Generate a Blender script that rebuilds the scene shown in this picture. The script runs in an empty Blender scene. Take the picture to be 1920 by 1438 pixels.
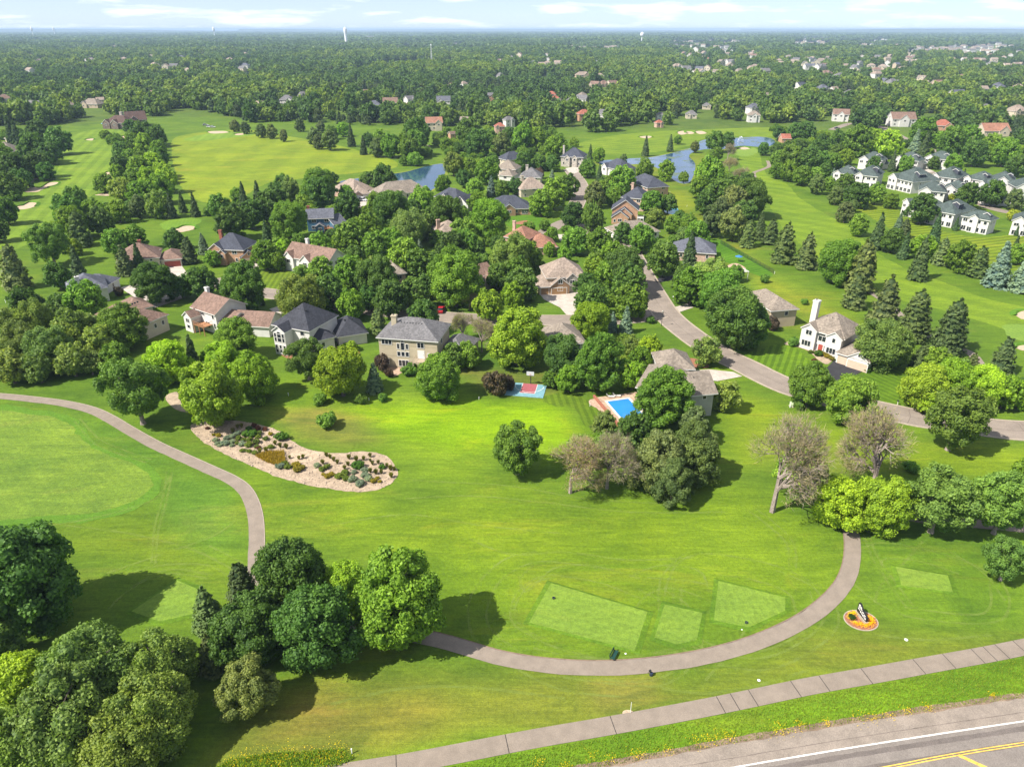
import bpy, math, random
import numpy as np
from mathutils import Vector, Matrix, noise as mnoise

# ------------------------------------------------------------------ camera, sky, sun, exposure
SC = bpy.context.scene
COL = SC.collection
CAM_H, PITCH, FPX = 77.0, math.radians(26.5), 1332.0      # metres, radians, focal length in photo pixels (1920 wide)
cam_data = bpy.data.cameras.new('camera')
cam_data.sensor_width = 36.0
cam_data.lens = FPX / 1920.0 * 36.0
cam_data.clip_start = 1.0
cam_data.clip_end = 120000.0
cam = bpy.data.objects.new('camera', cam_data)
cam.location = (0, 0, CAM_H)
cam.rotation_euler = (math.pi / 2 - PITCH, 0, 0)
COL.objects.link(cam)
SC.camera = cam

SUN_EL, SUN_AZ = math.radians(49), math.radians(27)       # shadows fall to the right (+x) and SUN_AZ away (+y)
toward = Vector((-math.cos(SUN_EL) * math.cos(SUN_AZ), -math.cos(SUN_EL) * math.sin(SUN_AZ), math.sin(SUN_EL)))
sun_data = bpy.data.lights.new('sun', 'SUN')
sun_data.energy = 5.0
sun_data.angle = math.radians(0.5)
sun_data.color = (1.0, 0.945, 0.86)
sun = bpy.data.objects.new('sun', sun_data)
sun.rotation_euler = toward.to_track_quat('Z', 'Y').to_euler()
sun.location = (0, 0, 400)
COL.objects.link(sun)

world = bpy.data.worlds.new('World')
SC.world = world
world.use_nodes = True
wn = world.node_tree
wn.nodes.clear()
W = wn.nodes.new
w_out, w_bg, w_sky = W('ShaderNodeOutputWorld'), W('ShaderNodeBackground'), W('ShaderNodeTexSky')
w_sky.sky_type = 'NISHITA'
w_sky.sun_disc = False
w_sky.sun_elevation = SUN_EL
w_sky.sun_rotation = math.atan2(toward.x, toward.y)
w_sky.altitude = 250
w_sky.air_density = 0.45
w_sky.dust_density = 0.3
w_sky.ozone_density = 2.5
w_bg.inputs['Strength'].default_value = 0.078
# thin broken cloud over the whole sky: stretched noise on the view direction
tc, mp, nz, rp, mixc = W('ShaderNodeTexCoord'), W('ShaderNodeMapping'), W('ShaderNodeTexNoise'), W('ShaderNodeValToRGB'), W('ShaderNodeMix')
mp.inputs['Scale'].default_value = (4.2, 4.2, 30.0)
mp.inputs['Location'].default_value = (3.1, 0.4, 0.0)
nz.inputs['Scale'].default_value = 2.2
nz.inputs['Detail'].default_value = 6.0
nz.inputs['Roughness'].default_value = 0.55
rp.color_ramp.elements[0].position = 0.52
rp.color_ramp.elements[0].color = (0.30, 0.30, 0.30, 1)
rp.color_ramp.elements[1].position = 0.70
rp.color_ramp.elements[1].color = (1, 1, 1, 1)
mixc.data_type = 'RGBA'
mixc.inputs[7].default_value = (9.4, 9.9, 11.0, 1)
L = wn.links.new
L(tc.outputs['Generated'], mp.inputs['Vector'])
L(mp.outputs['Vector'], nz.inputs['Vector'])
L(nz.outputs['Fac'], rp.inputs['Fac'])
L(rp.outputs['Color'], mixc.inputs[0])
L(w_sky.outputs['Color'], mixc.inputs[6])
L(mixc.outputs[2], w_bg.inputs['Color'])
L(w_bg.outputs[0], w_out.inputs['Surface'])

SC.view_settings.view_transform = 'Standard'
SC.view_settings.look = 'None'
SC.view_settings.gamma = 1.0
SC.view_settings.exposure = 0.85
SC.view_settings.use_curve_mapping = False
SC.render.engine = 'CYCLES'
SC.cycles.max_bounces = 5
SC.cycles.diffuse_bounces = 2
SC.cycles.glossy_bounces = 2
SC.cycles.transmission_bounces = 3
SC.cycles.volume_bounces = 0
SC.cycles.transparent_max_bounces = 24
SC.cycles.use_denoising = True
SC.cycles.caustics_reflective = False
SC.cycles.caustics_refractive = False

random.seed(7)
RNG = np.random.default_rng(7)

# ------------------------------------------------------------------ helpers
CP, SP = math.cos(PITCH), math.sin(PITCH)


def at(u, v, z=0.0):
    """photo pixel -> the point of the place at height z"""
    x, y = (u - 960.0) / FPX, -(v - 719.0) / FPX
    d = Vector((x, CP + y * SP, -SP + y * CP))
    t = (CAM_H - z) / -d.z
    return Vector((d.x * t, d.y * t, z))


def to_px(x, y, z):
    """place -> photo pixel (numpy ok)"""
    dz = z - CAM_H
    depth = y * CP - dz * SP
    up = y * SP + dz * CP
    return 960.0 + FPX * x / depth, 719.0 - FPX * up / depth, depth


def depth_of(p):
    return p.y * CP - (p.z - CAM_H) * SP


def tag(o, label=None, cat=None, group=None, kind=None):
    if label: o['label'] = label
    if cat: o['category'] = cat
    if group: o['group'] = group
    if kind: o['kind'] = kind
    return o


def link(name, data, parent=None, mats=None, loc=None, rz=None, scale=None):
    o = bpy.data.objects.new(name, data)
    COL.objects.link(o)
    if parent is not None: o.parent = parent
    if loc is not None: o.location = loc
    if rz is not None: o.rotation_euler = (0, 0, rz)
    if scale is not None: o.scale = scale
    return o


def empty(name, loc, rz=0.0):
    o = link(name, None, loc=loc, rz=rz)
    o.empty_display_size = 0.5
    return o


class MB:
    """collects faces; build() makes ONE mesh object"""
    def __init__(self):
        self.v, self.f, self.m = [], [], []

    def poly(self, pts, mi=0):
        n = len(self.v)
        self.v += [tuple(p) for p in pts]
        self.f.append(list(range(n, n + len(pts))))
        self.m.append(mi)
        return self

    def add(self, vs, fs, mi=0):
        n = len(self.v)
        self.v += [tuple(p) for p in vs]
        for f in fs:
            self.f.append([i + n for i in f])
            self.m.append(mi)
        return self

    def box(self, x0, x1, y0, y1, z0, z1, mi=0, M=None, bottom=True):
        vs = [(x0, y0, z0), (x1, y0, z0), (x1, y1, z0), (x0, y1, z0), (x0, y0, z1), (x1, y0, z1), (x1, y1, z1), (x0, y1, z1)]
        if M is not None: vs = [M @ Vector(p) for p in vs]
        fs = [(4, 5, 6, 7), (0, 1, 5, 4), (1, 2, 6, 5), (2, 3, 7, 6), (3, 0, 4, 7)] + ([(3, 2, 1, 0)] if bottom else [])
        return self.add(vs, fs, mi)

    def tube(self, p0, p1, r0, r1, n=6, mi=0, caps=True):
        p0, p1 = Vector(p0), Vector(p1)
        ax = (p1 - p0).normalized()
        a = ax.orthogonal().normalized()
        b = ax.cross(a)
        vs = []
        for p, r in ((p0, r0), (p1, r1)):
            for i in range(n):
                t = 2 * math.pi * i / n
                vs.append(p + (a * math.cos(t) + b * math.sin(t)) * r)
        fs = [(i, (i + 1) % n, n + (i + 1) % n, n + i) for i in range(n)]
        if caps: fs += [tuple(range(n - 1, -1, -1)), tuple(range(n, 2 * n))]
        return self.add(vs, fs, mi)

    def lathe(self, prof, n=12, mi=0, c=(0, 0, 0)):
        vs, fs = [], []
        for r, z in prof:
            for i in range(n):
                t = 2 * math.pi * i / n
                vs.append((c[0] + r * math.cos(t), c[1] + r * math.sin(t), c[2] + z))
        for k in range(len(prof) - 1):
            for i in range(n):
                j = (i + 1) % n
                fs.append((k * n + i, k * n + j, (k + 1) * n + j, (k + 1) * n + i))
        return self.add(vs, fs, mi)

    def mesh(self, name, mats=()):
        me = bpy.data.meshes.new(name)
        me.from_pydata(self.v, [], self.f)
        for m in mats: me.materials.append(m)
        if len(mats) > 1: me.polygons.foreach_set('material_index', self.m)
        me.update()
        return me

    def build(self, name, mats, parent=None, **k):
        if not isinstance(mats, (list, tuple)): mats = (mats,)
        return link(name, self.mesh(name, mats), parent, **k)


def smooth(pts, closed=True, step=None, sub=6):
    """Catmull-Rom through 2-D points"""
    P = [np.array(p[:2], float) for p in pts]
    n = len(P)
    out = []
    for i in range(n if closed else n - 1):
        a, b = P[(i - 1) % n] if closed or i else P[0], P[i]
        c = P[(i + 1) % n]
        d = P[(i + 2) % n] if closed or i + 2 < n else P[-1]
        s = sub if step is None else max(1, int(np.linalg.norm(c - b) / step))
        for k in range(s):
            t = k / s
            out.append(0.5 * (2 * b + (c - a) * t + (2 * a - 5 * b + 4 * c - d) * t * t + (3 * b - a - 3 * c + d) * t ** 3))
    if not closed: out.append(P[-1])
    return np.array(out)


def wpoly(px, curved=True, step=1.5):
    pts = [at(u, v)[:2] for u, v in px]
    return smooth(pts, True, step) if curved else np.array(pts)


def sheet(name, px, z, mat, curved=True, step=1.5, parent=None, world=False, wobble=0.0):
    P = np.array(px) if world else wpoly(px, curved, step)
    if wobble:
        P = np.array([p + wobble * np.array([mnoise.noise((p[0] * .6, p[1] * .6, 3.1)), mnoise.noise((p[0] * .6, p[1] * .6, 9.7))]) for p in P])
    mb = MB().poly([(p[0], p[1], z) for p in P])
    o = mb.build(name, mat, parent)
    me = o.data
    if me.polygons[0].normal.z < 0: me.flip_normals()
    return o


def ribbon_line(px, step=1.5, world=False):
    pts = px if world else [at(u, v)[:2] for u, v in px]
    return smooth(pts, False, step)


def offset_line(C, d):
    T = np.gradient(C, axis=0)
    T /= np.linalg.norm(T, axis=1)[:, None] + 1e-9
    Nn = np.stack([-T[:, 1], T[:, 0]], 1)
    return C + Nn * (d if np.isscalar(d) else np.asarray(d)[:, None])


def ribbon(name, C, d0, d1, z, mat, parent=None, h=0.0, wob=0.0):
    """strip between offsets d0 < d1 (left positive) of line C; h > 0 gives it height"""
    if h == 0 and wob:
        j0 = np.array([mnoise.noise((q[0] * .8, q[1] * .8, 1.0)) for q in C]) * wob
        j1 = np.array([mnoise.noise((q[0] * .8, q[1] * .8, 7.0)) for q in C]) * wob
        A, B = offset_line(C, d0 + j0), offset_line(C, d1 + j1)
    else: A, B = offset_line(C, d0), offset_line(C, d1)
    mb = MB()
    n = len(C)
    vs = [(p[0], p[1], z + h) for p in A] + [(p[0], p[1], z + h) for p in B]
    fs = [(i, i + 1, n + i + 1, n + i) for i in range(n - 1)]
    mb.add(vs, fs)
    if h:
        for Q, s in ((A, 1), (B, -1)):
            vs = [(p[0], p[1], z) for p in Q] + [(p[0], p[1], z + h) for p in Q]
            mb.add(vs, [((i, i + 1, n + i + 1, n + i) if s > 0 else (i + 1, i, n + i, n + i + 1)) for i in range(n - 1)])
    o = mb.build(name, mat, parent)
    if o.data.polygons[0].normal.z < 0: o.data.flip_normals()
    return o


def fast_mesh(name, V, F, mats, attrs=None, mi=None, smooth_=False):
    """V (n,3), F (m,k) numpy with equal k"""
    me = bpy.data.meshes.new(name)
    n, (m, k) = len(V), F.shape
    me.vertices.add(n)
    me.vertices.foreach_set('co', np.ascontiguousarray(V, np.float32).ravel())
    me.loops.add(m * k)
    me.loops.foreach_set('vertex_index', np.ascontiguousarray(F, np.int32).ravel())
    me.polygons.add(m)
    me.polygons.foreach_set('loop_start', np.arange(0, m * k, k, dtype=np.int32))
    me.polygons.foreach_set('loop_total', np.full(m, k, np.int32))
    for x in mats: me.materials.append(x)
    if mi is not None: me.polygons.foreach_set('material_index', np.asarray(mi, np.int32))
    for nm, (typ, dom, arr) in (attrs or {}).items():
        a = me.attributes.new(nm, typ, dom)
        a.data.foreach_set('color' if 'COLOR' in typ else ('vector' if typ == 'FLOAT_VECTOR' else 'value'), np.ascontiguousarray(arr, np.float32).ravel())
    me.update(calc_edges=True)
    me.validate()
    return me


# ------------------------------------------------------------------ materials
MATS = {}


def nodes_of(name):
    m = bpy.data.materials.new(name)
    m.use_nodes = True
    nt = m.node_tree
    b = nt.nodes['Principled BSDF']
    return m, nt, b


def ramp_mix(nt, fac_out, a, b, lo=0.3, hi=0.7):
    r = nt.nodes.new('ShaderNodeValToRGB')
    r.color_ramp.elements[0].position, r.color_ramp.elements[1].position = lo, hi
    r.color_ramp.elements[0].color = (*a, 1)
    r.color_ramp.elements[1].color = (*b, 1)
    nt.links.new(fac_out, r.inputs['Fac'])
    return r.outputs['Color']


def noise_node(nt, scale, detail=4, rough=0.55, vec=None, dist=0.0):
    n = nt.nodes.new('ShaderNodeTexNoise')
    n.inputs['Scale'].default_value = scale
    n.inputs['Detail'].default_value = detail
    n.inputs['Roughness'].default_value = rough
    n.inputs['Distortion'].default_value = dist
    if vec is not None: nt.links.new(vec, n.inputs['Vector'])
    return n.outputs['Fac']


def pos_node(nt):
    return nt.nodes.new('ShaderNodeNewGeometry').outputs['Position']


def mul(nt, a, b, fac=1.0, mode='MULTIPLY'):
    m = nt.nodes.new('ShaderNodeMix')
    m.data_type = 'RGBA'
    m.blend_type = mode
    if hasattr(fac, 'default_value'): nt.links.new(fac, m.inputs[0])
    else: m.inputs[0].default_value = fac
    for i, s in ((6, a), (7, b)):
        if isinstance(s, tuple): m.inputs[i].default_value = (*s, 1)
        else: nt.links.new(s, m.inputs[i])
    return m.outputs[2]


def bump(nt, b, height, strength=0.3, dist=0.05):
    n = nt.nodes.new('ShaderNodeBump')
    n.inputs['Strength'].default_value = strength
    n.inputs['Distance'].default_value = dist
    nt.links.new(height, n.inputs['Height'])
    nt.links.new(n.outputs[0], b.inputs['Normal'])


def plain(name, col, rough=0.8, var=0.12, scale=1.2, fine=None, spec=0.3, metal=0.0):
    """one colour with uneven tone at one or two scales"""
    if name in MATS: return MATS[name]
    m, nt, b = nodes_of(name)
    p = pos_node(nt)
    lo = tuple(c * (1 - var) for c in col)
    hi = tuple(min(1, c * (1 + var)) for c in col)
    c = ramp_mix(nt, noise_node(nt, scale, 5, 0.6, p), lo, hi, 0.35, 0.65)
    if fine: c = mul(nt, c, ramp_mix(nt, noise_node(nt, fine, 2, 0.5, p), (0.78,) * 3, (1.18,) * 3, 0.3, 0.7))
    nt.links.new(c, b.inputs['Base Color'])
    b.inputs['Roughness'].default_value = rough
    b.inputs['Specular IOR Level'].default_value = spec
    b.inputs['Metallic'].default_value = metal
    MATS[name] = m
    return m


def shingle(name, col):
    if name in MATS: return MATS[name]
    m, nt, b = nodes_of(name)
    p = pos_node(nt)
    sep = nt.nodes.new('ShaderNodeSeparateXYZ')
    nt.links.new(p, sep.inputs[0])
    # courses follow height on the slope
    mt = nt.nodes.new('ShaderNodeMath'); mt.operation = 'MULTIPLY'; mt.inputs[1].default_value = 7.0
    nt.links.new(sep.outputs['Z'], mt.inputs[0])
    fr = nt.nodes.new('ShaderNodeMath'); fr.operation = 'FRACT'
    nt.links.new(mt.outputs[0], fr.inputs[0])
    v = nt.nodes.new('ShaderNodeTexVoronoi'); v.inputs['Scale'].default_value = 2.4
    nt.links.new(p, v.inputs['Vector'])
    bw = nt.nodes.new('ShaderNodeRGBToBW'); nt.links.new(v.outputs['Color'], bw.inputs[0])
    c = ramp_mix(nt, bw.outputs[0], tuple(x * .78 for x in col), tuple(x * 1.22 for x in col), 0.2, 0.8)
    c = mul(nt, c, ramp_mix(nt, noise_node(nt, 0.35, 4, .6, p), (.82,) * 3, (1.15,) * 3))
    c = mul(nt, c, ramp_mix(nt, fr.outputs[0], (.72,) * 3, (1.05,) * 3, 0.0, 0.35))
    nt.links.new(c, b.inputs['Base Color'])
    b.inputs['Roughness'].default_value = 0.85
    b.inputs['Specular IOR Level'].default_value = 0.25
    MATS[name] = m
    return m


def siding(name, col, board=0.2):
    if name in MATS: return MATS[name]
    m, nt, b = nodes_of(name)
    p = pos_node(nt)
    sep = nt.nodes.new('ShaderNodeSeparateXYZ'); nt.links.new(p, sep.inputs[0])
    mt = nt.nodes.new('ShaderNodeMath'); mt.operation = 'MULTIPLY'; mt.inputs[1].default_value = 1.0 / board
    nt.links.new(sep.outputs['Z'], mt.inputs[0])
    fr = nt.nodes.new('ShaderNodeMath'); fr.operation = 'FRACT'; nt.links.new(mt.outputs[0], fr.inputs[0])
    c = ramp_mix(nt, noise_node(nt, 0.8, 4, .6, p), tuple(x * .9 for x in col), tuple(min(1, x * 1.06) for x in col))
    c = mul(nt, c, ramp_mix(nt, fr.outputs[0], (.8,) * 3, (1.0,) * 3, 0.0, 0.25))
    nt.links.new(c, b.inputs['Base Color'])
    b.inputs['Roughness'].default_value = 0.75
    b.inputs['Specular IOR Level'].default_value = 0.3
    MATS[name] = m
    return m


def turf(name, col, stripe=None, amp=0.16, dry=0.25, dirc=0.0, mott=1.0):
    """grass: tone uneven at four scales; stripe = (width m, angle) of mowing bands"""
    if name in MATS: return MATS[name]
    m, nt, b = nodes_of(name)
    p = pos_node(nt)
    if isinstance(col, str):
        a = nt.nodes.new('ShaderNodeVertexColor'); a.layer_name = col
        c = a.outputs['Color']
    else:
        rgb = nt.nodes.new('ShaderNodeRGB'); rgb.outputs[0].default_value = (*col, 1)
        c = rgb.outputs[0]
    mp_ = nt.nodes.new('ShaderNodeMapping'); mp_.inputs['Rotation'].default_value = (0, 0, dirc)
    mp_.inputs['Scale'].default_value = (0.45, 1.6, 1)
    nt.links.new(p, mp_.inputs['Vector'])
    q = mp_.outputs['Vector']
    k = mott
    c = mul(nt, c, ramp_mix(nt, noise_node(nt, 0.035, 5, .65, p, 0.6), (1 - .34 * k, 1 - .26 * k, 1 - .25 * k), (1 + .26 * k, 1 + .16 * k, 1.0), .3, .72))
    c = mul(nt, c, ramp_mix(nt, noise_node(nt, 0.22, 5, .7, q, 1.2), (1 - .26 * k, 1 - .22 * k, 1 - .2 * k), (1 + .26 * k, 1 + .2 * k, 1.0), .32, .68))
    c = mul(nt, c, ramp_mix(nt, noise_node(nt, 1.7, 3, .7, p), (.80,) * 3, (1.20,) * 3, .3, .7))
    c = mul(nt, c, ramp_mix(nt, noise_node(nt, 6.5, 2, .7, p), (.76,) * 3, (1.24,) * 3, .3, .7))
    mp3 = nt.nodes.new('ShaderNodeMapping'); mp3.inputs['Rotation'].default_value = (0, 0, dirc + .5)
    mp3.inputs['Scale'].default_value = (0.10, 2.4, 1)
    nt.links.new(p, mp3.inputs['Vector'])
    c = mul(nt, c, ramp_mix(nt, noise_node(nt, 0.55, 3, .6, mp3.outputs['Vector'], 2.2), (1 - .09 * k,) * 3, (1 + .10 * k, 1 + .09 * k, 1), .36, .64))
    if dry:
        f = ramp_mix(nt, noise_node(nt, 0.06, 6, .7, q, 0.8), (0, 0, 0), (dry,) * 3, .54, .74)
        c = mul(nt, c, (2.1, 1.25, 2.2), f, 'MULTIPLY')
    if stripe:
        w, ang = stripe
        mp2 = nt.nodes.new('ShaderNodeMapping'); mp2.inputs['Rotation'].default_value = (0, 0, -ang)
        nt.links.new(p, mp2.inputs['Vector'])
        wv = nt.nodes.new('ShaderNodeTexWave'); wv.wave_type = 'BANDS'; wv.bands_direction = 'X'
        wv.inputs['Scale'].default_value = 0.314 / w
        wv.inputs['Distortion'].default_value = 0.5
        wv.inputs['Detail'].default_value = 1
        nt.links.new(mp2.outputs['Vector'], wv.inputs['Vector'])
        c = mul(nt, c, ramp_mix(nt, wv.outputs['Fac'], (1 - amp,) * 3, (1 + amp, 1 + amp * .8, 1), .35, .65))
    nt.links.new(c, b.inputs['Base Color'])
    b.inputs['Roughness'].default_value = 0.9
    b.inputs['Specular IOR Level'].default_value = 0.12
    bump(nt, b, noise_node(nt, 3.0, 3, .7, p), 0.35, 0.15)
    MATS[name] = m
    return m


FOL_GAIN = 2.25


def foliage(name='foliage', transl=0.36, rough=0.55, col=None):
    m, nt, b = nodes_of(name)
    oi = nt.nodes.new('ShaderNodeObjectInfo')
    at_ = nt.nodes.new('ShaderNodeAttribute'); at_.attribute_name = 'tone'
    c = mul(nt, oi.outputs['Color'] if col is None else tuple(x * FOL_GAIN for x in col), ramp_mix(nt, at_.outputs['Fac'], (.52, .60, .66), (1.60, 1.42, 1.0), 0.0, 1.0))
    c = mul(nt, c, ramp_mix(nt, oi.outputs['Random'], (.84, .88, .95), (1.14, 1.10, .98), 0.0, 1.0))
    nt.links.new(c, b.inputs['Base Color'])
    b.inputs['Roughness'].default_value = rough
    b.inputs['Specular IOR Level'].default_value = 0.22
    tr = nt.nodes.new('ShaderNodeBsdfTranslucent')
    nt.links.new(mul(nt, c, (1.15, 1.25, .6)), tr.inputs['Color'])
    mx = nt.nodes.new('ShaderNodeMixShader'); mx.inputs[0].default_value = transl
    nt.links.new(b.outputs[0], mx.inputs[1])
    nt.links.new(tr.outputs[0], mx.inputs[2])
    nt.links.new(mx.outputs[0], nt.nodes['Material Output'].inputs['Surface'])
    MATS[name] = m
    return m


FOL = foliage()
BARK = plain('bark', (0.13, 0.105, 0.085), 0.9, .3, 3.0, 14)
BARK_PALE = plain('bark_pale', (0.27, 0.22, 0.19), 0.9, .3, 3.0, 14)
WHITE = siding('white_siding', (0.62, 0.60, 0.57))
TRIM = plain('white_trim', (0.68, 0.66, 0.63), .5, .05)
GLASS = plain('window_glass', (0.022, 0.027, 0.033), .08, .25, .6, spec=.6)
CONC = plain('pale_concrete', (0.425, 0.374, 0.323), .9, .12, .5, 6)
ASPH = plain('street_asphalt', (0.232, 0.192, 0.158), .9, .12, .25, 9)
ASPH_PATH = plain('path_asphalt', (0.226, 0.186, 0.148), .92, .10, .6, 12)
ASPH_BLACK = plain('fresh_black_asphalt', (0.030, 0.030, 0.034), .8, .15, .5, 8)
HWY = plain('highway_asphalt', (0.200, 0.174, 0.152), .9, .10, .3, 9)
HWY_SHOULDER = plain('highway_shoulder_asphalt', (0.245, 0.205, 0.168), .92, .14, .4, 9)
KERB = plain('kerb_concrete', (0.340, 0.285, 0.221), .9, .12, 1.5)
SAND = plain('bunker_sand', (0.428, 0.328, 0.228), .95, .10, .8, 5)
GRAVEL = plain('pink_gravel', (0.350, 0.268, 0.188), .95, .20, .7, 4)
MULCH = plain('red_mulch', (0.27, 0.12, 0.07), .95, .25, 3, 12)
DARK_METAL = plain('dark_metal', (0.03, 0.032, 0.035), .5, .1)
BLACK = plain('black_panel', (0.015, 0.015, 0.017), .5, .1)
YELLOW_PAINT = plain('yellow_road_paint', (0.66, 0.43, 0.08), .8, .25, 1.6, 9)
WHITE_PAINT = plain('white_road_paint', (0.66, 0.64, 0.60), .8, .28, 1.6, 9)
CRACK = plain('crack_sealant', (0.045, 0.04, 0.038), .8, .2)

# ------------------------------------------------------------------ ground: one sheet to the horizon, turf tones as a colour attribute
ROUGH = np.array((0.098, 0.190, 0.020))
LAWN = np.array((0.128, 0.232, 0.018))
LIME = np.array((0.185, 0.350, 0.010))
YELL = np.array((0.225, 0.285, 0.028))
OLIVE = np.array((0.150, 0.170, 0.040))
DEEP = np.array((0.070, 0.165, 0.022))
YARD = np.array((0.105, 0.210, 0.020))
WOOD = np.array((0.075, 0.122, 0.022))

for _t in (ROUGH, LAWN, LIME, YELL, OLIVE, DEEP, YARD): _t *= np.array((.88, .81, .78))

ZONES = [  # photo-pixel outline, tone, softness in metres, strength
    ([(-300, 250), (-300, 55), (2300, 55), (2300, 290), (1600, 245), (1200, 245), (800, 235), (400, 215), (100, 240)], WOOD, 25, .85),
    ([(430, 600), (900, 470), (1250, 380), (1400, 480), (1250, 600), (1000, 700), (700, 700)], DEEP, 12, .35),
    ([(470, 700), (560, 690), (700, 740), (900, 735), (1040, 760), (1130, 800), (1110, 850), (1050, 880), (940, 880), (820, 930), (740, 860), (560, 800), (520, 770)], LAWN * 1.08, 6, .8),
    ([(640, 770), (760, 755), (900, 748), (1030, 758), (1105, 790), (1095, 835), (1010, 850), (930, 835), (850, 850), (770, 830), (690, 800)], LIME, 4, .85),
    ([(500, 770), (600, 760), (690, 790), (720, 830), (640, 845), (560, 820), (520, 800)], OLIVE * 1.25, 4, .7),
    ([(500, 900), (700, 930), (900, 900), (1100, 950), (1380, 930), (1540, 980), (1560, 1080), (1480, 1160), (1200, 1230), (980, 1200), (860, 1150), (640, 1020), (520, 1000)], LAWN, 6, .9),
    ([(620, 960), (820, 930), (1050, 960), (1250, 985), (1300, 1030), (1050, 1060), (800, 1040), (660, 1010)], LAWN * np.array((1.28, 1.14, 1)), 7, .6),
    ([(1350, 700), (1480, 770), (1640, 830), (1780, 830), (1920, 850), (1920, 900), (1700, 900), (1520, 860), (1380, 880), (1340, 800)], LAWN * np.array((1.25, 1.12, 1)), 5, .8),
    ([(1380, 800), (1500, 810), (1700, 880), (1600, 900), (1420, 870)], OLIVE * 1.3, 5, .4),
    ([(0, 970), (160, 980), (320, 1000), (460, 1040), (440, 1100), (240, 1060), (120, 1060), (0, 1020)], LAWN * np.array((1.25, 1.05, 1)), 5, .6),
    ([(0, 745), (170, 775), (330, 860), (440, 910), (465, 1000), (400, 1060), (300, 1010), (290, 890), (180, 840), (120, 775)], DEEP * 1.25, 4, .7),
    ([(560, 1330), (700, 1260), (900, 1250), (1100, 1290), (1300, 1270), (1500, 1200), (1640, 1200), (1800, 1200), (1920, 1180), (1920, 1240), (1600, 1270), (1300, 1330), (1000, 1385), (760, 1430), (540, 1438)], OLIVE * np.array((1.05, 1.2, .8)), 4, .85),
    ([(380, 1438), (480, 1360), (600, 1310), (820, 1300), (860, 1340), (640, 1400)], OLIVE * np.array((1.25, 1.0, 1.1)), 4, .7),
    ([(1100, 1275), (1240, 1265), (1230, 1300), (1130, 1320)], OLIVE * np.array((1.7, 1.35, 1.6)), 2.5, .6),
    ([(560, 1438), (900, 1400), (1200, 1355), (1500, 1305), (1920, 1225), (2600, 1095), (2600, 1225), (1600, 1370), (1200, 1440)], LAWN * np.array((1.0, 1.15, 1)), 1.5, .9),
    ([(1620, 880), (1800, 900), (1960, 950), (1960, 1190), (1700, 1170), (1630, 1100), (1610, 980)], YARD * 1.05, 4, .7),
    ([(1380, 440), (1460, 520), (1560, 560), (1680, 660), (1540, 640), (1440, 560), (1340, 480)], YELL * .95, 6, .55),
    ([(1200, 340), (1290, 360), (1330, 420), (1300, 470), (1240, 430), (1220, 380)], YELL * .85, 6, .6),
    ([(1140, 300), (1230, 305), (1310, 285), (1350, 300), (1320, 350), (1260, 350), (1200, 325)], YELL * .85, 6, .5),
    ([(1170, 690), (1200, 640), (1260, 660), (1300, 700), (1240, 720)], OLIVE * 1.2, 3, .7),
    ([(850, 690), (1040, 700), (1040, 745), (880, 735)], OLIVE * 1.1, 3, .6),
]


def in_poly(X, Y, P):
    ins = np.zeros(X.shape, bool)
    n = len(P)
    for i in range(n):
        x0, y0 = P[i]
        x1, y1 = P[(i + 1) % n]
        c = ((y0 > Y) != (y1 > Y))
        with np.errstate(divide='ignore', invalid='ignore'):
            ins ^= c & (X < (x1 - x0) * (Y - y0) / (y1 - y0 + 1e-12) + x0)
    return ins


def edge_dist(X, Y, P):
    d = np.full(X.shape, 1e9)
    n = len(P)
    for i in range(n):
        a, b = np.array(P[i]), np.array(P[(i + 1) % n])
        ab = b - a
        t = np.clip(((X - a[0]) * ab[0] + (Y - a[1]) * ab[1]) / (ab @ ab + 1e-9), 0, 1)
        d = np.minimum(d, np.hypot(X - a[0] - t * ab[0], Y - a[1] - t * ab[1]))
    return d


def lines(parts):
    out = []
    for a, b, s in parts:
        out += list(np.arange(a, b, s))
    return out


xs = lines([(-240, 240, 2.0), (240, 700, 8.0), (700, 3000, 60.0)])
xs = sorted(set(xs + [-x for x in lines([(248, 700, 8.0), (700, 3000, 60.0)])] + [s * k for s in (-1, 1) for k in (3400, 4500, 6000, 9000, 14000, 22000, 36000, 60000)]))
ys = lines([(-60, 30, 10), (30, 270, 2.0), (270, 700, 6.0), (700, 3000, 50.0)]) + [3200, 4000, 5000, 6500, 9000, 13000, 20000, 32000, 50000]
xs, ys = np.array(xs), np.array(ys, float)
ys[0] = -400
GX, GY = np.meshgrid(xs, ys)
GX, GY = GX.ravel(), GY.ravel()
tone = np.tile(ROUGH, (len(GX), 1))
for px, colr, soft, k in ZONES:
    px = [(u, max(v, 62)) for u, v in px]
    P = [tuple(at(u, v)[:2]) for u, v in px]
    near = (GX > min(p[0] for p in P) - 2 * soft) & (GX < max(p[0] for p in P) + 2 * soft) & (GY > min(p[1] for p in P) - 2 * soft) & (GY < max(p[1] for p in P) + 2 * soft)
    ix = np.nonzero(near)[0]
    d = edge_dist(GX[ix], GY[ix], P) * np.where(in_poly(GX[ix], GY[ix], P), 1, -1)
    wob = np.array([mnoise.noise((x * .07, y * .07, soft)) for x, y in zip(GX[ix], GY[ix])]) * soft * 1.2
    w = np.clip((d + wob) / (2 * soft) + .5, 0, 1)[:, None] * k
    w = w * w * (3 - 2 * w)
    tone[ix] = tone[ix] * (1 - w) + colr * w
far = (GY > 4000) | (np.abs(GX) > 3200)
tone[far] = WOOD * .9
nx, ny = len(xs), len(ys)
ii = (np.arange(ny - 1)[:, None] * nx + np.arange(nx - 1)[None, :]).ravel()
F = np.stack([ii, ii + 1, ii + nx + 1, ii + nx], 1)
V = np.stack([GX, GY, np.zeros_like(GX)], 1)
G_TURF = turf('ground_turf', 'turf_tone', dry=.5)
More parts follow.
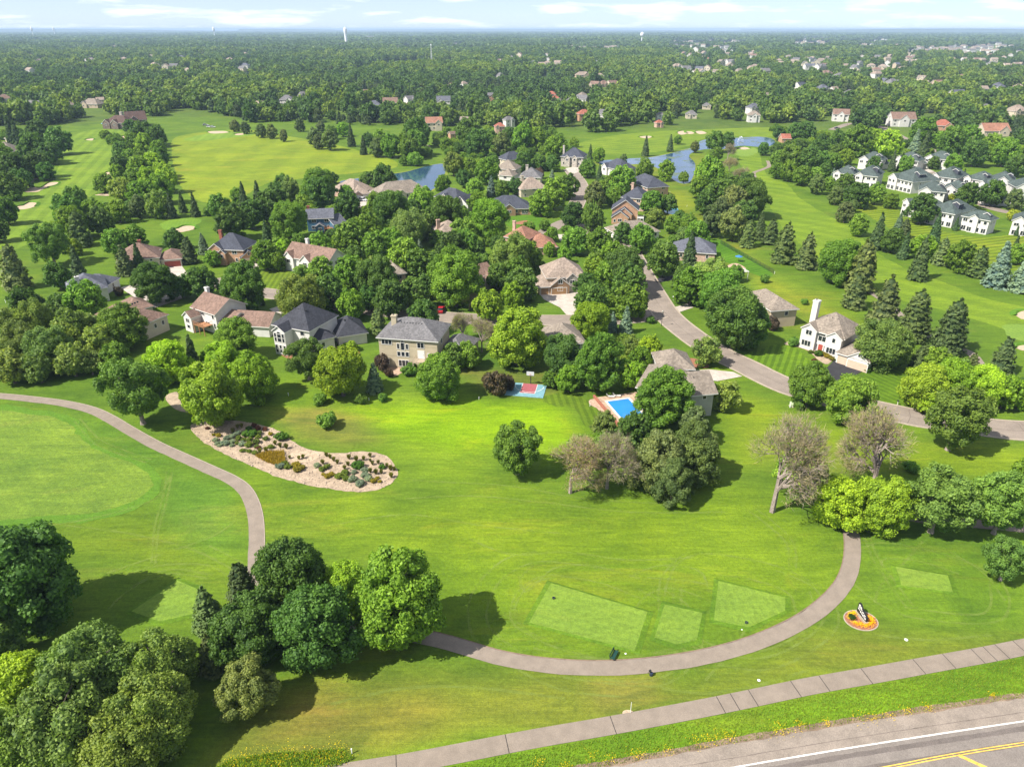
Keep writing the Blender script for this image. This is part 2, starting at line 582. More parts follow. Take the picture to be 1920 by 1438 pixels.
gm = fast_mesh('ground', V, F, [G_TURF], {'turf_tone': ('FLOAT_COLOR', 'POINT', np.concatenate([tone, np.ones((len(tone), 1))], 1))})
tag(link('ground', gm), 'grass ground of lawns, rough and wood floor to the horizon', kind='structure')

def track_material():
    """bent, paler grass: a broken thin film over the turf"""
    m, nt, bs = nodes_of('bent_grass')
    bs.inputs['Base Color'].default_value = (0.25, 0.33, 0.07, 1)
    bs.inputs['Roughness'].default_value = .9
    bs.inputs['Specular IOR Level'].default_value = .1
    t = nt.nodes.new('ShaderNodeBsdfTransparent')
    mx = nt.nodes.new('ShaderNodeMixShader')
    f = ramp_mix(nt, noise_node(nt, .35, 4, .7, pos_node(nt)), (.05,) * 3, (.45,) * 3, .38, .72)
    nt.links.new(f, mx.inputs[0]); nt.links.new(t.outputs[0], mx.inputs[1]); nt.links.new(bs.outputs[0], mx.inputs[2])
    nt.links.new(mx.outputs[0], nt.nodes['Material Output'].inputs['Surface'])
    return m


import itertools
TRACK, TZ = track_material(), itertools.count()

# mown areas ------------------------------------------------------
TURF_Z = 0.03


LAWNS = []


def mown(name, px, colr, stripe, label, z=TURF_Z, amp=.14, dry=.2, mott=.8):
    if 'lawn' in name: LAWNS.append(px)
    o = sheet(name, px, z, turf('turf_' + name + str(len(MATS)), (colr[0] * .86, colr[1] * .80, colr[2] * .78), stripe, amp, dry, random.random() * 3, mott), wobble=.8)
    return tag(o, label, kind='structure')


mown('fairway', [(135, 256), (180, 244), (238, 247), (232, 275), (212, 300), (205, 330), (192, 352), (165, 372), (120, 392), (92, 430), (60, 455), (20, 470), (-40, 480), (-40, 440), (20, 420), (35, 395), (62, 366), (95, 345), (108, 318), (118, 290)],
     (0.150, 0.262, 0.030), (7, .35), 'long striped fairway running up to the clubhouse', amp=.10)
mown('driving_range', [(330, 258), (400, 246), (470, 245), (540, 256), (610, 268), (690, 287), (740, 302), (740, 315), (690, 322), (620, 330), (560, 336), (500, 345), (440, 376), (385, 380), (345, 358), (328, 320), (322, 285)],
     (0.185, 0.275, 0.024), (26, .1), 'broad yellow-green driving range field', amp=.05, dry=.5)
mown('practice_green', [(345, 262), (400, 249), (460, 247), (480, 252), (440, 258), (380, 264)], (0.16, 0.29, 0.04), (6, .2), 'pale practice tee strip at top of driving range', TURF_Z + .01, amp=.06)
mown('fairway', [(1150, 255), (1230, 247), (1330, 243), (1440, 239), (1475, 247), (1440, 257), (1370, 256), (1315, 262), (1300, 272), (1240, 284), (1170, 290), (1110, 288), (1075, 278), (1095, 266)],
     (0.150, 0.250, 0.026), (9, 1.1), 'striped fairway beyond the winding pond', amp=.10)
mown('fairway', [(1395, 282), (1420, 284), (1430, 310), (1440, 330), (1475, 345), (1500, 372), (1545, 400), (1600, 430), (1640, 470), (1700, 505), (1770, 530), (1850, 560), (1960, 590), (1960, 650), (1860, 610), (1760, 580), (1680, 560), (1600, 520), (1530, 480), (1470, 430), (1440, 380), (1425, 350), (1400, 325), (1385, 300)],
     (0.150, 0.258, 0.024), (10, .75), 'pale fairway curving between the pines and the townhouses', amp=.07)
mown('townhouse_lawn', [(1585, 350), (1660, 362), (1690, 400), (1740, 425), (1830, 445), (1930, 440), (1990, 470), (1960, 510), (1870, 500), (1780, 470), (1690, 440), (1620, 400), (1590, 380)],
     (0.140, 0.225, 0.018), (3.2, 1.9), 'lawn mown in stripes below the white townhouses', amp=.22, dry=.4)
mown('house_lawn', [(1425, 655), (1470, 645), (1510, 668), (1530, 700), (1520, 720), (1470, 712), (1440, 695), (1395, 670)], (0.100, 0.205, 0.016), (1.7, -.45), 'striped front lawn of the big white house', amp=.2, dry=.1)
mown('house_lawn', [(1620, 700), (1660, 685), (1720, 695), (1760, 740), (1740, 770), (1690, 765), (1640, 740)], (0.100, 0.200, 0.016), (1.7, .5), 'striped side lawn beside the black driveway', amp=.16, dry=.2)
mown('house_lawn', [(486, 512), (515, 505), (545, 512), (548, 535), (520, 546), (482, 540), (470, 525)], (0.120, 0.205, 0.020), (1.8, .1), 'striped lawn before the red-roofed white house', amp=.18, dry=.2)
mown('house_lawn', [(946, 406), (985, 402), (1020, 412), (1015, 425), (975, 430), (950, 422)], (0.085, 0.205, 0.018), None, 'dark green lawn before the navy-roofed ranch house', dry=0)
mown('house_lawn', [(1020, 745), (1070, 735), (1130, 770), (1140, 800), (1100, 800), (1075, 765), (1030, 760)], (0.105, 0.190, 0.018), (1.6, .1), 'striped yard between the ball court and the pool', amp=.16)
mown('house_lawn', [(1325, 455), (1352, 452), (1440, 505), (1435, 520), (1390, 505), (1340, 480)], (0.080, 0.205, 0.018), (2.0, .9), 'fenced striped backyard lawn', amp=.18, dry=0)
mown('golf_fringe', [(-60, 768), (80, 770), (140, 785), (172, 822), (210, 846), (262, 862), (298, 890), (296, 925), (252, 955), (185, 975), (110, 980), (-60, 968)], (0.100, 0.225, 0.024), None, 'darker collar of turf around the large putting green', amp=.1, dry=.1, mott=.6)
mown('putting_green', [(-60, 778), (75, 779), (125, 792), (158, 828), (200, 853), (250, 869), (283, 893), (280, 920), (240, 945), (180, 961), (110, 965), (-60, 955)], (0.150, 0.258, 0.040), (1.4, .8), 'large pale putting green at the left edge', TURF_Z + .012, amp=.03, dry=.35, mott=.9)
mown('putting_green', [(1880, 612), (1900, 608), (1960, 615), (1960, 640), (1900, 636)], (0.165, 0.290, 0.050), (1.5, .3), 'pale putting green by the two bunkers at the right edge', TURF_Z + .012, amp=.06, mott=.4)
mown('putting_green', [(1380, 281), (1410, 277), (1422, 284), (1405, 293), (1380, 291)], (0.17, 0.29, 0.05), (1.5, .3), 'small pale green beyond the pond island', TURF_Z + .012, amp=.04, mott=.4)
mown('putting_green', [(300, 421), (330, 411), (370, 410), (376, 418), (350, 428), (315, 432)], (0.14, 0.27, 0.03), (1.5, .3), 'green beside the lone bunker behind the brown-roofed house', TURF_Z + .012, amp=.04, mott=.4)
for i, (px, lab) in enumerate([
        ([(1033, 1094), (1214, 1148), (1190, 1221), (992, 1168)], 'largest mown tee box, a long tilted rectangle'),
        ([(1246, 1134), (1317, 1150), (1306, 1201), (1268, 1209), (1227, 1196)], 'small five-sided tee box between the two larger ones'),
        ([(1347, 1090), (1472, 1121), (1472, 1146), (1404, 1177), (1338, 1164)], 'five-sided tee box nearest the bend of the path'),
        ([(1679, 1063), (1777, 1080), (1786, 1111), (1690, 1099)], 'tee box outside the bend of the cart path'),
        ([(333, 1089), (372, 1106), (362, 1152), (300, 1166), (247, 1147)], 'tee box tucked behind the dark spruces')]):
    o = sheet('tee_box', px, .16, turf('turf_tee%d' % i, (0.140, 0.225, 0.032), (1.3, 1.2 + i), .035, .25, .3, .45), curved=False)
    tag(o, lab, kind='structure')
    P = wpoly(px, False)
    c = P.mean(0)
    n = len(P)
    mb = MB()
    for k in range(n):
        a_, b_ = P[k], P[(k + 1) % n]
        ao, bo = a_ + (a_ - c) / np.linalg.norm(a_ - c) * .9, b_ + (b_ - c) / np.linalg.norm(b_ - c) * .9
        mb.poly([(*ao, .03), (*bo, .03), (*b_, .16), (*a_, .16)])
    bk = mb.build('bank', turf('turf_tee_bank', (0.088, 0.168, 0.016), dry=.1), o)
    rk = random.Random(i)
    dense = smooth(P, True, 1.2)
    for off in (1.4, 2.1, 3.3, 4.0, 5.4, 6.1, 7.6):
        if rk.random() < .42: continue
        R_ = np.linalg.norm(dense - c, axis=1)[:, None]
        ring = dense + (dense - c) / R_ * off * rk.uniform(.9, 1.15)
        s0 = rk.randrange(len(ring)); ln = int(len(ring) * rk.uniform(.35, .8))
        seg = np.roll(ring, -s0, 0)[:ln]
        ribbon('mower_track', smooth(seg[::3], False, 1.0), -.2, .2, .034 + .0002 * next(TZ), TRACK, o, wob=.08)

GR_OBJ = bpy.data.objects['ground']
for px in ([(312, 885), (306, 930), (291, 985), (284, 1055)], [(323, 885), (312, 940), (297, 995), (291, 1058)], [(120, 985), (240, 1000), (360, 1030), (450, 1075)], [(200, 1075), (300, 1040), (400, 1005), (450, 970)], [(230, 1080), (300, 1060), (390, 1060), (440, 1090)],
           [(215, 1130), (260, 1095), (320, 1075), (390, 1085)], [(205, 1140), (250, 1100), (315, 1068), (400, 1078)], [(60, 990), (180, 970), (290, 935), (320, 890)], [(140, 790), (175, 830), (220, 850), (275, 868)], [(150, 785), (186, 823), (230, 843), (285, 862)],
           [(1000, 1060), (975, 1085), (985, 1110), (1010, 1090), (1040, 1065), (1110, 1060), (1200, 1085)], [(1400, 955), (1440, 985), (1475, 1020), (1480, 1065)], [(1412, 950), (1452, 980), (1488, 1018), (1492, 1065)], [(1620, 1000), (1632, 1040), (1660, 1085), (1700, 1140)], [(1628, 995), (1642, 1038), (1672, 1082), (1712, 1136)],
           [(1730, 1015), (1690, 1060), (1650, 1100), (1640, 1130)], [(760, 900), (850, 905), (960, 912), (1100, 935), (1250, 945)], [(760, 935), (880, 930), (1000, 940), (1180, 960), (1360, 960)], [(620, 985), (760, 965), (900, 985), (1050, 1000)], [(880, 1010), (960, 1040), (1060, 1035), (1180, 1050), (1300, 1045)],
           [(1180, 1080), (1240, 1060), (1310, 1070), (1330, 1110)], [(1000, 1215), (1080, 1232), (1180, 1232), (1290, 1210)], [(620, 1320), (760, 1290), (900, 1290), (1060, 1310)], [(1240, 1290), (1320, 1300), (1420, 1285), (1520, 1255)], [(1640, 1190), (1740, 1200), (1860, 1190)]):
    ribbon('mower_track', ribbon_line(px, 1.2), -.22, .22, .034 + .0002 * next(TZ), TRACK, GR_OBJ, wob=.12)

# bunkers: sand sheets with a raised turf lip on the far side
LIP = turf('turf_bunker_lip', (0.085, 0.19, 0.02), dry=0)
for px, lab in [
        ([(45, 360), (60, 351), (75, 353), (92, 343), (110, 342), (105, 348), (85, 353), (70, 360)], 'long double-lobed sand bunker beside the left fairway'),
        ([(23, 389), (42, 386), (55, 380), (70, 381), (62, 389), (40, 393)], 'low curved sand bunker at the left trees'),
        ([(160, 262), (176, 260), (172, 264)], 'small sand bunker below the clubhouse green'),
        ([(211, 266), (230, 256), (243, 255), (240, 262), (225, 268)], 'bunker at the right of the clubhouse green'),
        ([(196, 326), (205, 323), (210, 331), (203, 334)], 'small bunker behind the lone maple'),
        ([(178, 366), (200, 362), (210, 358), (208, 367), (186, 367)], 'bunker under the lone maple beside the fairway'),
        ([(328, 432), (345, 424), (364, 424), (366, 429), (350, 434), (335, 436)], 'lone sand bunker behind the brown-roofed house'),
        ([(1270, 248), (1282, 246), (1288, 251), (1276, 253)], 'leftmost bunker of the trio beyond the pond'),
        ([(1284, 247), (1296, 247), (1302, 250), (1292, 252)], 'middle bunker of the trio beyond the pond'),
        ([(1303, 247), (1316, 246), (1325, 250), (1312, 252)], 'rightmost bunker of the trio beyond the pond'),
        ([(1198, 257), (1214, 255), (1223, 257), (1212, 260)], 'bunker near the pines beyond the pond'),
        ([(1384, 278), (1396, 276), (1406, 279), (1394, 281)], 'sand strip at the green beyond the island'),
        ([(1904, 588), (1920, 582), (1950, 585), (1950, 602), (1915, 598)], 'upper sand bunker at the right edge'),
        ([(1904, 650), (1918, 646), (1950, 648), (1950, 658), (1912, 656)], 'lower sand bunker at the right edge'),
        ([(440, 252), (455, 250), (456, 253), (445, 254)], 'tiny bunker at the top of the driving range'),
        ([(783, 274), (800, 272), (808, 275), (795, 278)], 'bunker between trees above the left pond'),
        ([(390, 247), (420, 246), (428, 249), (400, 251)], 'pale sand strip on the practice tee')]:
    o = sheet('sand_bunker', px, TURF_Z + .02, SAND, step=.8, wobble=.5)
    tag(o, lab, kind='structure')
    P = wpoly(px, True, .8)
    ymid = P[:, 1].mean()
    n = len(P)
    c = P.mean(0)
    mb = MB()
    for i in range(n):
        a, b = P[i], P[(i + 1) % n]
        if a[1] > ymid - 1 and b[1] > ymid - 1:
            ao, bo = a + (a - c) / np.linalg.norm(a - c) * 1.6, b + (b - c) / np.linalg.norm(b - c) * 1.6
            ai, bi = a - (a - c) / np.linalg.norm(a - c) * .5, b - (b - c) / np.linalg.norm(b - c) * .5
            mb.poly([(*ai, .05), (*bi, .05), (*b, .55), (*a, .55)])
            mb.poly([(*a, .55), (*b, .55), (*bo, .035), (*ao, .035)])
    if mb.f: mb.build('turf_lip', LIP, o)

# streets, paths --------------------------------------------------
CRACK_PALE = plain('worn_crack', (0.13, 0.105, 0.09), .9, .3)
STREET = ribbon_line([(2500, 850), (2250, 830), (2010, 812), (1920, 808), (1860, 803), (1790, 793), (1720, 784), (1660, 771), (1600, 758), (1540, 744), (1480, 726), (1435, 706), (1400, 688), (1358, 668), (1320, 646), (1288, 623), (1262, 602), (1242, 580), (1224, 551), (1207, 522), (1192, 495), (1178, 470), (1160, 452)])
SIDE = ribbon_line([(1236, 588), (1205, 594), (1150, 599), (1065, 601), (1000, 601), (930, 600), (860, 597), (800, 592), (720, 584), (650, 575), (580, 563), (520, 553), (465, 545), (420, 533), (408, 522)])
UPPER = ribbon_line([(1160, 452), (1120, 440), (1070, 432), (1025, 428)][:2] + [(1085, 420), (1070, 405), (1080, 385), (1090, 362), (1088, 345), (1078, 330), (1068, 318)])
ROADS = []
for C, w, lab in ((STREET, 4.0, 'curving residential street between the houses'), (SIDE, 3.8, 'side street running left among the tree crowns'), (UPPER, 3.6, 'upper street climbing to the stone house')):
    ROADS.append((C, w + 1.0))
    st = tag(ribbon('street', C, -w, w, .06 + .003 * len(ROADS), ASPH), lab, kind='structure')
    rk = random.Random(len(ROADS))
    for i in range(8, len(C) - 8, 1):
        if rk.random() > .055: continue
        q0, q1 = offset_line(C, -w + .1)[i], offset_line(C, w - .1)[i]
        m_ = 6
        pts = np.array([q0 + (q1 - q0) * k / m_ + np.array([rk.uniform(-.35, .35), rk.uniform(-.35, .35)]) for k in range(m_ + 1)])
        ribbon('crack', smooth(pts, False, .8), -.05, .05, .075 + .003 * len(ROADS), CRACK_PALE, st)
    ribbon('crack', offset_line(C, .1 + .12 * np.sin(np.arange(len(C)) * .37)), -.04, .04, .078 + .003 * len(ROADS), CRACK_PALE, st)
    k = tag(ribbon('kerb', C, w, w + .45, .0, KERB, h=.16), 'pale concrete kerb on one side of ' + lab, kind='structure')
    tag(ribbon('kerb', C, -w - .45, -w, .0, KERB, h=.16), 'pale concrete kerb on the other side of ' + lab, kind='structure')
CUL = sheet('street_turning_circle', [(996, 444), (1015, 430), (1045, 415), (1062, 412), (1066, 420), (1045, 432), (1020, 446)], .072, ASPH)
tag(CUL, 'turning area of the upper street by the rust-roofed house', kind='structure')
for C_, lab in ((ribbon_line([(560, 402), (600, 394), (640, 392), (680, 386), (720, 380), (760, 378)]), 'short street behind the blue house'),
                (ribbon_line([(1660, 310), (1700, 318), (1725, 321), (1756, 326), (1800, 345), (1830, 375), (1858, 390), (1900, 400), (1960, 405)]), 'lane between the white townhouses'),
                (ribbon_line([(1560, 244), (1575, 238), (1600, 232), (1650, 238), (1700, 262), (1760, 285), (1830, 290), (1960, 296)]), 'road behind the townhouses')):
    ROADS.append((C_, 4.0))
    tag(ribbon('street', C_, -3.3, 3.3, .06, ASPH), lab, kind='structure')

CART1 = ribbon_line([(-420, 735), (-240, 733), (-80, 738), (0, 743), (60, 749), (120, 757), (170, 769), (205, 785), (240, 806), (290, 834), (340, 857), (400, 884), (432, 899), (456, 916), (471, 941), (479, 972), (481, 1010), (480, 1050), (482, 1085), (500, 1130), (560, 1165), (660, 1180), (760, 1190), (815, 1199), (870, 1214), (930, 1232), (1000, 1245), (1080, 1252), (1160, 1252), (1240, 1245), (1320, 1232), (1400, 1211), (1470, 1183), (1520, 1155), (1560, 1122), (1584, 1092), (1596, 1060), (1599, 1030), (1597, 1003), (1592, 985), (1612, 966), (1660, 962), (1720, 972), (1790, 979), (1850, 984), (1960, 995), (2150, 1015), (2400, 1020)])
CARTW = 1.25
tag(ribbon('cart_path', CART1, -CARTW, CARTW, .065, ASPH_PATH, wob=.10), 'long asphalt cart path looping around the lawn and tees', kind='structure')
half = len(CART1) // 2
EDGING = plain('brown_edging', (0.20, 0.14, 0.10), .9, .2, 1.5)
tag(ribbon('path_edging', CART1[half:], CARTW, CARTW + .14, 0, EDGING, h=.10), 'low kerb along the inside of the path bend', kind='structure')
tag(ribbon('path_edging', CART1[:half], CARTW, CARTW + .12, 0, KERB, h=.08), 'thin pale edging on the house side of the cart path', kind='structure')
for px, lab in (([(1550, 520), (1590, 540), (1640, 553), (1700, 600), (1760, 640), (1815, 660), (1835, 680), (1842, 700)], 'narrow cart path passing behind the big white house'),
                ([(1417, 335), (1413, 325), (1430, 318), (1442, 312), (1440, 302)], 'cart path bending past the pond woods'),
                ([(20, 372), (30, 360), (45, 352), (60, 340), (75, 328)], 'path stub among the trees left of the bunkers')):
    tag(ribbon('cart_path', ribbon_line(px), -1.3, 1.3, .06, ASPH_PATH), lab, kind='structure')

# trail along the highway: dark bed with separate asphalt panels between the cracks
TRAIL = ribbon_line([(560, 1462), (660, 1447), (760, 1431), (860, 1412), (1000, 1385), (1150, 1359), (1300, 1331), (1400, 1311), (1520, 1286), (1650, 1263), (1760, 1243), (1850, 1227), (1920, 1213), (2020, 1193), (2250, 1150), (2500, 1106)], 0.5)
tr = tag(ribbon('trail', TRAIL, -1.28, 1.28, .045, CRACK), 'asphalt trail with transverse cracks beside the highway', kind='structure')
cuts_u = [740, 952, 1152, 1352, 1380, 1410, 1490, 1547, 1622, 1722, 1782, 1832, 1855, 1880, 1915]
tu = np.array([to_px(p[0], p[1], 0.0)[0] for p in TRAIL])
idx = [0] + [int(np.argmin(abs(tu - u))) for u in cuts_u] + [len(TRAIL) - 1]
for a, b in zip(idx[:-1], idx[1:]):
    if b - a < 2: continue
    seg = TRAIL[a:b + 1].copy()
    for e, s in ((0, 1), (-1, -1)):
        t = seg[1 if e == 0 else -2] - seg[e]
        seg[e] = seg[e] + t / np.linalg.norm(t) * .05
    A, B = offset_line(seg, -1.3), offset_line(seg, 1.3)
    # crack edges wander a little
    sh = random.uniform(-.18, .18)
    for e in (0, -1):
        t = (seg[1] - seg[0]) if e == 0 else (seg[-1] - seg[-2])
        A[e] += t / np.linalg.norm(t) * (-.03)
    mb = MB()
    n = len(seg)
    mb.add([(p[0], p[1], .07) for p in A] + [(p[0], p[1], .07) for p in B], [(i, i + 1, n + i + 1, n + i) for i in range(n - 1)])
    o = mb.build('panel', ASPH_PATH, tr)
    if o.data.polygons[0].normal.z < 0: o.data.flip_normals()

# highway
EDGE = ribbon_line([(900, 1478), (1130, 1438), (1200, 1426), (1400, 1389), (1600, 1355), (1800, 1325), (1920, 1308), (2120, 1280), (2600, 1215)], 1.0)
LINEW = ribbon_line([(1180, 1472), (1380, 1438), (1450, 1426), (1600, 1401), (1760, 1376), (1920, 1352), (2120, 1322), (2600, 1252)], 1.0)
LINEY = ribbon_line([(1480, 1472), (1670, 1438), (1740, 1424), (1830, 1408), (1920, 1394), (2120, 1362), (2600, 1287)], 1.0)


def between(name, A, B, z, mat, label):
    mb = MB().poly([(p[0], p[1], z) for p in A] + [(p[0], p[1], z) for p in B[::-1]])
    o = mb.build(name, mat)
    if o.data.polygons[0].normal.z < 0: o.data.flip_normals()
    return tag(o, label, kind='structure')


FARSIDE = offset_line(LINEY, -14.0)
between('highway_shoulder', EDGE, offset_line(LINEW, -.05), .06, HWY_SHOULDER, 'pale worn asphalt shoulder of the highway')
between('highway', offset_line(LINEW, -.05), FARSIDE, .062, HWY, 'grey highway crossing the lower right corner')
HW = bpy.data.objects['highway']
WORN = plain('wheel_worn_asphalt', (0.138, 0.117, 0.104), .85, .12, .4, 9)
for k in (-.95, -2.75): ribbon('wheel_track', offset_line(LINEW, k), -.32, .32, .068, WORN, HW, wob=.12)
rk = random.Random(4)
for i in range(6, len(LINEW) - 6, 1):
    if rk.random() < .06:
        q0, q1 = LINEW[i], offset_line(LINEW, -3.3)[min(len(LINEW) - 1, i + rk.randrange(-1, 2))]
        pts = np.array([q0 + (q1 - q0) * k / 5 + np.array([rk.uniform(-.2, .2), rk.uniform(-.15, .15)]) for k in range(6)])
        ribbon('crack', smooth(pts, False, .6), -.025, .025, .0705, CRACK, HW)
SHO = bpy.data.objects['highway_shoulder']
ribbon('gravel_edge', EDGE, -.1, .75, .066, plain('dirty_road_edge', (0.20, 0.145, 0.10), .95, .3, .8, 6), SHO, wob=.25)
ribbon('crack', offset_line(LINEW, 1.15), -.03, .03, .071, CRACK_PALE, SHO, wob=.06)
tag(ribbon('road_marking', LINEW, -.1, .1, .075, WHITE_PAINT), 'solid white edge line of the highway', kind='structure')
tag(ribbon('road_marking', LINEY, .08, .22, .075, YELLOW_PAINT), 'upper line of the double yellow centre marking', kind='structure')
tag(ribbon('road_marking', LINEY, -.22, -.08, .075, YELLOW_PAINT), 'lower line of the double yellow centre marking', kind='structure')
DIAG = ribbon_line([(1797, 1416), (1850, 1440), (1900, 1464)], 1.0)
tag(ribbon('road_marking', DIAG, -.22, .22, .08, YELLOW_PAINT), 'broad yellow diagonal marking on the highway', kind='structure')

# driveways
for px, mat, lab in [
        ([(1011, 551), (1083, 548), (1088, 560), (1078, 590), (1063, 592), (1050, 577), (1020, 562)], CONC, 'white concrete driveway of the tan triple-garage house'),
        ([(1290, 696), (1330, 693), (1375, 698), (1392, 706), (1345, 715), (1312, 711)], CONC, 'pale driveway behind the grey pool house'),
        ([(1543, 697), (1564, 676), (1618, 696), (1590, 712), (1565, 728), (1535, 722)], ASPH_BLACK, 'fresh black driveway of the big white house'),
        ([(310, 498), (338, 495), (352, 514), (336, 524), (315, 515)], CONC, 'pink driveway of the brown-roofed house'),
        ([(457, 494), (483, 491), (492, 497), (455, 516), (440, 524), (424, 520), (446, 504)], CONC, 'pink driveway of the navy-roofed brick house'),
        ([(225, 540), (262, 531), (270, 545), (300, 555), (335, 545), (342, 560), (290, 578), (255, 560)], CONC, 'driveway between the grey and brown roofs at left'),
        ([(1199, 490), (1228, 480), (1232, 490), (1208, 499)], ASPH_BLACK, 'upper dark driveway off the curving street'),
        ([(1226, 524), (1275, 514), (1278, 522), (1232, 531)], ASPH_BLACK, 'lower dark driveway off the curving street'),
        ([(1266, 576), (1295, 568), (1300, 577), (1273, 586)], CONC, 'short pale driveway right of the street'),
        ([(664, 378), (690, 374), (700, 384), (680, 390)], CONC, 'driveway with the white car'),
        ([(505, 580), (530, 572), (545, 580), (522, 592)], CONC, 'driveway between the white house and the charcoal roof'),
        ([(1716, 318), (1737, 316), (1752, 322), (1730, 326)], CONC, 'driveway of a back-row townhouse'),
        ([(1045, 440), (1066, 440), (1068, 447), (1050, 452)], CONC, 'driveway of the rust-roofed house'),
        ([(1060, 316), (1085, 312), (1090, 322), (1070, 328)], CONC, 'driveway of the stone house')]:
    LAWNS.append(px)
    tag(sheet('driveway', px, .085, mat, curved=False), lab, kind='structure')

# water -----------------------------------------------------------


def water(name, col, rough=.06, algae=None):
    m, nt, b = nodes_of(name)
    p = pos_node(nt)
    c = ramp_mix(nt, noise_node(nt, .05, 4, .6, p), tuple(x * .8 for x in col), tuple(x * 1.2 for x in col))
    if algae:
        f = ramp_mix(nt, noise_node(nt, .10, 6, .65, p), (0, 0, 0), (1, 1, 1), .53, .62)
        c = mul(nt, c, algae, f, 'MIX')
        r = ramp_mix(nt, noise_node(nt, .10, 6, .65, p), (rough,) * 3, (.6,) * 3, .53, .62)
        nt.links.new(r, b.inputs['Roughness'])
    else: b.inputs['Roughness'].default_value = rough
    nt.links.new(c, b.inputs['Base Color'])
    b.inputs['Specular IOR Level'].default_value = .6
    bump(nt, b, noise_node(nt, 1.2, 3, .6, p), .06, .05)
    return m


POND = water('pond_water', (0.026, 0.066, 0.120), .07)
POND2 = water('algae_pond_water', (0.028, 0.075, 0.150), .07, (0.10, 0.14, 0.07))
REED = turf('turf_pond_bank', (0.155, 0.200, 0.030), dry=.5)
PONDS = []
for px, mat, lab in [
        ([(640, 340), (700, 331), (760, 323), (800, 312), (831, 308), (835, 322), (824, 342), (806, 358), (760, 362), (700, 352), (650, 347)], POND, 'pond with tree reflections behind the houses'),
        ([(1120, 303), (1175, 298), (1215, 296), (1250, 290), (1288, 280), (1310, 277), (1312, 266), (1335, 261), (1385, 259), (1425, 257), (1448, 261), (1453, 270), (1432, 276), (1390, 274), (1357, 280), (1326, 280), (1302, 285), (1292, 293), (1303, 307), (1301, 327), (1290, 344), (1268, 341), (1243, 322), (1215, 309), (1180, 309), (1140, 312)], POND2, 'winding pond with algae patches and a fountain'),
        ([(735, 122), (775, 119), (815, 118), (800, 124), (760, 127)], POND, 'distant lake among the woods'),
        ([(640, 140), (690, 132), (735, 128), (700, 138), (660, 143)], POND, 'dark far inlet below the wooded bank')]:
    P = wpoly(px, True, 2.0)
    PONDS.append(P)
    c = P.mean(0)
    tag(sheet('pond_bank', np.array([p + (p - c) / (np.linalg.norm(p - c) + 1e-6) * 2.2 for p in P]), .045, REED, world=True), 'reedy bank ring around the ' + lab, kind='structure')
    tag(sheet('pond', P, .06, mat, world=True), lab, kind='structure')
# pool water, gravel bed and others come with their objects below

# ------------------------------------------------------------------ houses
R_BROWN = shingle('brown_shingles', (0.185, 0.120, 0.092))
R_CHAR = shingle('charcoal_shingles', (0.040, 0.042, 0.052))
R_NAVY = shingle('navy_shingles', (0.055, 0.060, 0.078))
R_GREY = shingle('grey_shingles', (0.135, 0.130, 0.132))
R_SLATE = shingle('blue_grey_shingles', (0.098, 0.103, 0.125))
R_TAN = shingle('tan_shingles', (0.260, 0.205, 0.165))
R_TAUPE = shingle('taupe_shingles', (0.215, 0.180, 0.145))
R_RUST = shingle('rust_shingles', (0.270, 0.135, 0.090))
R_GREEN = shingle('green_grey_shingles', (0.062, 0.082, 0.076))
R_RED = shingle('red_shingles', (0.290, 0.105, 0.070))
W_WHITE = WHITE
R_DBROWN = shingle('dark_brown_shingles', (0.085, 0.052, 0.042))
W_TIMBER = plain('dark_timber_and_stone', (0.17, 0.13, 0.11), .9, .4, .8)
W_CREAM = siding('cream_siding', (0.54, 0.47, 0.36))
W_BEIGE = siding('beige_stucco', (0.45, 0.385, 0.27), 3.0)
W_TAN = siding('tan_siding', (0.46, 0.37, 0.27))
W_BLUE = siding('blue_siding', (0.060, 0.150, 0.235))
W_GREYW = siding('pale_grey_siding', (0.42, 0.42, 0.38))
W_BRICK = plain('tan_brick', (0.42, 0.25, 0.155), .9, .2, 1.5, 5)
W_PINK = plain('pinkish_brick', (0.48, 0.33, 0.255), .9, .18, 1.5, 5)
W_STONE = plain('field_stone', (0.42, 0.38, 0.33), .9, .3, 1.2, 3)
W_SHAKE = siding('brown_shakes', (0.30, 0.19, 0.11))
GAR_W = siding('white_garage_door', (0.70, 0.68, 0.64), .5)
GAR_TAN = siding('peach_garage_door', (0.60, 0.45, 0.34), .5)
GAR_BR = siding('wooden_garage_door', (0.36, 0.21, 0.10), .5)
CH_BRICK = plain('red_brick', (0.30, 0.11, 0.07), .9, .25, 3)
DOOR_RED = plain('red_door', (0.35, 0.07, 0.05), .5, .1)
CEDAR = plain('cedar_deck', (0.36, 0.18, 0.09), .8, .2, 2)

FOOT = []            # (centre x, y, radius) of everything trees must keep clear of
RECTS = []           # exact rectangles (origin, ux, uy, L, d)
_WIN, _PANE = {}, {}


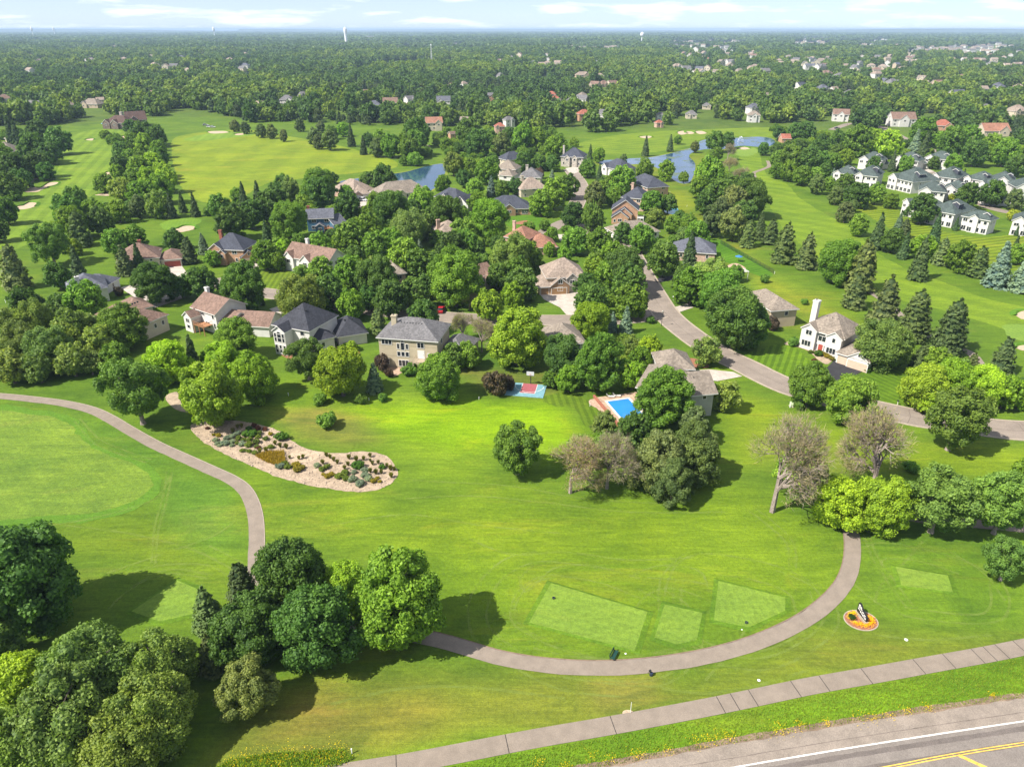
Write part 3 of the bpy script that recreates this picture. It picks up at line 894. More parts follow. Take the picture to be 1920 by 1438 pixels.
def window_mesh(w, h, arch=False):
    key = (round(w, 1), round(h, 1), arch)
    if key not in _WIN:
        w, h = key[0], key[1]
        t = .11
        mb = MB()
        mb.box(-w / 2, -w / 2 + t, -.09, .02, 0, h)
        mb.box(w / 2 - t, w / 2, -.09, .02, 0, h)
        mb.box(-w / 2 + t, w / 2 - t, -.09, .02, 0, t)
        mb.box(-w / 2 + t, w / 2 - t, -.09, .02, h - t, h)
        k = int(round(w / 0.95))
        for i in range(1, k):
            x = -w / 2 + w * i / k
            mb.box(x - .045, x + .045, -.085, .02, t, h - t)
        if h > 2.2: mb.box(-w / 2 + t, w / 2 - t, -.08, .02, h * .48, h * .48 + .1)
        pm = MB()
        pm.poly([(-w / 2 + .03, -.035, .03), (w / 2 - .03, -.035, .03), (w / 2 - .03, -.035, h - .03), (-w / 2 + .03, -.035, h - .03)])
        if arch:
            n, r = 12, w / 2
            for i in range(n):
                a, b = math.pi * i / n, math.pi * (i + 1) / n
                o0, o1 = (r * math.cos(a), r * math.sin(a)), (r * math.cos(b), r * math.sin(b))
                i0, i1 = ((r - t) * math.cos(a), (r - t) * math.sin(a)), ((r - t) * math.cos(b), (r - t) * math.sin(b))
                mb.add([(o0[0], -.09, h + o0[1]), (o1[0], -.09, h + o1[1]), (i1[0], -.09, h + i1[1]), (i0[0], -.09, h + i0[1])], [(0, 1, 2, 3)])
                mb.add([(o0[0], -.09, h + o0[1]), (o1[0], -.09, h + o1[1]), (o1[0], .02, h + o1[1]), (o0[0], .02, h + o0[1])], [(3, 2, 1, 0)])
            pm.poly([(r * .97 * math.cos(math.pi * i / n), -.035, h + r * .97 * math.sin(math.pi * i / n)) for i in range(n + 1)])
        _WIN[key] = mb.mesh('window', (TRIM,))
        _PANE[key] = pm.mesh('pane', (GLASS,))
    return _WIN[key], _PANE[key]


class Sec:
    pass


class House:
    def __init__(self, label, wall, roof, name='house', cat='house', group=None, A=None):
        self.label, self.wall, self.roof = label, wall, roof
        self.root = None
        self.name, self.cat, self.group = name, cat, group
        self.secs = []

    def section(self, A, B, z, d=None, C=None, roof='hip', pitch=32, wall=None, rmat=None, over=.5, world=None, z0=0.0, auto=True, faces='flr'):
        s = Sec()
        if world is not None:
            o, ux, Ln = world
            s.o, s.ux, s.L = Vector((o[0], o[1])), Vector(ux).normalized(), Ln
        else:
            a, b = at(*A, z), at(*B, z)
            s.o = Vector((a.x, a.y))
            ab = Vector((b.x - a.x, b.y - a.y))
            s.L, s.ux = ab.length, ab.normalized()
        s.uy = Vector((-s.ux.y, s.ux.x))
        if C is not None:
            c = at(*C, z)
            d = abs((Vector((c.x, c.y)) - s.o).dot(s.uy))
            d = min(max(d, 5), 18)
        s.d, s.z, s.pitch = d, z, pitch
        s.yaw = math.atan2(s.ux.y, s.ux.x)
        if self.root is None:
            self.root = empty(self.name, (s.o.x, s.o.y, 0))
            tag(self.root, self.label, self.cat, self.group)
            self.base = Vector((s.o.x, s.o.y, 0))
        self.secs.append(s)
        mid = s.o + s.ux * s.L / 2 + s.uy * s.d / 2
        FOOT.append((mid.x, mid.y, max(s.L, s.d) * .5))
        RECTS.append((s.o.copy(), s.ux.copy(), s.uy.copy(), s.L, s.d))
        self._block(s, 0, s.L, 0, s.d, z0, z, roof, pitch, wall or self.wall, rmat or self.roof, over)
        s.wallmat = wall or self.wall
        if auto: self.auto(s, faces)
        return s

    def P(self, s, x, y, z):
        p = s.o + s.ux * x + s.uy * y
        return Vector((p.x, p.y, z)) - self.base

    def _block(self, s, x0, x1, y0, y1, z0, z, roof, pitch, wall, rmat, over):
        P = lambda x, y, zz: self.P(s, x, y, zz)
        tp = math.tan(math.radians(pitch))
        w, dp = x1 - x0, y1 - y0
        j = random.uniform(0, .02)
        # walls
        mb = MB()
        c = [(x0, y0), (x1, y0), (x1, y1), (x0, y1)]
        for i in range(4):
            a, b = c[i], c[(i + 1) % 4]
            mb.poly([P(*a, z0), P(*b, z0), P(*b, z), P(*a, z)])
        if roof == 'gable':
            h = z + dp / 2 * tp
            for x in (x0, x1): mb.poly([P(x, y0, z), P(x, y1, z), P(x, (y0 + y1) / 2, h)])
        elif roof == 'gabley':
            h = z + w / 2 * tp
            for y in (y0, y1): mb.poly([P(x0, y, z), P(x1, y, z), P((x0 + x1) / 2, y, h)])
        mb.build('wall', wall, self.root)
        # roof
        mb = MB()
        o, t = over, .24
        X0, X1, Y0, Y1 = x0 - o, x1 + o, y0 - o, y1 + o
        ze = z - o * tp * .85 + .16 + j
        if roof == 'hip':
            W_, D_ = X1 - X0, Y1 - Y0
            sp = min(W_, D_) / 2
            hr = ze + sp * tp
            if W_ >= D_: r0, r1 = (X0 + sp, (Y0 + Y1) / 2), (X1 - sp, (Y0 + Y1) / 2)
            else: r0, r1 = ((X0 + X1) / 2, Y0 + sp), ((X0 + X1) / 2, Y1 - sp)
            e = [P(X0, Y0, ze), P(X1, Y0, ze), P(X1, Y1, ze), P(X0, Y1, ze)]
            q0, q1 = P(*r0, hr), P(*r1, hr)
            if W_ >= D_:
                mb.poly([e[0], e[1], q1, q0]).poly([e[2], e[3], q0, q1]).poly([e[3], e[0], q0]).poly([e[1], e[2], q1])
            else:
                mb.poly([e[0], e[1], q0]).poly([e[2], e[3], q1]).poly([e[3], e[0], q0, q1]).poly([e[1], e[2], q1, q0])
            l = [p - Vector((0, 0, t)) for p in e]
            for i in range(4): mb.poly([l[i], l[(i + 1) % 4], e[(i + 1) % 4], e[i]], 1)
            mb.poly(l[::-1], 1)
            s.ridge = hr
        else:
            sw = roof == 'gabley'
            if sw: m0, m1, n0, n1 = Y0, Y1, X0, X1
            else: m0, m1, n0, n1 = X0, X1, Y0, Y1
            Q = (lambda m, n, zz: P(n, m, zz)) if sw else (lambda m, n, zz: P(m, n, zz))
            mid = (n0 + n1) / 2
            hr = ze + (n1 - n0) / 2 * tp
            for n in (n0, n1):
                a, b, c2, d2 = Q(m0, n, ze), Q(m1, n, ze), Q(m1, mid, hr), Q(m0, mid, hr)
                k = Vector((0, 0, t))
                flip = (n == n0) == sw
                f = (lambda *p: list(p)[::-1]) if flip else (lambda *p: list(p))
                mb.poly(f(a, b, c2, d2))
                mb.poly(f(d2 - k, c2 - k, b - k, a - k), 1)
                mb.poly(f(a - k, b - k, b, a), 1)
                mb.poly(f(d2, d2 - k, a - k, a), 1)
                mb.poly(f(b, b - k, c2 - k, c2), 1)
            s.ridge = hr
        mb.build('roof', (rmat, TRIM), self.root)

    def gable(self, s, f0, f1, proj=1.0, z=None, pitch=40, back=None, z0=0.0, wall=None, win=True, y=0.0, rmat=None):
        """a gabled bay on the front, f0..f1 as fractions of the facade"""
        x0, x1 = f0 * s.L, f1 * s.L
        z = (s.z if z is None else z) + .03
        b = back if back is not None else min(s.d * .5, 5)
        self._block(s, x0, x1, y - proj, y + b, z0, z, 'gabley', pitch, wall or s.wallmat, rmat or self.roof, .3)
        if win:
            w = min(1.8, (x1 - x0) * .45)
            self.win(s, 'f', (x0 + x1) / 2, max(z - 1.9, z0 + .4), w, 1.35, off=proj - y)

    def place(self, s, face, x, z, off=0.0):
        if face == 'f': p, r = self.P(s, x, -off, z), s.yaw
        elif face == 'l': p, r = self.P(s, -off, x, z), s.yaw - math.pi / 2
        elif face == 'r': p, r = self.P(s, s.L + off, x, z), s.yaw + math.pi / 2
        else: p, r = self.P(s, x, s.d + off, z), s.yaw + math.pi
        return p, r

    def win(self, s, face, x, z, w, h, off=0.0, arch=False):
        p, r = self.place(s, face, x, z, off)
        a, b = window_mesh(w, h, arch)
        o = link('window', a, self.root, loc=p, rz=r)
        link('pane', b, o)

    def auto(self, s, faces):
        st = max(1, int(round(s.z / 2.8)))
        for f in faces:
            Ln = s.L if f in 'fb' else s.d
            n = max(1, int(Ln / (4.2 if f == 'f' else 5.5)))
            for k in range(st):
                for i in range(n):
                    if f != 'f' and random.random() < .25: continue
                    x = Ln * (i + .5) / n + random.uniform(-.4, .4)
                    self.win(s, f, x, k * 2.75 + .95 + (s.z - st * 2.75) * .5, random.choice((1.0, 1.0, 1.9, 1.9)), random.choice((1.4, 1.4, 1.6)))

    def garage(self, s, face, x, w, mat=None, h=2.15, off=0.0):
        p, r = self.place(s, face, x, 0, off)
        mb = MB()
        for i in range(4):
            z0, z1 = .02 + i * h / 4, (i + 1) * h / 4 - .03
            mb.box(-w / 2, w / 2, -.07, .02, z0, z1)
        g = mb.build('garage_door', mat or GAR_W, self.root, loc=p, rz=r)
        fr = MB()
        fr.box(-w / 2 - .15, -w / 2, -.09, .02, 0, h + .15).box(w / 2, w / 2 + .15, -.09, .02, 0, h + .15).box(-w / 2, w / 2, -.085, .02, h, h + .14)
        fr.build('door_frame', TRIM, g)

    def door(self, s, face, x, mat=None, w=1.0, h=2.1, off=0.0, z=0.0):
        p, r = self.place(s, face, x, z, off)
        d = MB().box(-w / 2, w / 2, -.06, .02, 0, h).build('door', mat or DOOR_RED, self.root, loc=p, rz=r)
        MB().box(-w / 2 - .12, -w / 2, -.08, .02, 0, h + .12).box(w / 2, w / 2 + .12, -.08, .02, 0, h + .12).box(-w / 2, w / 2, -.08, .02, h, h + .12).build('door_frame', TRIM, d)
        MB().box(w / 2 - .18, w / 2 - .1, -.12, -.06, 1.0, 1.12).build('handle', DARK_METAL, d)

    def chimney(self, s, x, y, top, mat=None, w=1.1, dd=.9):
        mb = MB()
        M = Matrix.Translation(self.P(s, x, y, 0)) @ Matrix.Rotation(s.yaw, 4, 'Z')
        mb.box(-w / 2, w / 2, -dd / 2, dd / 2, 0, top, M=M)
        mb.box(-w / 2 - .12, w / 2 + .12, -dd / 2 - .12, dd / 2 + .12, top - .35, top - .12, M=M)
        c = mb.build('chimney', mat or W_WHITE, self.root)
        f = MB()
        f.tube(M @ Vector((-.2, 0, top - .01)), M @ Vector((-.2, 0, top + .35)), .16, .16, 8)
        f.build('flue', DARK_METAL, c)

    def vents(self, s, n=4):
        tp = math.tan(math.radians(s.pitch))
        for i in range(n):
            x = s.L * (.3 + .4 * (i + .5) / n)
            y = s.d * .66
            z = s.z + (s.d - y) * tp * .97
            M = Matrix.Translation(self.P(s, x, y - s.d * .3, s.z + (y - s.d * .3) * tp * .97))
            MB().box(-.18, .18, -.18, .18, -.1, .32, M=M).build('roof_vent', DARK_METAL, self.root)

    def deck(self, s, x0, x1, proj, z, mat=CEDAR):
        M = Matrix.Translation(self.P(s, 0, 0, 0)) @ Matrix.Rotation(s.yaw, 4, 'Z')
        n = max(2, int((x1 - x0) / .3))
        mb = MB()
        for i in range(n):
            a = x0 + (x1 - x0) * i / n
            mb.box(a, a + (x1 - x0) / n - .03, -proj, -.02, z - .08, z, M=M)
        d = mb.build('deck', mat, self.root)
        for x in (x0 + .1, (x0 + x1) / 2, x1 - .1):
            MB().box(x - .09, x + .09, -proj + .05, -proj + .23, 0, z - .09, M=M).build('post', mat, d)
        r = MB()
        for zz in (z + .2, z + .95):
            r.box(x0, x1, -proj, -proj + .06, zz, zz + .07, M=M).box(x0, x0 + .06, -proj + .07, 0, zz, zz + .07, M=M).box(x1 - .06, x1, -proj + .07, 0, zz, zz + .07, M=M)
        k = int((x1 - x0) / .25)
        for i in range(k + 1):
            x = x0 + (x1 - x0 - .05) * i / k
            r.box(x, x + .045, -proj + .005, -proj + .05, z + .005, z + .19, M=M).box(x, x + .045, -proj + .005, -proj + .05, z + .275, z + .945, M=M)
        r.build('railing', mat, d)


# --- the near row
h = House('white house with brown gable roof, chimney, cedar deck and long low garage', W_WHITE, R_BROWN)
s = h.section((360, 575), (403, 589), 6.2, 10, roof='gable', pitch=30, auto=False, faces='')
for x in (.25, .42): h.win(s, 'f', s.L * x, 4.5, 1.9, 1.3)
h.win(s, 'f', s.L * .88, 4.3, 1.0, 1.4); h.win(s, 'f', s.L * .9, 1.4, 1.0, 1.8); h.win(s, 'f', s.L * .6, 1.2, 1.9, 1.9)
h.gable(s, .0, .34, 3.2, 4.6, 38, 3.5)
h.win(s, 'f', s.L * .17, 1.0, 1.4, 1.2, off=3.2); h.win(s, 'l', 3, 4.4, 1.2, 1.3); h.win(s, 'l', 6, 1.4, 1.2, 1.3)
h.deck(s, s.L * .36, s.L * .8, 3.0, 2.6)
h.chimney(s, .2, 5.5, 10.6)
s2 = h.section((404, 600), (424, 609), 3.6, 9, roof='gable', pitch=26, faces='f')
s3 = h.section((437, 608), (503, 612), 3.3, 8.6, roof='gable', pitch=30, auto=False)
h.win(s3, 'r', 3, 1.3, 1.0, 1.2); h.win(s3, 'f', s3.L * .2, 1.2, .8, 1.0)

h = House('white house with charcoal hip roofs and a tall arched window wall', W_WHITE, R_CHAR)
s = h.section((513, 607), (579, 619), 7.0, 12, pitch=38, auto=False)
h.gable(s, .2, .53, 3.2, 6.7, 36, 5, win=False)
b0 = .365 * s.L
h.win(s, 'f', b0, 3.6, 1.4, 2.4, off=3.2, arch=True)
for dx in (-1.25, 1.25): h.win(s, 'f', b0 + dx, 3.6, 0.9, 2.6, off=3.2)
for dx in (-1.25, 0, 1.25): h.win(s, 'f', b0 + dx, .5, 0.9, 2.4, off=3.2)
h.win(s, 'f', s.L * .1, 4.8, .8, 1.2); h.win(s, 'f', s.L * .8, 5.0, 1.4, 1.3); h.win(s, 'f', s.L * .75, 1.6, 1.9, 1.8)
h.win(s, 'l', 4, 4.6, 1.0, 1.4); h.win(s, 'l', 8, 1.6, 1.0, 1.4); h.vents(s, 6)
s2 = h.section((587, 639), (626, 630), 4.0, 9, pitch=34, faces='f')
s3 = h.section((634, 630), (687, 622), 3.3, 10, pitch=38, auto=False); h.vents(s3, 3)
h.win(s3, 'l', 1.5, 1.0, .9, 1.4)

h = House('beige stucco house with broad grey hip roof behind a bare tree', W_BEIGE, R_GREY)
s = h.section((709, 631), (819, 639), 8.2, 11.5, pitch=30, auto=False)
h.win(s, 'f', s.L * .14, 6.2, 2.8, 1.4); c = s.L * .41
h.win(s, 'f', c, 4.9, 1.1, 2.2, arch=True)
for dx in (-1.15, 1.15): h.win(s, 'f', c + dx, 5.2, .8, 1.6)
for dx in (-1.1, 0, 1.1): h.win(s, 'f', c + dx, 3.2, 1.0, 1.4)
h.win(s, 'f', s.L * .41, .4, 2.8, 1.9); h.win(s, 'f', s.L * .72, 5.8, 1.9, 1.6); h.door(s, 'f', s.L * .72, TRIM, 1.6, 2.1, z=3.0)
h.win(s, 'f', s.L * .87, 3.5, 1.4, 1.1); h.win(s, 'f', s.L * .1, .8, 1.9, 1.6)
h.deck(s, s.L * .62, s.L * .98, 2.6, 2.9, W_TAN)
h.chimney(s, s.L * .2, 4.2, 12.6, W_BEIGE, 1.3, 1.1); h.vents(s, 8)
h.win(s, 'l', 4, 5.8, 1.2, 1.5); h.win(s, 'r', 4, 5.8, 1.2, 1.5)
s2 = h.section((822, 655), (868, 662), 3.8, 10, pitch=32)

h = House('taupe-roofed house almost hidden behind big maples', W_GREYW, R_TAUPE)
s = h.section((1029, 645), (1096, 641), 4.6, 11, pitch=32)
h.gable(s, .02, .2, .8, 4.0, 40)

h = House('tan house with brown-shake gable and triple wooden garage doors', W_TAN, R_TAN)
s = h.section((1011, 537), (1067, 534), 2.9, 9, pitch=36, auto=False)
h.gable(s, .38, 1.0, .6, 2.95, 40, 6, wall=W_SHAKE)
h.garage(s, 'f', s.L * .19, 2.5, GAR_BR); h.garage(s, 'f', s.L * .66, 4.9, GAR_BR, off=.6)
h.win(s, 'f', s.L * .69, 3.5, 1.6, 1.5, off=.6)
s2 = h.section((1026, 520), (1098, 517), 5.4, 12, pitch=36, auto=False)
h.gable(s2, .50, .78, .8, 4.9, 42, 4, wall=W_STONE)
s2m = s2.L
h.win(s2, 'f', s2m * .86, 1.0, 1.9, 1.6); h.win(s2, 'r', 4, 4.0, 1.4, 1.4); h.win(s2, 'r', 8, 1.2, 1.4, 1.4); h.win(s2, 'l', 6, 4.0, 1.2, 1.4)

h = House('pale grey two-storey house beside the blue pool', W_GREYW, R_TAUPE)
s = h.section((1196, 724), (1268, 737), 6.0, 12, pitch=34)
s2 = h.section((1268, 741), (1339, 734), 6.0, 9.5, roof='gable', pitch=30, auto=False, over=.7)
h.win(s2, 'f', s2.L * .76, 4.3, 1.0, 1.4); h.win(s2, 'f', s2.L * .5, 1.5, 1.0, 1.6); h.win(s2, 'r', 4, 4.0, 1.2, 1.4)
h.vents(s2, 2)
s3 = h.section((1238, 690), (1300, 690), 5.2, 9, pitch=34, auto=False)

h = House('tan house with large taupe hip roof right of the street', W_TAN, R_TAUPE)
s = h.section((1447, 582), (1495, 578), 5.4, C=(1395, 550), pitch=30, auto=False)
for y in (.25, .5, .8):
    h.win(s, 'l', s.d * y, 3.4, 1.6, 1.5); h.win(s, 'l', s.d * y, .8, 1.6, 1.5)
h.win(s, 'f', s.L * .6, 3.4, 1.2, 1.4)

h = House('big white house with tall white chimney, arched window and black driveway', W_WHITE, R_TAUPE)
s = h.section((1507, 612), (1583, 634), 5.7, 11, pitch=36, auto=False)
h.gable(s, .0, .37, .9, 5.7, 36, 5, win=False); h.gable(s, .64, 1.0, 1.2, 5.5, 36, 5, win=False)
h.win(s, 'f', s.L * .19, 4.1, 1.8, 1.5, off=.9); h.win(s, 'f', s.L * .17, .9, 2.6, 1.7, off=.9)
h.win(s, 'f', s.L * .5, 3.0, 2.2, 1.6, arch=True); h.door(s, 'f', s.L * .5, DOOR_RED, 1.2, 2.2)
for dx in (-1.05, 1.05): h.win(s, 'f', s.L * .5 + dx, .1, .5, 2.1)
h.win(s, 'f', s.L * .82, 4.0, 1.0, 1.4, off=1.2); h.win(s, 'f', s.L * .8, .9, 2.6, 1.7, off=1.2)
h.win(s, 'l', 4, 4.0, 1.2, 1.4); h.win(s, 'l', 8, 1.0, 1.2, 1.4)
h.chimney(s, -.3, 6.0, 11.6, W_WHITE, 1.5, 1.5); h.vents(s, 3)
s2 = h.section((1571, 660), (1630, 678), 2.95, 11.5, pitch=32, auto=False)
h.gable(s2, .38, .98, .5, 2.95, 36, 5, win=False)
h.garage(s2, 'f', s2.L * .2, 2.7, GAR_TAN); h.garage(s2, 'f', s2.L * .69, 5.0, GAR_TAN, off=.5)
h.win(s2, 'f', s2.L * .69, 3.4, .7, .8, off=.5)

# --- second row
h = House('house with blue-grey hip roof behind a maple at far left', W_WHITE, R_SLATE)
s = h.section((130, 549), (200, 538), 4.6, 12, pitch=34); h.chimney(s, 3, 3, 8.5)
s = h.section((199, 534), (222, 521), 3.0, 9, pitch=32, faces='f')
h = House('cream house with broad brown hip roof at the willow grove', W_CREAM, R_BROWN)
s = h.section((264, 609), (312, 589), 4.8, C=(192, 584), pitch=30, auto=False); h.vents(s, 4)
h.win(s, 'f', s.L * .5, 2.2, 1.0, 1.4); h.win(s, 'f', s.L * .8, 2.2, 1.0, 1.4)
for y in (.3, .6, .85): h.win(s, 'l', s.d * y, 1.5, 1.9, 1.6)
s = h.section((240, 584), (285, 573), 3.4, 9, pitch=32, faces='f')
h = House('brown-roofed house with attached brown garage and pink driveway', W_CREAM, R_BROWN)
s = h.section((220, 489), (297, 482), 4.4, 12, pitch=34); h.chimney(s, s.L * .55, 7, 9.4, CH_BRICK)
s = h.section((301, 487), (339, 484), 3.0, 10, pitch=30, auto=False); h.garage(s, 'f', s.L * .55, 5.4, DOOR_RED)
h = House('tan brick house with steep navy roof and front gables', W_BRICK, R_NAVY)
s = h.section((393, 466), (455, 468), 5.7, 11, pitch=38)
h.gable(s, .0, .42, 1.0, 5.6, 38, 5); h.gable(s, .3, .5, 1.6, 4.6, 42, 4)
h.chimney(s, .8, 8, 10.5, CH_BRICK)
s = h.section((452, 483), (482, 479), 2.9, 8.5, roof='gabley', pitch=36, auto=False); h.garage(s, 'f', s.L * .5, 4.6, GAR_TAN); h.win(s, 'f', s.L * .5, 3.3, .8, 1.0)
h = House('white house with long reddish-brown roof and two front gables', W_WHITE, R_BROWN)
s = h.section((533, 479), (613, 494), 5.0, 10, roof='gable', pitch=36)
h.gable(s, .02, .24, .8, 4.8, 42); h.gable(s, .42, .64, 1.0, 4.6, 42); h.chimney(s, s.L * .2, 8, 9.8, W_WHITE)
h = House('blue-sided two-storey house with white windows and brick chimney', W_BLUE, R_SLATE)
s = h.section((575, 410), (624, 408), 5.6, 9, roof='gable', pitch=32)
h.gable(s, .32, .64, 2.6, 2.6, 34, 1, wall=W_BLUE); h.chimney(s, .6, 6, 9.6, CH_BRICK); h.deck(s, s.L * .64, s.L * .98, 3.0, 1.6)
s = h.section((626, 421), (648, 416), 3.2, 9, roof='gable', pitch=32)
h = House('tan-roofed house with white garage and parked white car', W_PINK, R_TAN)
s = h.section((621, 354), (663, 362), 3.6, 14, pitch=34); s2 = h.section((661, 365), (694, 362), 3.0, 11, pitch=34, auto=False)
h.gable(s2, .1, .5, .6, 3.0, 38); h.garage(s2, 'f', s2.L * .3, 3.0, GAR_W, off=.6); h.garage(s2, 'f', s2.L * .76, 3.4, GAR_W)
h = House('wide tan-roofed house with small front gables by the left pond', W_CREAM, R_TAUPE)
s = h.section((711, 367), (803, 357), 3.8, 13, pitch=36); h.gable(s, .06, .22, 1.2, 3.6, 42); h.gable(s, .36, .52, 1.2, 3.6, 42)
h = House('navy-roofed two-storey house with white gabled wing', W_CREAM, R_NAVY)
s = h.section((815, 368), (858, 375), 5.6, 10, pitch=36); h.gable(s, .3, .62, .8, 5.4, 42)
s = h.section((851, 381), (877, 385), 3.2, 9, roof='gabley', pitch=40, wall=W_WHITE)
h = House('low ranch house with long navy roof and a grey front gable', W_BRICK, R_NAVY)
s = h.section((917, 392), (996, 390), 3.2, 14, pitch=32); h.gable(s, .32, .62, 1.4, 3.2, 36, wall=W_SHAKE)
h.win(s, 'f', s.L * .85, .5, 2.8, 1.9)
h = House('two-storey house with rust-brown hip roof and brick chimney', W_PINK, R_RUST)
s = h.section((946, 443), (987, 449), 5.6, 11, pitch=34); h.chimney(s, .4, 7, 10.2, W_PINK); h.gable(s, .62, .95, 1.0, 5.2, 40)
s = h.section((993, 464), (1044, 462), 3.2, 11, pitch=34, faces='f')
h = House('tan-roofed house with pale chimney half hidden in the trees', W_CREAM, R_TAN)
s = h.section((826, 436), (871, 431), 5.4, 10, pitch=32); h.chimney(s, .5, 4, 9.6, W_PINK, 1.4)
h = House('small brown-roofed gable end peeping out between two trees', W_CREAM, R_BROWN)
s = h.section((892, 522), (926, 514), 4.2, 9, roof='gable', pitch=32); h.gable(s, .45, .95, 1.0, 3.6, 40)
h = House('narrow brick house front glimpsed between dark crowns', W_PINK, R_TAUPE)
s = h.section((737, 514), (760, 511), 6.0, 12, pitch=36)
h = House('taupe-roofed house left of the dark red shrub', W_CREAM, R_TAUPE)
s = h.section((929, 316), (966, 318), 5.4, 11, pitch=36); s = h.section((936, 328), (960, 330), 3.0, 9, pitch=34, wall=W_WHITE)
h = House('charcoal-roofed house just behind the taupe roofs', W_CREAM, R_NAVY)
s = h.section((950, 300), (985, 296), 5.4, 10, pitch=36)
h = House('grey hip-roofed house with a stone chimney', W_CREAM, R_GREY)
s = h.section((974, 332), (1013, 333), 4.4, 12, pitch=36); h.chimney(s, s.L * .3, 6, 10, W_STONE, 1.4)
h = House('sand-coloured hip roof with a pale chimney below the grey roof', W_CREAM, R_TAN)
s = h.section((977, 355), (1026, 352), 4.2, 12, pitch=36); h.chimney(s, s.L * .2, 7, 9.6, W_CREAM, 1.3)
h = House('stone house with dark hip roof and tall chimney at street end', W_STONE, R_NAVY)
s = h.section((1052, 293), (1093, 295), 6.2, 12, pitch=36); h.gable(s, .18, .42, 1.4, 5.6, 42); h.gable(s, .52, .74, .8, 5.6, 42); h.chimney(s, .5, 5, 12, W_STONE)
h = House('dark-roofed house at the near end of the winding pond', W_WHITE, R_NAVY)
s = h.section((1129, 311), (1162, 319), 4.6, 12, pitch=36); h.gable(s, .05, .35, 1.0, 4.4, 40)
h = House('house with tall navy roof above the brick gables', W_PINK, R_NAVY)
s = h.section((1166, 369), (1208, 373), 6.0, 12, pitch=36); h.chimney(s, 2, 10, 11, W_PINK)
s = h.section((1178, 338), (1215, 352), 4.8, 12, pitch=34)
h = House('tan brick house with three stacked front gables', W_BRICK, R_NAVY)
s = h.section((1148, 392), (1196, 394), 5.4, 9, roof='gabley', pitch=36, auto=False)
h.gable(s, .18, .78, 3.0, 4.0, 38, 3); h.gable(s, .02, .66, 5.4, 3.0, 36, 3)
h.win(s, 'f', s.L * .14, .9, 1.0, 1.3, off=5.4); h.win(s, 'f', s.L * .55, .9, .8, 1.3, off=5.4); h.win(s, 'r', 4, 3.6, 1.4, 1.4)
h.deck(s, s.L * 1.0, s.L * 1.25, 3, 2.4, TRIM)
h = House('low taupe roof behind the red ornamental tree', W_WHITE, R_TAUPE)
s = h.section((1160, 440), (1236, 433), 3.2, 12, pitch=30)
h = House('grey-roofed house behind the tall spruce by the dark driveways', W_PINK, R_SLATE)
s = h.section((1263, 470), (1341, 475), 3.6, 12, pitch=32)
h = House('tree-covered house by the white pergola', W_CREAM, R_NAVY)
s = h.section((1309, 525), (1376, 516), 5.0, 11, pitch=32)

# --- townhouses: white with green-grey roofs
TG = 'white townhouses with green-grey roofs'


def town(label, A, B, z=6.2, C=None, d=12, gab=(0, .36), rm=None, roof='hip', garage=None, lower=True):
    h = House(label, W_WHITE, rm or R_GREEN, 'townhouse', 'townhouse', TG)
    s = h.section(A, B, z, d if C is None else None, C, pitch=34, auto=False, roof=roof, over=.6)
    if gab: h.gable(s, gab[0], gab[1], .9, z - .1, 36, 5, win=False); o = .9
    if garage: h.garage(s, 'f', s.L * .5, min(4.8, s.L * .7), GAR_W)
    else:
        n = max(3, int(s.L / 2.6))
        for i in range(n):
            f = (i + .5) / n
            off = .9 if gab and gab[0] <= f <= gab[1] else 0
            if lower: h.win(s, 'f', s.L * f, .35, 1.9, 2.0, off=off)
            h.win(s, 'f', s.L * f, z - 2.3, 1.4 if i % 2 else 1.9, 1.4, off=off)
        for y in (.3, .65): h.win(s, 'r', s.d * y, 3.9, .9, 1.2)
        for y in (.3, .65): h.win(s, 'l', s.d * y, 3.9, .9, 1.2)
    tp = math.tan(math.radians(34))
    h._block(s, s.L * .66, s.L * .9, s.d * .28, s.d * .5, z + .2, z + s.d * .28 * tp * .75 + .6, 'gabley', 30, R_NAVY, rm or R_GREEN, .25)
    return h, s


town('townhouse at the left end of the front row, next to the woods', (1564, 323), (1601, 327), d=12)
town('second townhouse from the woods, with four wide patio openings', (1605, 327), (1645, 331), C=(1674, 322))
town('third townhouse from the woods, with a square bay on its left', (1669, 331), (1712, 341), C=(1732, 329), gab=(.0, .38))
town('townhouse right of the lane opening, with one wide left gable', (1746, 329), (1793, 335), C=(1806, 322))
town('townhouse with twin gables beside a lone spruce', (1810, 333), (1846, 339), d=12)
town('narrow gabled townhouse behind the round dark tree', (1832, 345), (1862, 350), d=11, gab=(0, .7))
town('townhouse behind with skylight gable at the far right', (1858, 336), (1900, 340), d=13, gab=(.3, .8), lower=False)
town('townhouse showing only gables and roof in mid block', (1725, 356), (1773, 360), d=12, gab=(.0, .45), lower=False)
town('olive-green roofed townhouse behind the dark round tree', (1772, 352), (1812, 356), d=11, gab=(.0, .5), lower=False)
town('townhouse half hidden by the big tree above the striped lawn', (1697, 377), (1730, 388), d=12)
town('townhouse with left gable above the striped lawn behind a spruce', (1741, 392), (1790, 401), C=(1826, 388))
town('green-roofed townhouse nearest the striped lawn with corner deck post', (1806, 404), (1856, 413), C=(1884, 411), gab=(.3, .62))
town('low townhouse wing beside the lane at right', (1848, 372), (1898, 374), z=3.4, d=10, gab=None, lower=False)
town('townhouse cut off by the right edge above the lawn', (1900, 412), (1950, 418), d=12, gab=(0, .5))
town('townhouse at the right edge with a broad white gable', (1906, 350), (1950, 352), d=12, gab=(0, .6), lower=False)
town('back-row townhouse nearest the woods with tall white gable', (1612, 297), (1654, 301), d=11, gab=(0, .4), lower=False)
town('white garage wing left of the small spruces', (1650, 308), (1670, 307), z=3.0, d=9, gab=None, garage=True)
town('middle back-row townhouse behind the small spruces', (1678, 297), (1722, 302), d=11, gab=(0, .4), lower=False)
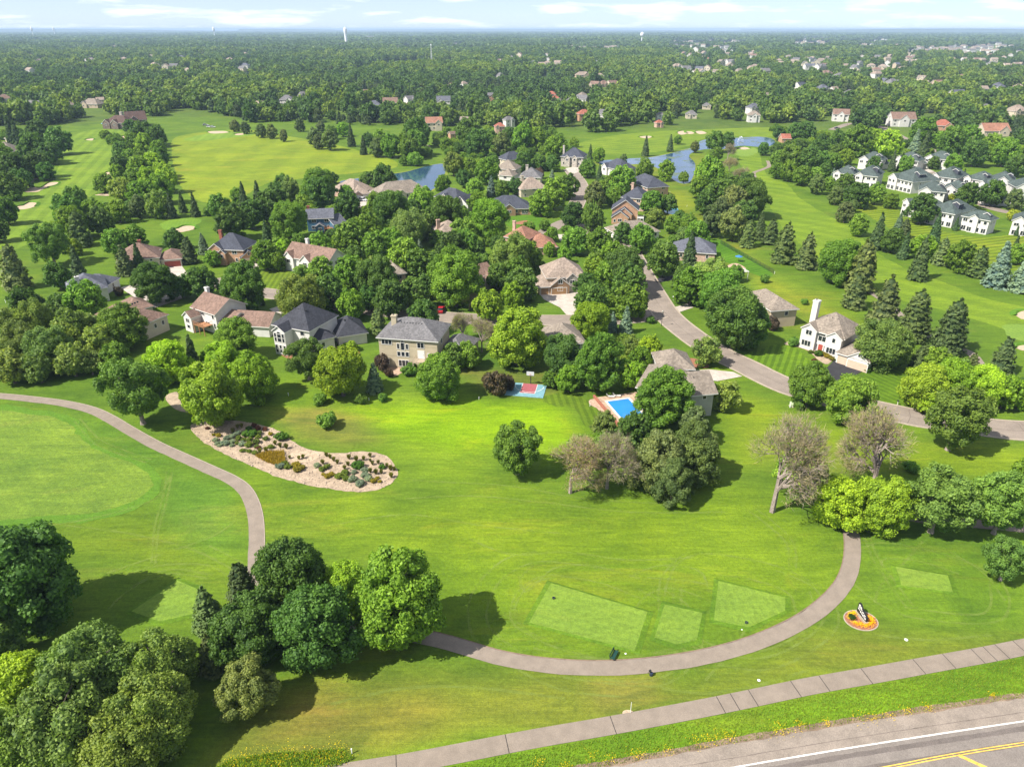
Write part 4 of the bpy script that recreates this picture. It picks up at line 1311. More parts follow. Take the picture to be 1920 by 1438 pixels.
town('white garage wing at the lane opening', (1715, 307), (1739, 306), z=3.0, d=9, gab=None, garage=True)
town('back-row townhouse at the lane bend with white gable', (1736, 295), (1780, 300), d=11, gab=(0, .4), lower=False)

# --- clubhouse and small buildings
h = House('timbered clubhouse with brown roofs above blue parasols', W_TIMBER, R_DBROWN, 'clubhouse', 'clubhouse')
s = h.section((194, 230), (238, 231), 5.0, 14, pitch=36)
h.gable(s, .0, .3, 2, 4.6, 40); h.gable(s, .35, .65, 2, 4.6, 40); h.chimney(s, s.L * .5, 10, 13, W_STONE, 2, 2)
s = h.section((238, 226), (275, 224), 5.5, 16, roof='gable', pitch=38); h.gable(s, .1, .6, 3, 5.2, 42)
h = House('small red-roofed shed at the far end of the pond', W_BRICK, R_RED, 'shed', 'shed')
s = h.section((1467, 260), (1483, 260), 3.2, 8, roof='gable', pitch=34, auto=False)
h.win(s, 'f', s.L * .3, 1, .9, 1); h.door(s, 'f', s.L * .7)
h = House('large taupe-roofed house at the left edge above the fairway trees', W_TAN, R_TAUPE)
s = h.section((-20, 285), (24, 284), 5.5, 14, pitch=36); h.gable(s, .3, .6, 1, 5, 40)
h = House('second taupe roof at the left edge behind spruces', W_TAN, R_TAUPE)
s = h.section((15, 262), (52, 259), 5, 12, pitch=34)

# --- the far houses: own walls, roof, windows
WC = dict(w=W_WHITE, c=W_CREAM, t=W_TAN, b=W_BRICK, g=W_GREYW, p=W_PINK)
RC = dict(n=R_BROWN, g=R_GREY, s=R_SLATE, t=R_TAN, r=R_RED, u=R_RUST, a=R_TAUPE, v=R_NAVY)
RN = dict(n='brown', g='grey', s='blue-grey', t='tan', r='red', u='rust-orange', a='taupe', v='navy')
WN = dict(w='white', c='cream', t='tan', b='brick', g='pale grey', p='pinkish')
FARH = [  # u, v of the wall base, width px, wall, roof, two-storey?, label tail
    (12, 197, 26, 'w', 'n', 2, 'at the left edge beyond the clubhouse'), (32, 204, 14, 'w', 'r', 1, 'right of the left-edge white house'), (60, 207, 24, 'g', 'g', 1, 'left of the clubhouse trees'),
    (118, 204, 16, 't', 't', 1, 'up left of the clubhouse'), (168, 203, 32, 't', 'a', 1, 'just behind the clubhouse trees'), (190, 199, 14, 'c', 't', 2, 'above the clubhouse roof'), (280, 184, 14, 't', 'n', 1, 'beyond the clubhouse to the right'),
    (487, 207, 13, 'c', 't', 2, 'at the trees above the driving range'), (537, 199, 25, 'w', 'g', 2, 'with staggered white gables above the range trees'), (572, 187, 22, 'w', 'g', 1, 'behind the staggered white house'), (685, 179, 10, 'c', 'n', 1, 'small among trees up from the brown-roofed house'),
    (702, 205, 24, 'g', 's', 1, 'left of the brown hip roof'), (733, 205, 27, 't', 'n', 2, 'large hip roof beside the small orange roof'), (759, 206, 9, 'c', 'u', 1, 'tiny, right of the brown hip roof'), (772, 198, 14, 'w', 'g', 2, 'with tall white gable end'), (832, 201, 25, 'w', 's', 2, 'alone in dark trees above the left pond'),
    (815, 246, 30, 'c', 'u', 2, 'with the broad orange roof above the left pond'), (870, 239, 14, 'c', 'a', 2, 'right of the broad orange roof'), (850, 262, 10, 'b', 'n', 1, 'low, under the orange-roofed house'), (957, 240, 16, 'w', 'g', 2, 'straight above the taupe-roofed pair'), (938, 253, 18, 'p', 'r', 2, 'with two chimneys above the taupe-roofed pair'),
    (845, 168, 17, 'w', 'n', 1, 'far up from the left pond'), (873, 163, 9, 'w', 't', 1, 'small, far up from the left pond'), (932, 147, 9, 'w', 'g', 1, 'small, below the radio mast'), (920, 190, 13, 'b', 'g', 2, 'with reddish wall in mid wood'),
    (998, 193, 9, 'w', 'g', 1, 'left of the red-roofed pair'), (1033, 184, 17, 'w', 'r', 1, 'upper one of the red-roofed pair'), (1043, 194, 18, 'w', 'r', 1, 'lower one of the red-roofed pair'), (1069, 196, 18, 'g', 'g', 1, 'just right of the red-roofed pair'), (1088, 197, 20, 'w', 'g', 2, 'with grey roof above the yellow field'), (1096, 186, 10, 'c', 'a', 1, 'behind the grey roof above the yellow field'),
    (1094, 146, 26, 't', 't', 1, 'long and low on the bare rise'), (1126, 148, 15, 'c', 't', 1, 'right of the long tan one on the rise'), (1112, 164, 15, 't', 'n', 1, 'left of three in a row below the rise'), (1136, 164, 15, 't', 'n', 1, 'middle of three in a row below the rise'), (1152, 164, 15, 'c', 'n', 1, 'right of three in a row below the rise'), (1097, 228, 22, 'b', 'r', 2, 'with steep red gables above the far fairway'), (1133, 221, 20, 'w', 'g', 1, 'pale roof right of the steep red gables'),
    (1142, 183, 9, 'g', 'g', 1, 'grey speck in mid wood'), (1193, 182, 8, 'c', 't', 2, 'yellowish gable in mid wood'), (1273, 131, 14, 'w', 't', 2, 'left end of the pale cluster'), (1288, 136, 16, 'w', 'g', 2, 'second from left in the pale cluster'), (1303, 142, 14, 'w', 't', 2, 'third from left in the pale cluster'), (1316, 145, 16, 'w', 'g', 2, 'right end of the pale cluster'),
    (1346, 131, 14, 'c', 't', 1, 'behind the pale cluster'), (1364, 121, 18, 'w', 'g', 2, 'wide, above the pale cluster'), (1328, 116, 12, 'c', 'u', 1, 'orange-roofed above the pale cluster'), (1390, 139, 14, 't', 'a', 1, 'right of the pale cluster'), (1412, 116, 14, 'w', 't', 2, 'far, up right of the pale cluster'), (1325, 206, 15, 'c', 'g', 1, 'behind the far fairway pines'),
    (1296, 223, 20, 'c', 'g', 1, 'at the far fairway edge left of the lone maple'), (1237, 240, 12, 'p', 'r', 1, 'red-walled at the far fairway edge'), (1358, 191, 12, 'g', 'g', 1, 'low among woods right of the pond'), (1416, 215, 20, 'w', 's', 2, 'upper of two at the far end of the fairway'), (1413, 230, 22, 'w', 'a', 2, 'lower of two at the far end of the fairway'), (1236, 229, 10, 'w', 'g', 2, 'narrow gable among pines at the fairway'),
    (1543, 132, 15, 'w', 'g', 2, 'bright white gable in the right middle distance'), (1553, 143, 16, 'c', 'n', 1, 'below the bright white gable'), (1609, 154, 13, 'w', 'r', 1, 'small with red roof in the right middle distance'), (1650, 157, 12, 'g', 's', 1, 'blue-grey speck in the right middle distance'), (1678, 161, 15, 'c', 'g', 1, 'left of the tan hip roofs'), (1738, 163, 16, 'c', 't', 1, 'left one of the tan hip roofs'),
    (1760, 162, 16, 't', 'n', 1, 'second of the tan hip roofs'), (1785, 156, 12, 'w', 't', 2, 'third of the tan hip roofs'), (1803, 149, 14, 't', 'n', 1, 'highest of the tan hip roofs'), (1845, 173, 15, 't', 't', 1, 'right of the tan hip roofs'), (1877, 169, 14, 'w', 's', 1, 'with pale solar-like roof at right'), (1911, 169, 16, 'c', 't', 1, 'at the right edge above the trees'),
    (1575, 228, 30, 'w', 'n', 2, 'in a clearing by the road with the dark car'), (1693, 238, 44, 'w', 'n', 2, 'wide, with white gable behind the utility poles'), (1768, 245, 34, 'b', 'r', 1, 'low red roof above the townhouses'), (1868, 256, 48, 'c', 'u', 1, 'long reddish roof behind the townhouse trees'), (1912, 222, 26, 'c', 't', 2, 'big tan roof at the right edge'), (1800, 189, 22, 'w', 's', 2, 'white pair left member above the right trees'),
    (1822, 189, 18, 'w', 'g', 2, 'white pair right member above the right trees'), (1850, 188, 22, 'g', 'g', 1, 'low grey right of the white pair'), (1848, 209, 18, 'w', 'g', 1, 'pale roof below the white pair'), (1548, 173, 15, 'g', 's', 1, 'blue-grey roof in deep wood'), (1505, 167, 13, 'w', 'v', 1, 'dark roofed in deep wood'), (1698, 135, 22, 'c', 't', 1, 'wide tan front below the long wooded ridge'),
    (1882, 127, 28, 'c', 't', 1, 'large tan roof on the right slope'), (1915, 126, 22, 'c', 't', 1, 'tan roof on the right slope at the frame edge'), (1856, 123, 16, 'w', 'g', 1, 'white-grey roof on the right slope'), (1725, 151, 14, 'c', 'a', 1, 'taupe speck above the tan hip roofs'), (1594, 180, 14, 'g', 'g', 1, 'grey roof behind deep wood'), (1566, 178, 10, 'w', 't', 2, 'small white gable behind deep wood'), (1443, 188, 12, 'p', 'a', 1, 'at the wood right of the far fairway')]
for u, v, w, wc, rc, st, tail in FARH:
    h = House('%s house with %s roof, %s' % (WN[wc], RN[rc], tail), WC[wc], RC[rc], 'house', 'house', 'distant houses among the trees')
    rr = random.Random(u * 7 + v)
    a = at(u - w / 2, v); b = at(u + w / 2, v + rr.uniform(-1.2, 1.2))
    Ln = (b - a).length
    Ln = min(Ln, 30); z = 5.6 if st == 2 else 3.6
    z *= 1.15
    s = h.section(None, None, z, min(Ln * .75, 13), world=((a.x, a.y), (b.x - a.x, b.y - a.y), Ln), roof=rr.choice(('hip', 'hip', 'gable')), pitch=38, faces='f')
    if w > 11: h.gable(s, *(rr.choice(((.05, .4), (.55, .95), (.3, .7)))), 1.2, z - .2, 42, 5)

# ------------------------------------------------------------------ trees: leaf-sized faces spread through clumps
ICO_V, ICO_F = None, None


def ico():
    global ICO_V, ICO_F
    if ICO_V is None:
        t = (1 + 5 ** .5) / 2
        v = np.array([(-1, t, 0), (1, t, 0), (-1, -t, 0), (1, -t, 0), (0, -1, t), (0, 1, t), (0, -1, -t), (0, 1, -t), (t, 0, -1), (t, 0, 1), (-t, 0, -1), (-t, 0, 1)], float)
        ICO_V = v / np.linalg.norm(v[0])
        ICO_F = np.array([(0, 11, 5), (0, 5, 1), (0, 1, 7), (0, 7, 10), (0, 10, 11), (1, 5, 9), (5, 11, 4), (11, 10, 2), (10, 7, 6), (7, 1, 8), (3, 9, 4), (3, 4, 2), (3, 2, 6), (3, 6, 8), (3, 8, 9), (4, 9, 5), (2, 4, 11), (6, 2, 10), (8, 6, 7), (9, 8, 1)])
    return ICO_V, ICO_F


def unit(a):
    return a / (np.linalg.norm(a, axis=-1, keepdims=True) + 1e-9)


def leaves(P, N, size, rng, aspect=1.5):
    """rhombic leaf sprays at P facing N"""
    n = len(P)
    r = unit(rng.normal(size=(n, 3)))
    a = unit(np.cross(N, r))
    b = np.cross(N, a)
    s = (size * rng.uniform(.65, 1.35, n))[:, None]
    V = np.stack([P - a * s * .5 * aspect, P - b * s * .5 + N * s * .12, P + a * s * .5 * aspect, P + b * s * .5 + N * s * .12], 1)
    return V.reshape(-1, 3), np.arange(n * 4).reshape(n, 4)


def crown_mesh(name, seed, centres, radii, nleaf, leaf, flat=.25, jit=.55, core=.74, aspect=1.5, mat=None, mid=None):
    rng = np.random.default_rng(seed)
    k = len(centres)
    wts = radii ** 2
    ci = rng.choice(k, nleaf, p=wts / wts.sum())
    d = unit(rng.normal(size=(nleaf, 3)) + np.array([0, 0, flat]))
    mid = np.array([0, 0, centres[:, 2].mean()]) if mid is None else mid
    out = unit(centres[ci] - mid)
    d = unit(d + out * .55)
    rr = radii[ci] * (rng.uniform(.70, 1.08, nleaf) + .22 * rng.random(nleaf) ** 6)
    P = centres[ci] + d * rr[:, None]
    N = unit(d + rng.normal(size=(nleaf, 3)) * jit)
    V, F = leaves(P, N, leaf, rng, aspect)
    ctone = rng.uniform(.15, .85, k)
    t = np.clip(ctone[ci] * .55 + rng.uniform(0, 1, nleaf) * .45, 0, 1)
    tv = np.repeat(t, 4)
    if core:  # inner blobs added to block light leaks, tinted dark to fill the gaps
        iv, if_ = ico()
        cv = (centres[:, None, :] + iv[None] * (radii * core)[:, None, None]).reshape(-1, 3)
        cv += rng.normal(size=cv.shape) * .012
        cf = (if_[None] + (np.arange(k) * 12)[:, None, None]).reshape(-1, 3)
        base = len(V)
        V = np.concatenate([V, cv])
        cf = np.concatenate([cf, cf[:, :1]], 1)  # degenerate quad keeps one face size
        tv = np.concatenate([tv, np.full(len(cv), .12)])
        me = bpy.data.meshes.new(name)
        nq, nt_ = len(F), len(cf)
        me.vertices.add(len(V)); me.vertices.foreach_set('co', V.astype(np.float32).ravel())
        loops = np.concatenate([F.ravel(), (cf[:, :3] + base).ravel()]).astype(np.int32)
        me.loops.add(len(loops)); me.loops.foreach_set('vertex_index', loops)
        me.polygons.add(nq + nt_)
        me.polygons.foreach_set('loop_start', np.concatenate([np.arange(nq) * 4, nq * 4 + np.arange(nt_) * 3]).astype(np.int32))
        me.polygons.foreach_set('loop_total', np.concatenate([np.full(nq, 4), np.full(nt_, 3)]).astype(np.int32))
        me.materials.append(mat or FOL)
        a = me.attributes.new('tone', 'FLOAT', 'POINT'); a.data.foreach_set('value', tv.astype(np.float32))
        me.update(calc_edges=True); me.validate()
        return me
    return fast_mesh(name, V, F, [mat or FOL], {'tone': ('FLOAT', 'POINT', tv)})


def blob_clumps(seed, n, top=2.4, bot=.3, rmin=.24, rmax=.40, wide=1.0, egg=.0, lobes=0, droop=0.0):
    rng = np.random.default_rng(seed)
    i = np.arange(n) + .5
    ph = np.arccos(1 - 2 * i / n)
    th = math.pi * (1 + 5 ** .5) * i + rng.uniform(0, 6)
    D = np.stack([np.cos(th) * np.sin(ph), np.sin(th) * np.sin(ph), np.cos(ph)], 1)
    D = unit(D + rng.normal(size=D.shape) * .18)
    r = rng.uniform(rmin, rmax, n)
    env = np.ones(n)
    if lobes:
        L_ = unit(rng.normal(size=(lobes, 3)) + np.array([0, 0, .3]))
        env = .60 + .30 * np.clip((D @ L_.T).max(1), 0, 1) ** 4
        env += np.array([.20 + .26 * mnoise.noise(Vector(q) * 1.7 + Vector((seed * .37, 1, 2))) for q in D]) + rng.uniform(-.07, .07, n)
    else: env = rng.uniform(.86, 1.05, n)
    H = (top - bot) / 2
    mid = (top + bot) / 2
    C = D * (env - r * .72)[:, None]
    z = C[:, 2]
    if egg: C[:, :2] *= (1 - egg * np.clip(z, -1, 1))[:, None]
    C[:, 2] = mid + z * H
    inner = rng.uniform(-.5, .5, (max(3, n // 6), 3)) * np.array([.9, .9, H * .9]) + np.array([0, 0, mid])
    C = np.concatenate([C, inner])
    r = np.concatenate([r, rng.uniform(.28, .4, len(inner))])
    if droop: C[:, 2] -= droop * (np.hypot(C[:, 0], C[:, 1]) ** 2)
    C[:, :2] *= wide
    return C, r


def conifer_mesh(name, seed, h, nbr, per, leaf, bottom=.12, droop=.18, rag=.25, power=.85):
    rng = np.random.default_rng(seed)
    z = bottom + (h - bottom) * (1 - np.sqrt(rng.uniform(0, 1, nbr)) ** 1.1) ** .95
    z = np.sort(z)
    R = ((1 - (z - bottom) / (h - bottom)) ** power) * rng.uniform(1 - rag, 1.04, nbr)
    th = np.arange(nbr) * 2.399963 + rng.uniform(-.3, .3, nbr)
    bi = np.repeat(np.arange(nbr), per)
    t = rng.uniform(.25, 1, nbr * per) ** .7
    rad = R[bi] * t
    ang = th[bi] + rng.normal(size=len(bi)) * .16 * (1.2 - t * .5)
    P = np.stack([rad * np.cos(ang), rad * np.sin(ang), z[bi] - droop * rad + rng.normal(size=len(bi)) * .03 * h / 3 + .10 * t ** 3], 1)
    out = np.stack([np.cos(ang), np.sin(ang), np.full(len(bi), .9)], 1)
    N = unit(unit(out) + rng.normal(size=P.shape) * .45)
    V, F = leaves(P, N, leaf, rng, 1.9)
    btone = rng.uniform(.2, .8, nbr)
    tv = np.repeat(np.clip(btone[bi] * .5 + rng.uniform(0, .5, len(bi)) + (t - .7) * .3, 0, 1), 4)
    # inner cone added to block light leaks, tinted darkest behind the needles
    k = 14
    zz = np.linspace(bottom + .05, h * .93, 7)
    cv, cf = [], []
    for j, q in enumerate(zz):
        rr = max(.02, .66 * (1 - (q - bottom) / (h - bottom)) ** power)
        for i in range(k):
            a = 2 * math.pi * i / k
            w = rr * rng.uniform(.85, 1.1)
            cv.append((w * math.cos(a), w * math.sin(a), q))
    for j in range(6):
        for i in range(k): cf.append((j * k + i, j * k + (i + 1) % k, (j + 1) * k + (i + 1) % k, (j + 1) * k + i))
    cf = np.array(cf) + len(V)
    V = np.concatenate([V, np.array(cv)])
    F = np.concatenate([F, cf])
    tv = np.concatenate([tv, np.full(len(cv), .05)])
    return fast_mesh(name, V, F, [FOL], {'tone': ('FLOAT', 'POINT', tv)})


def trunk_mesh(name, seed, top, limbs=7, r=.075, reach=.62, z0=.45, mat=None):
    rng = random.Random(seed)
    mb = MB()
    pts = [Vector((0, 0, 0)), Vector((rng.uniform(-.03, .03), rng.uniform(-.03, .03), top * .35)), Vector((rng.uniform(-.08, .08), rng.uniform(-.08, .08), top * .8))]
    mb.tube(pts[0], pts[0] + Vector((0, 0, .12)), r * 1.5, r * 1.05, 8)
    mb.tube(pts[0] + Vector((0, 0, .115)), pts[1], r * 1.05, r * .8, 8)
    mb.tube(pts[1], pts[2], r * .8, r * .2, 7)
    for i in range(limbs):
        a = i * 2.4 + rng.uniform(-.4, .4)
        f = rng.uniform(.2, .75)
        p = pts[1].lerp(pts[2], f) if f > .3 else pts[0].lerp(pts[1], .8 + f * .6)
        q = Vector((math.cos(a) * reach * rng.uniform(.7, 1.1), math.sin(a) * reach * rng.uniform(.7, 1.1), p.z + rng.uniform(.25, .7)))
        m = p.lerp(q, .5) + Vector((0, 0, rng.uniform(-.02, .1)))
        mb.tube(p, m, r * .42, r * .28, 5)
        mb.tube(m, q, r * .28, r * .08, 5)
    return mb.mesh(name, (mat or BARK,))


def bare_mesh(name, seed, top=2.3, mat=None):
    """branch skeleton of a dying tree: limbs, branches, thousands of twigs"""
    rng = random.Random(seed)
    mb = MB()
    tips = []

    def grow(p, d, ln, r, lev):
        q = p + d * ln
        mb.tube(p, q, r, r * .62, 5 if lev < 2 else 3, caps=False)
        if lev >= 5:
            tips.append(q)
            return
        for k in range({0: 5, 1: 4, 2: 4, 3: 4, 4: 4}[lev]):
            nd = (d + Vector((rng.gauss(0, .62), rng.gauss(0, .62), rng.gauss(.10, .38)))).normalized()
            grow(p.lerp(q, rng.uniform(.55, 1.0)), nd, ln * rng.uniform(.62, .86), r * .52, lev + 1)
    grow(Vector((0, 0, 0)), Vector((.03, .02, 1)).normalized(), .62, .075, 0)
    me = mb.mesh(name, (mat or BARK_PALE,))
    # fit to radius 1 and height top
    v = np.zeros(len(me.vertices) * 3, np.float32); me.vertices.foreach_get('co', v); v = v.reshape(-1, 3)
    sxy = 1.0 / np.percentile(np.hypot(v[:, 0], v[:, 1]), 97)
    sz = top / np.percentile(v[:, 2], 99)
    low = np.clip(v[:, 2] / .3, 0, 1)[:, None]
    v[:, :2] *= sxy * low + (1 - low) * 1.0
    v[:, 2] *= sz
    me.vertices.foreach_set('co', v.ravel()); me.update()
    T = np.array([(t.x * sxy, t.y * sxy, t.z * sz) for t in tips])
    return me, T


def sparse_leaves(name, seed, T, frac, leaf):
    rng = np.random.default_rng(seed)
    keep = T[rng.random(len(T)) < frac]
    P = np.repeat(keep, 3, 0) + rng.normal(size=(len(keep) * 3, 3)) * .05
    N = unit(rng.normal(size=P.shape) + np.array([0, 0, .6]))
    V, F = leaves(P, N, leaf, rng)
    return fast_mesh(name, V, F, [FOL], {'tone': ('FLOAT', 'POINT', np.repeat(rng.uniform(.2, 1, len(P)), 4))})


def twig_mesh(name, seed, T, per):
    """thin grey twigs fanning from every branch tip"""
    rng = np.random.default_rng(seed)
    P = np.repeat(T, per, 0)
    c = np.array([0, 0, 1.1])
    d = unit(unit(P - c) + rng.normal(size=P.shape) * .6)
    ln = rng.uniform(.06, .2, len(P))[:, None]
    P = P + rng.normal(size=P.shape) * .05
    w = unit(np.cross(d, rng.normal(size=P.shape))) * .0045
    V = np.stack([P - w, P + d * ln * .5 - w, P + d * ln, P + w], 1).reshape(-1, 3)
    return fast_mesh(name, V, np.arange(len(P) * 4).reshape(-1, 4), [FOL], {'tone': ('FLOAT', 'POINT', np.repeat(rng.uniform(.2, 1, len(P)), 4))})


# prototypes by shape: list of (crown mesh, trunk mesh); unit radius, base at 0
SH = {}
NL = dict(hi=20000, mid=3600, low=560)
LS = dict(hi=.052, mid=.105, low=.26)


def proto(kind, res):
    key = (kind, res)
    if key in SH: return SH[key]
    n, ls = NL[res], LS[res]
    out = []
    cl = dict(hi=1.0, mid=.8, low=.42)[res]
    nv = dict(hi=3, mid=4, low=3)[res]
    for i in range(nv):
        sd = abs(hash((kind, i))) % 9973 if False else (sum(map(ord, kind)) * 37 + i * 101)
        if kind == 'round':
            C, r = blob_clumps(sd, int(120 * cl), 2.2, .06, .12, .27, lobes=9, egg=.12)
            cm = crown_mesh('crown', sd, C, r, n, ls)
        elif kind == 'oval':
            C, r = blob_clumps(sd, int(140 * cl), 2.65, .06, .12, .25, egg=.24, lobes=11)
            cm = crown_mesh('crown', sd, C, r, int(n * 1.25), ls)
        elif kind == 'willow':
            C, r = blob_clumps(sd, int(80 * cl), 2.15, .12, .15, .34, lobes=8, droop=.14)
            cm = crown_mesh('crown', sd, C, r, n, ls * .92, flat=.1, jit=.75)
        elif kind == 'pine':
            C, r = blob_clumps(sd, int(80 * cl), 2.6, .08, .14, .29, egg=.42, lobes=11)
            cm = crown_mesh('crown', sd, C, r, n, ls * .95, flat=.45, jit=.5, aspect=2.0)
        elif kind == 'spruce':
            cm = conifer_mesh('crown', sd, 2.9, dict(hi=230, mid=130, low=45)[res], dict(hi=42, mid=26, low=12)[res], dict(hi=.085, mid=.13, low=.3)[res])
        elif kind == 'broad':
            cm = conifer_mesh('crown', sd, 2.75, dict(hi=260, mid=150, low=45)[res], dict(hi=44, mid=26, low=12)[res], dict(hi=.085, mid=.125, low=.3)[res], .08, .10, .42, .55)
        elif kind == 'bush':
            C, r = blob_clumps(sd, int(34 * cl), 1.55, .05, .24, .42, lobes=4)
            cm = crown_mesh('foliage', sd, C, r, int(n * .6), ls * 1.2)
        elif kind == 'open':
            C, r = blob_clumps(sd, int(64 * cl), 2.3, .36, .13, .27, lobes=10)
            cm = crown_mesh('crown', sd, C, r, int(n * .8), ls, core=.55)
        elif kind == 'bare':
            bm, T = bare_mesh('trunk', sd)
            out.append((twig_mesh('crown', sd, T, 6), bm, sparse_leaves('leaves', sd, T, .42, .045))); continue
        if kind == 'bush': tm = trunk_mesh('stem', sd, 1.0, 5, .05, .5, mat=BARK)
        elif kind in ('spruce', 'broad'): tm = trunk_mesh('trunk', sd, 2.8, 0, .06, mat=BARK)
        else: tm = trunk_mesh('trunk', sd, {'oval': 2.4, 'pine': 2.2}.get(kind, 1.9), 8, .07, .6, mat=BARK_PALE if kind == 'open' else BARK)
        out.append((cm, tm))
    SH[key] = out
    return out


# type: shape, colour, vertical stretch, height of the visible middle (unit), object name, adjective
TT = {
    'M': ('round', (0.074, 0.132, 0.016), 1.0, 1.12, 'broadleaf_tree', 'mid-green leafy tree'),
    'D': ('round', (0.046, 0.088, 0.017), 1.0, 1.12, 'broadleaf_tree', 'dark green dense tree'),
    'B': ('round', (0.112, 0.178, 0.014), 1.0, 1.12, 'broadleaf_tree', 'bright green bushy tree'),
    'W': ('willow', (0.092, 0.134, 0.030), 1.0, 1.15, 'soft_crowned_tree', 'olive-green soft-crowned tree'),
    'T': ('oval', (0.068, 0.130, 0.016), 1.0, 1.4, 'tall_oval_tree', 'tall oval green tree'),
    'V': ('open', (0.070, 0.118, 0.022), 1.0, 1.45, 'open_crowned_tree', 'open-crowned tree with pale trunk'),
    'P': ('pine', (0.066, 0.092, 0.031), 1.0, 1.2, 'pine_tree', 'dull green pine'),
    'S': ('spruce', (0.036, 0.062, 0.025), 1.45, 1.15, 'spruce_tree', 'dark conical spruce'),
    'L': ('spruce', (0.088, 0.128, 0.104), 1.08, 1.1, 'blue_spruce', 'silvery blue spruce'),
    'C': ('broad', (0.056, 0.082, 0.030), 1.0, 1.15, 'broad_spruce', 'broad dull-green spruce'),
    'X': ('bare', (0.130, 0.140, 0.050), 1.0, 1.5, 'dying_tree', 'half-bare greyish dying tree'),
    'R': ('bush', (0.040, 0.030, 0.022), 1.25, .9, 'purple_shrub', 'dark purple-brown shrub'),
    'O': ('bush', (0.062, 0.115, 0.018), 1.0, .8, 'shrub', 'green shrub'),
    'Y': ('bush', (0.150, 0.165, 0.015), 1.0, .8, 'shrub', 'yellow-green shrub'),
}
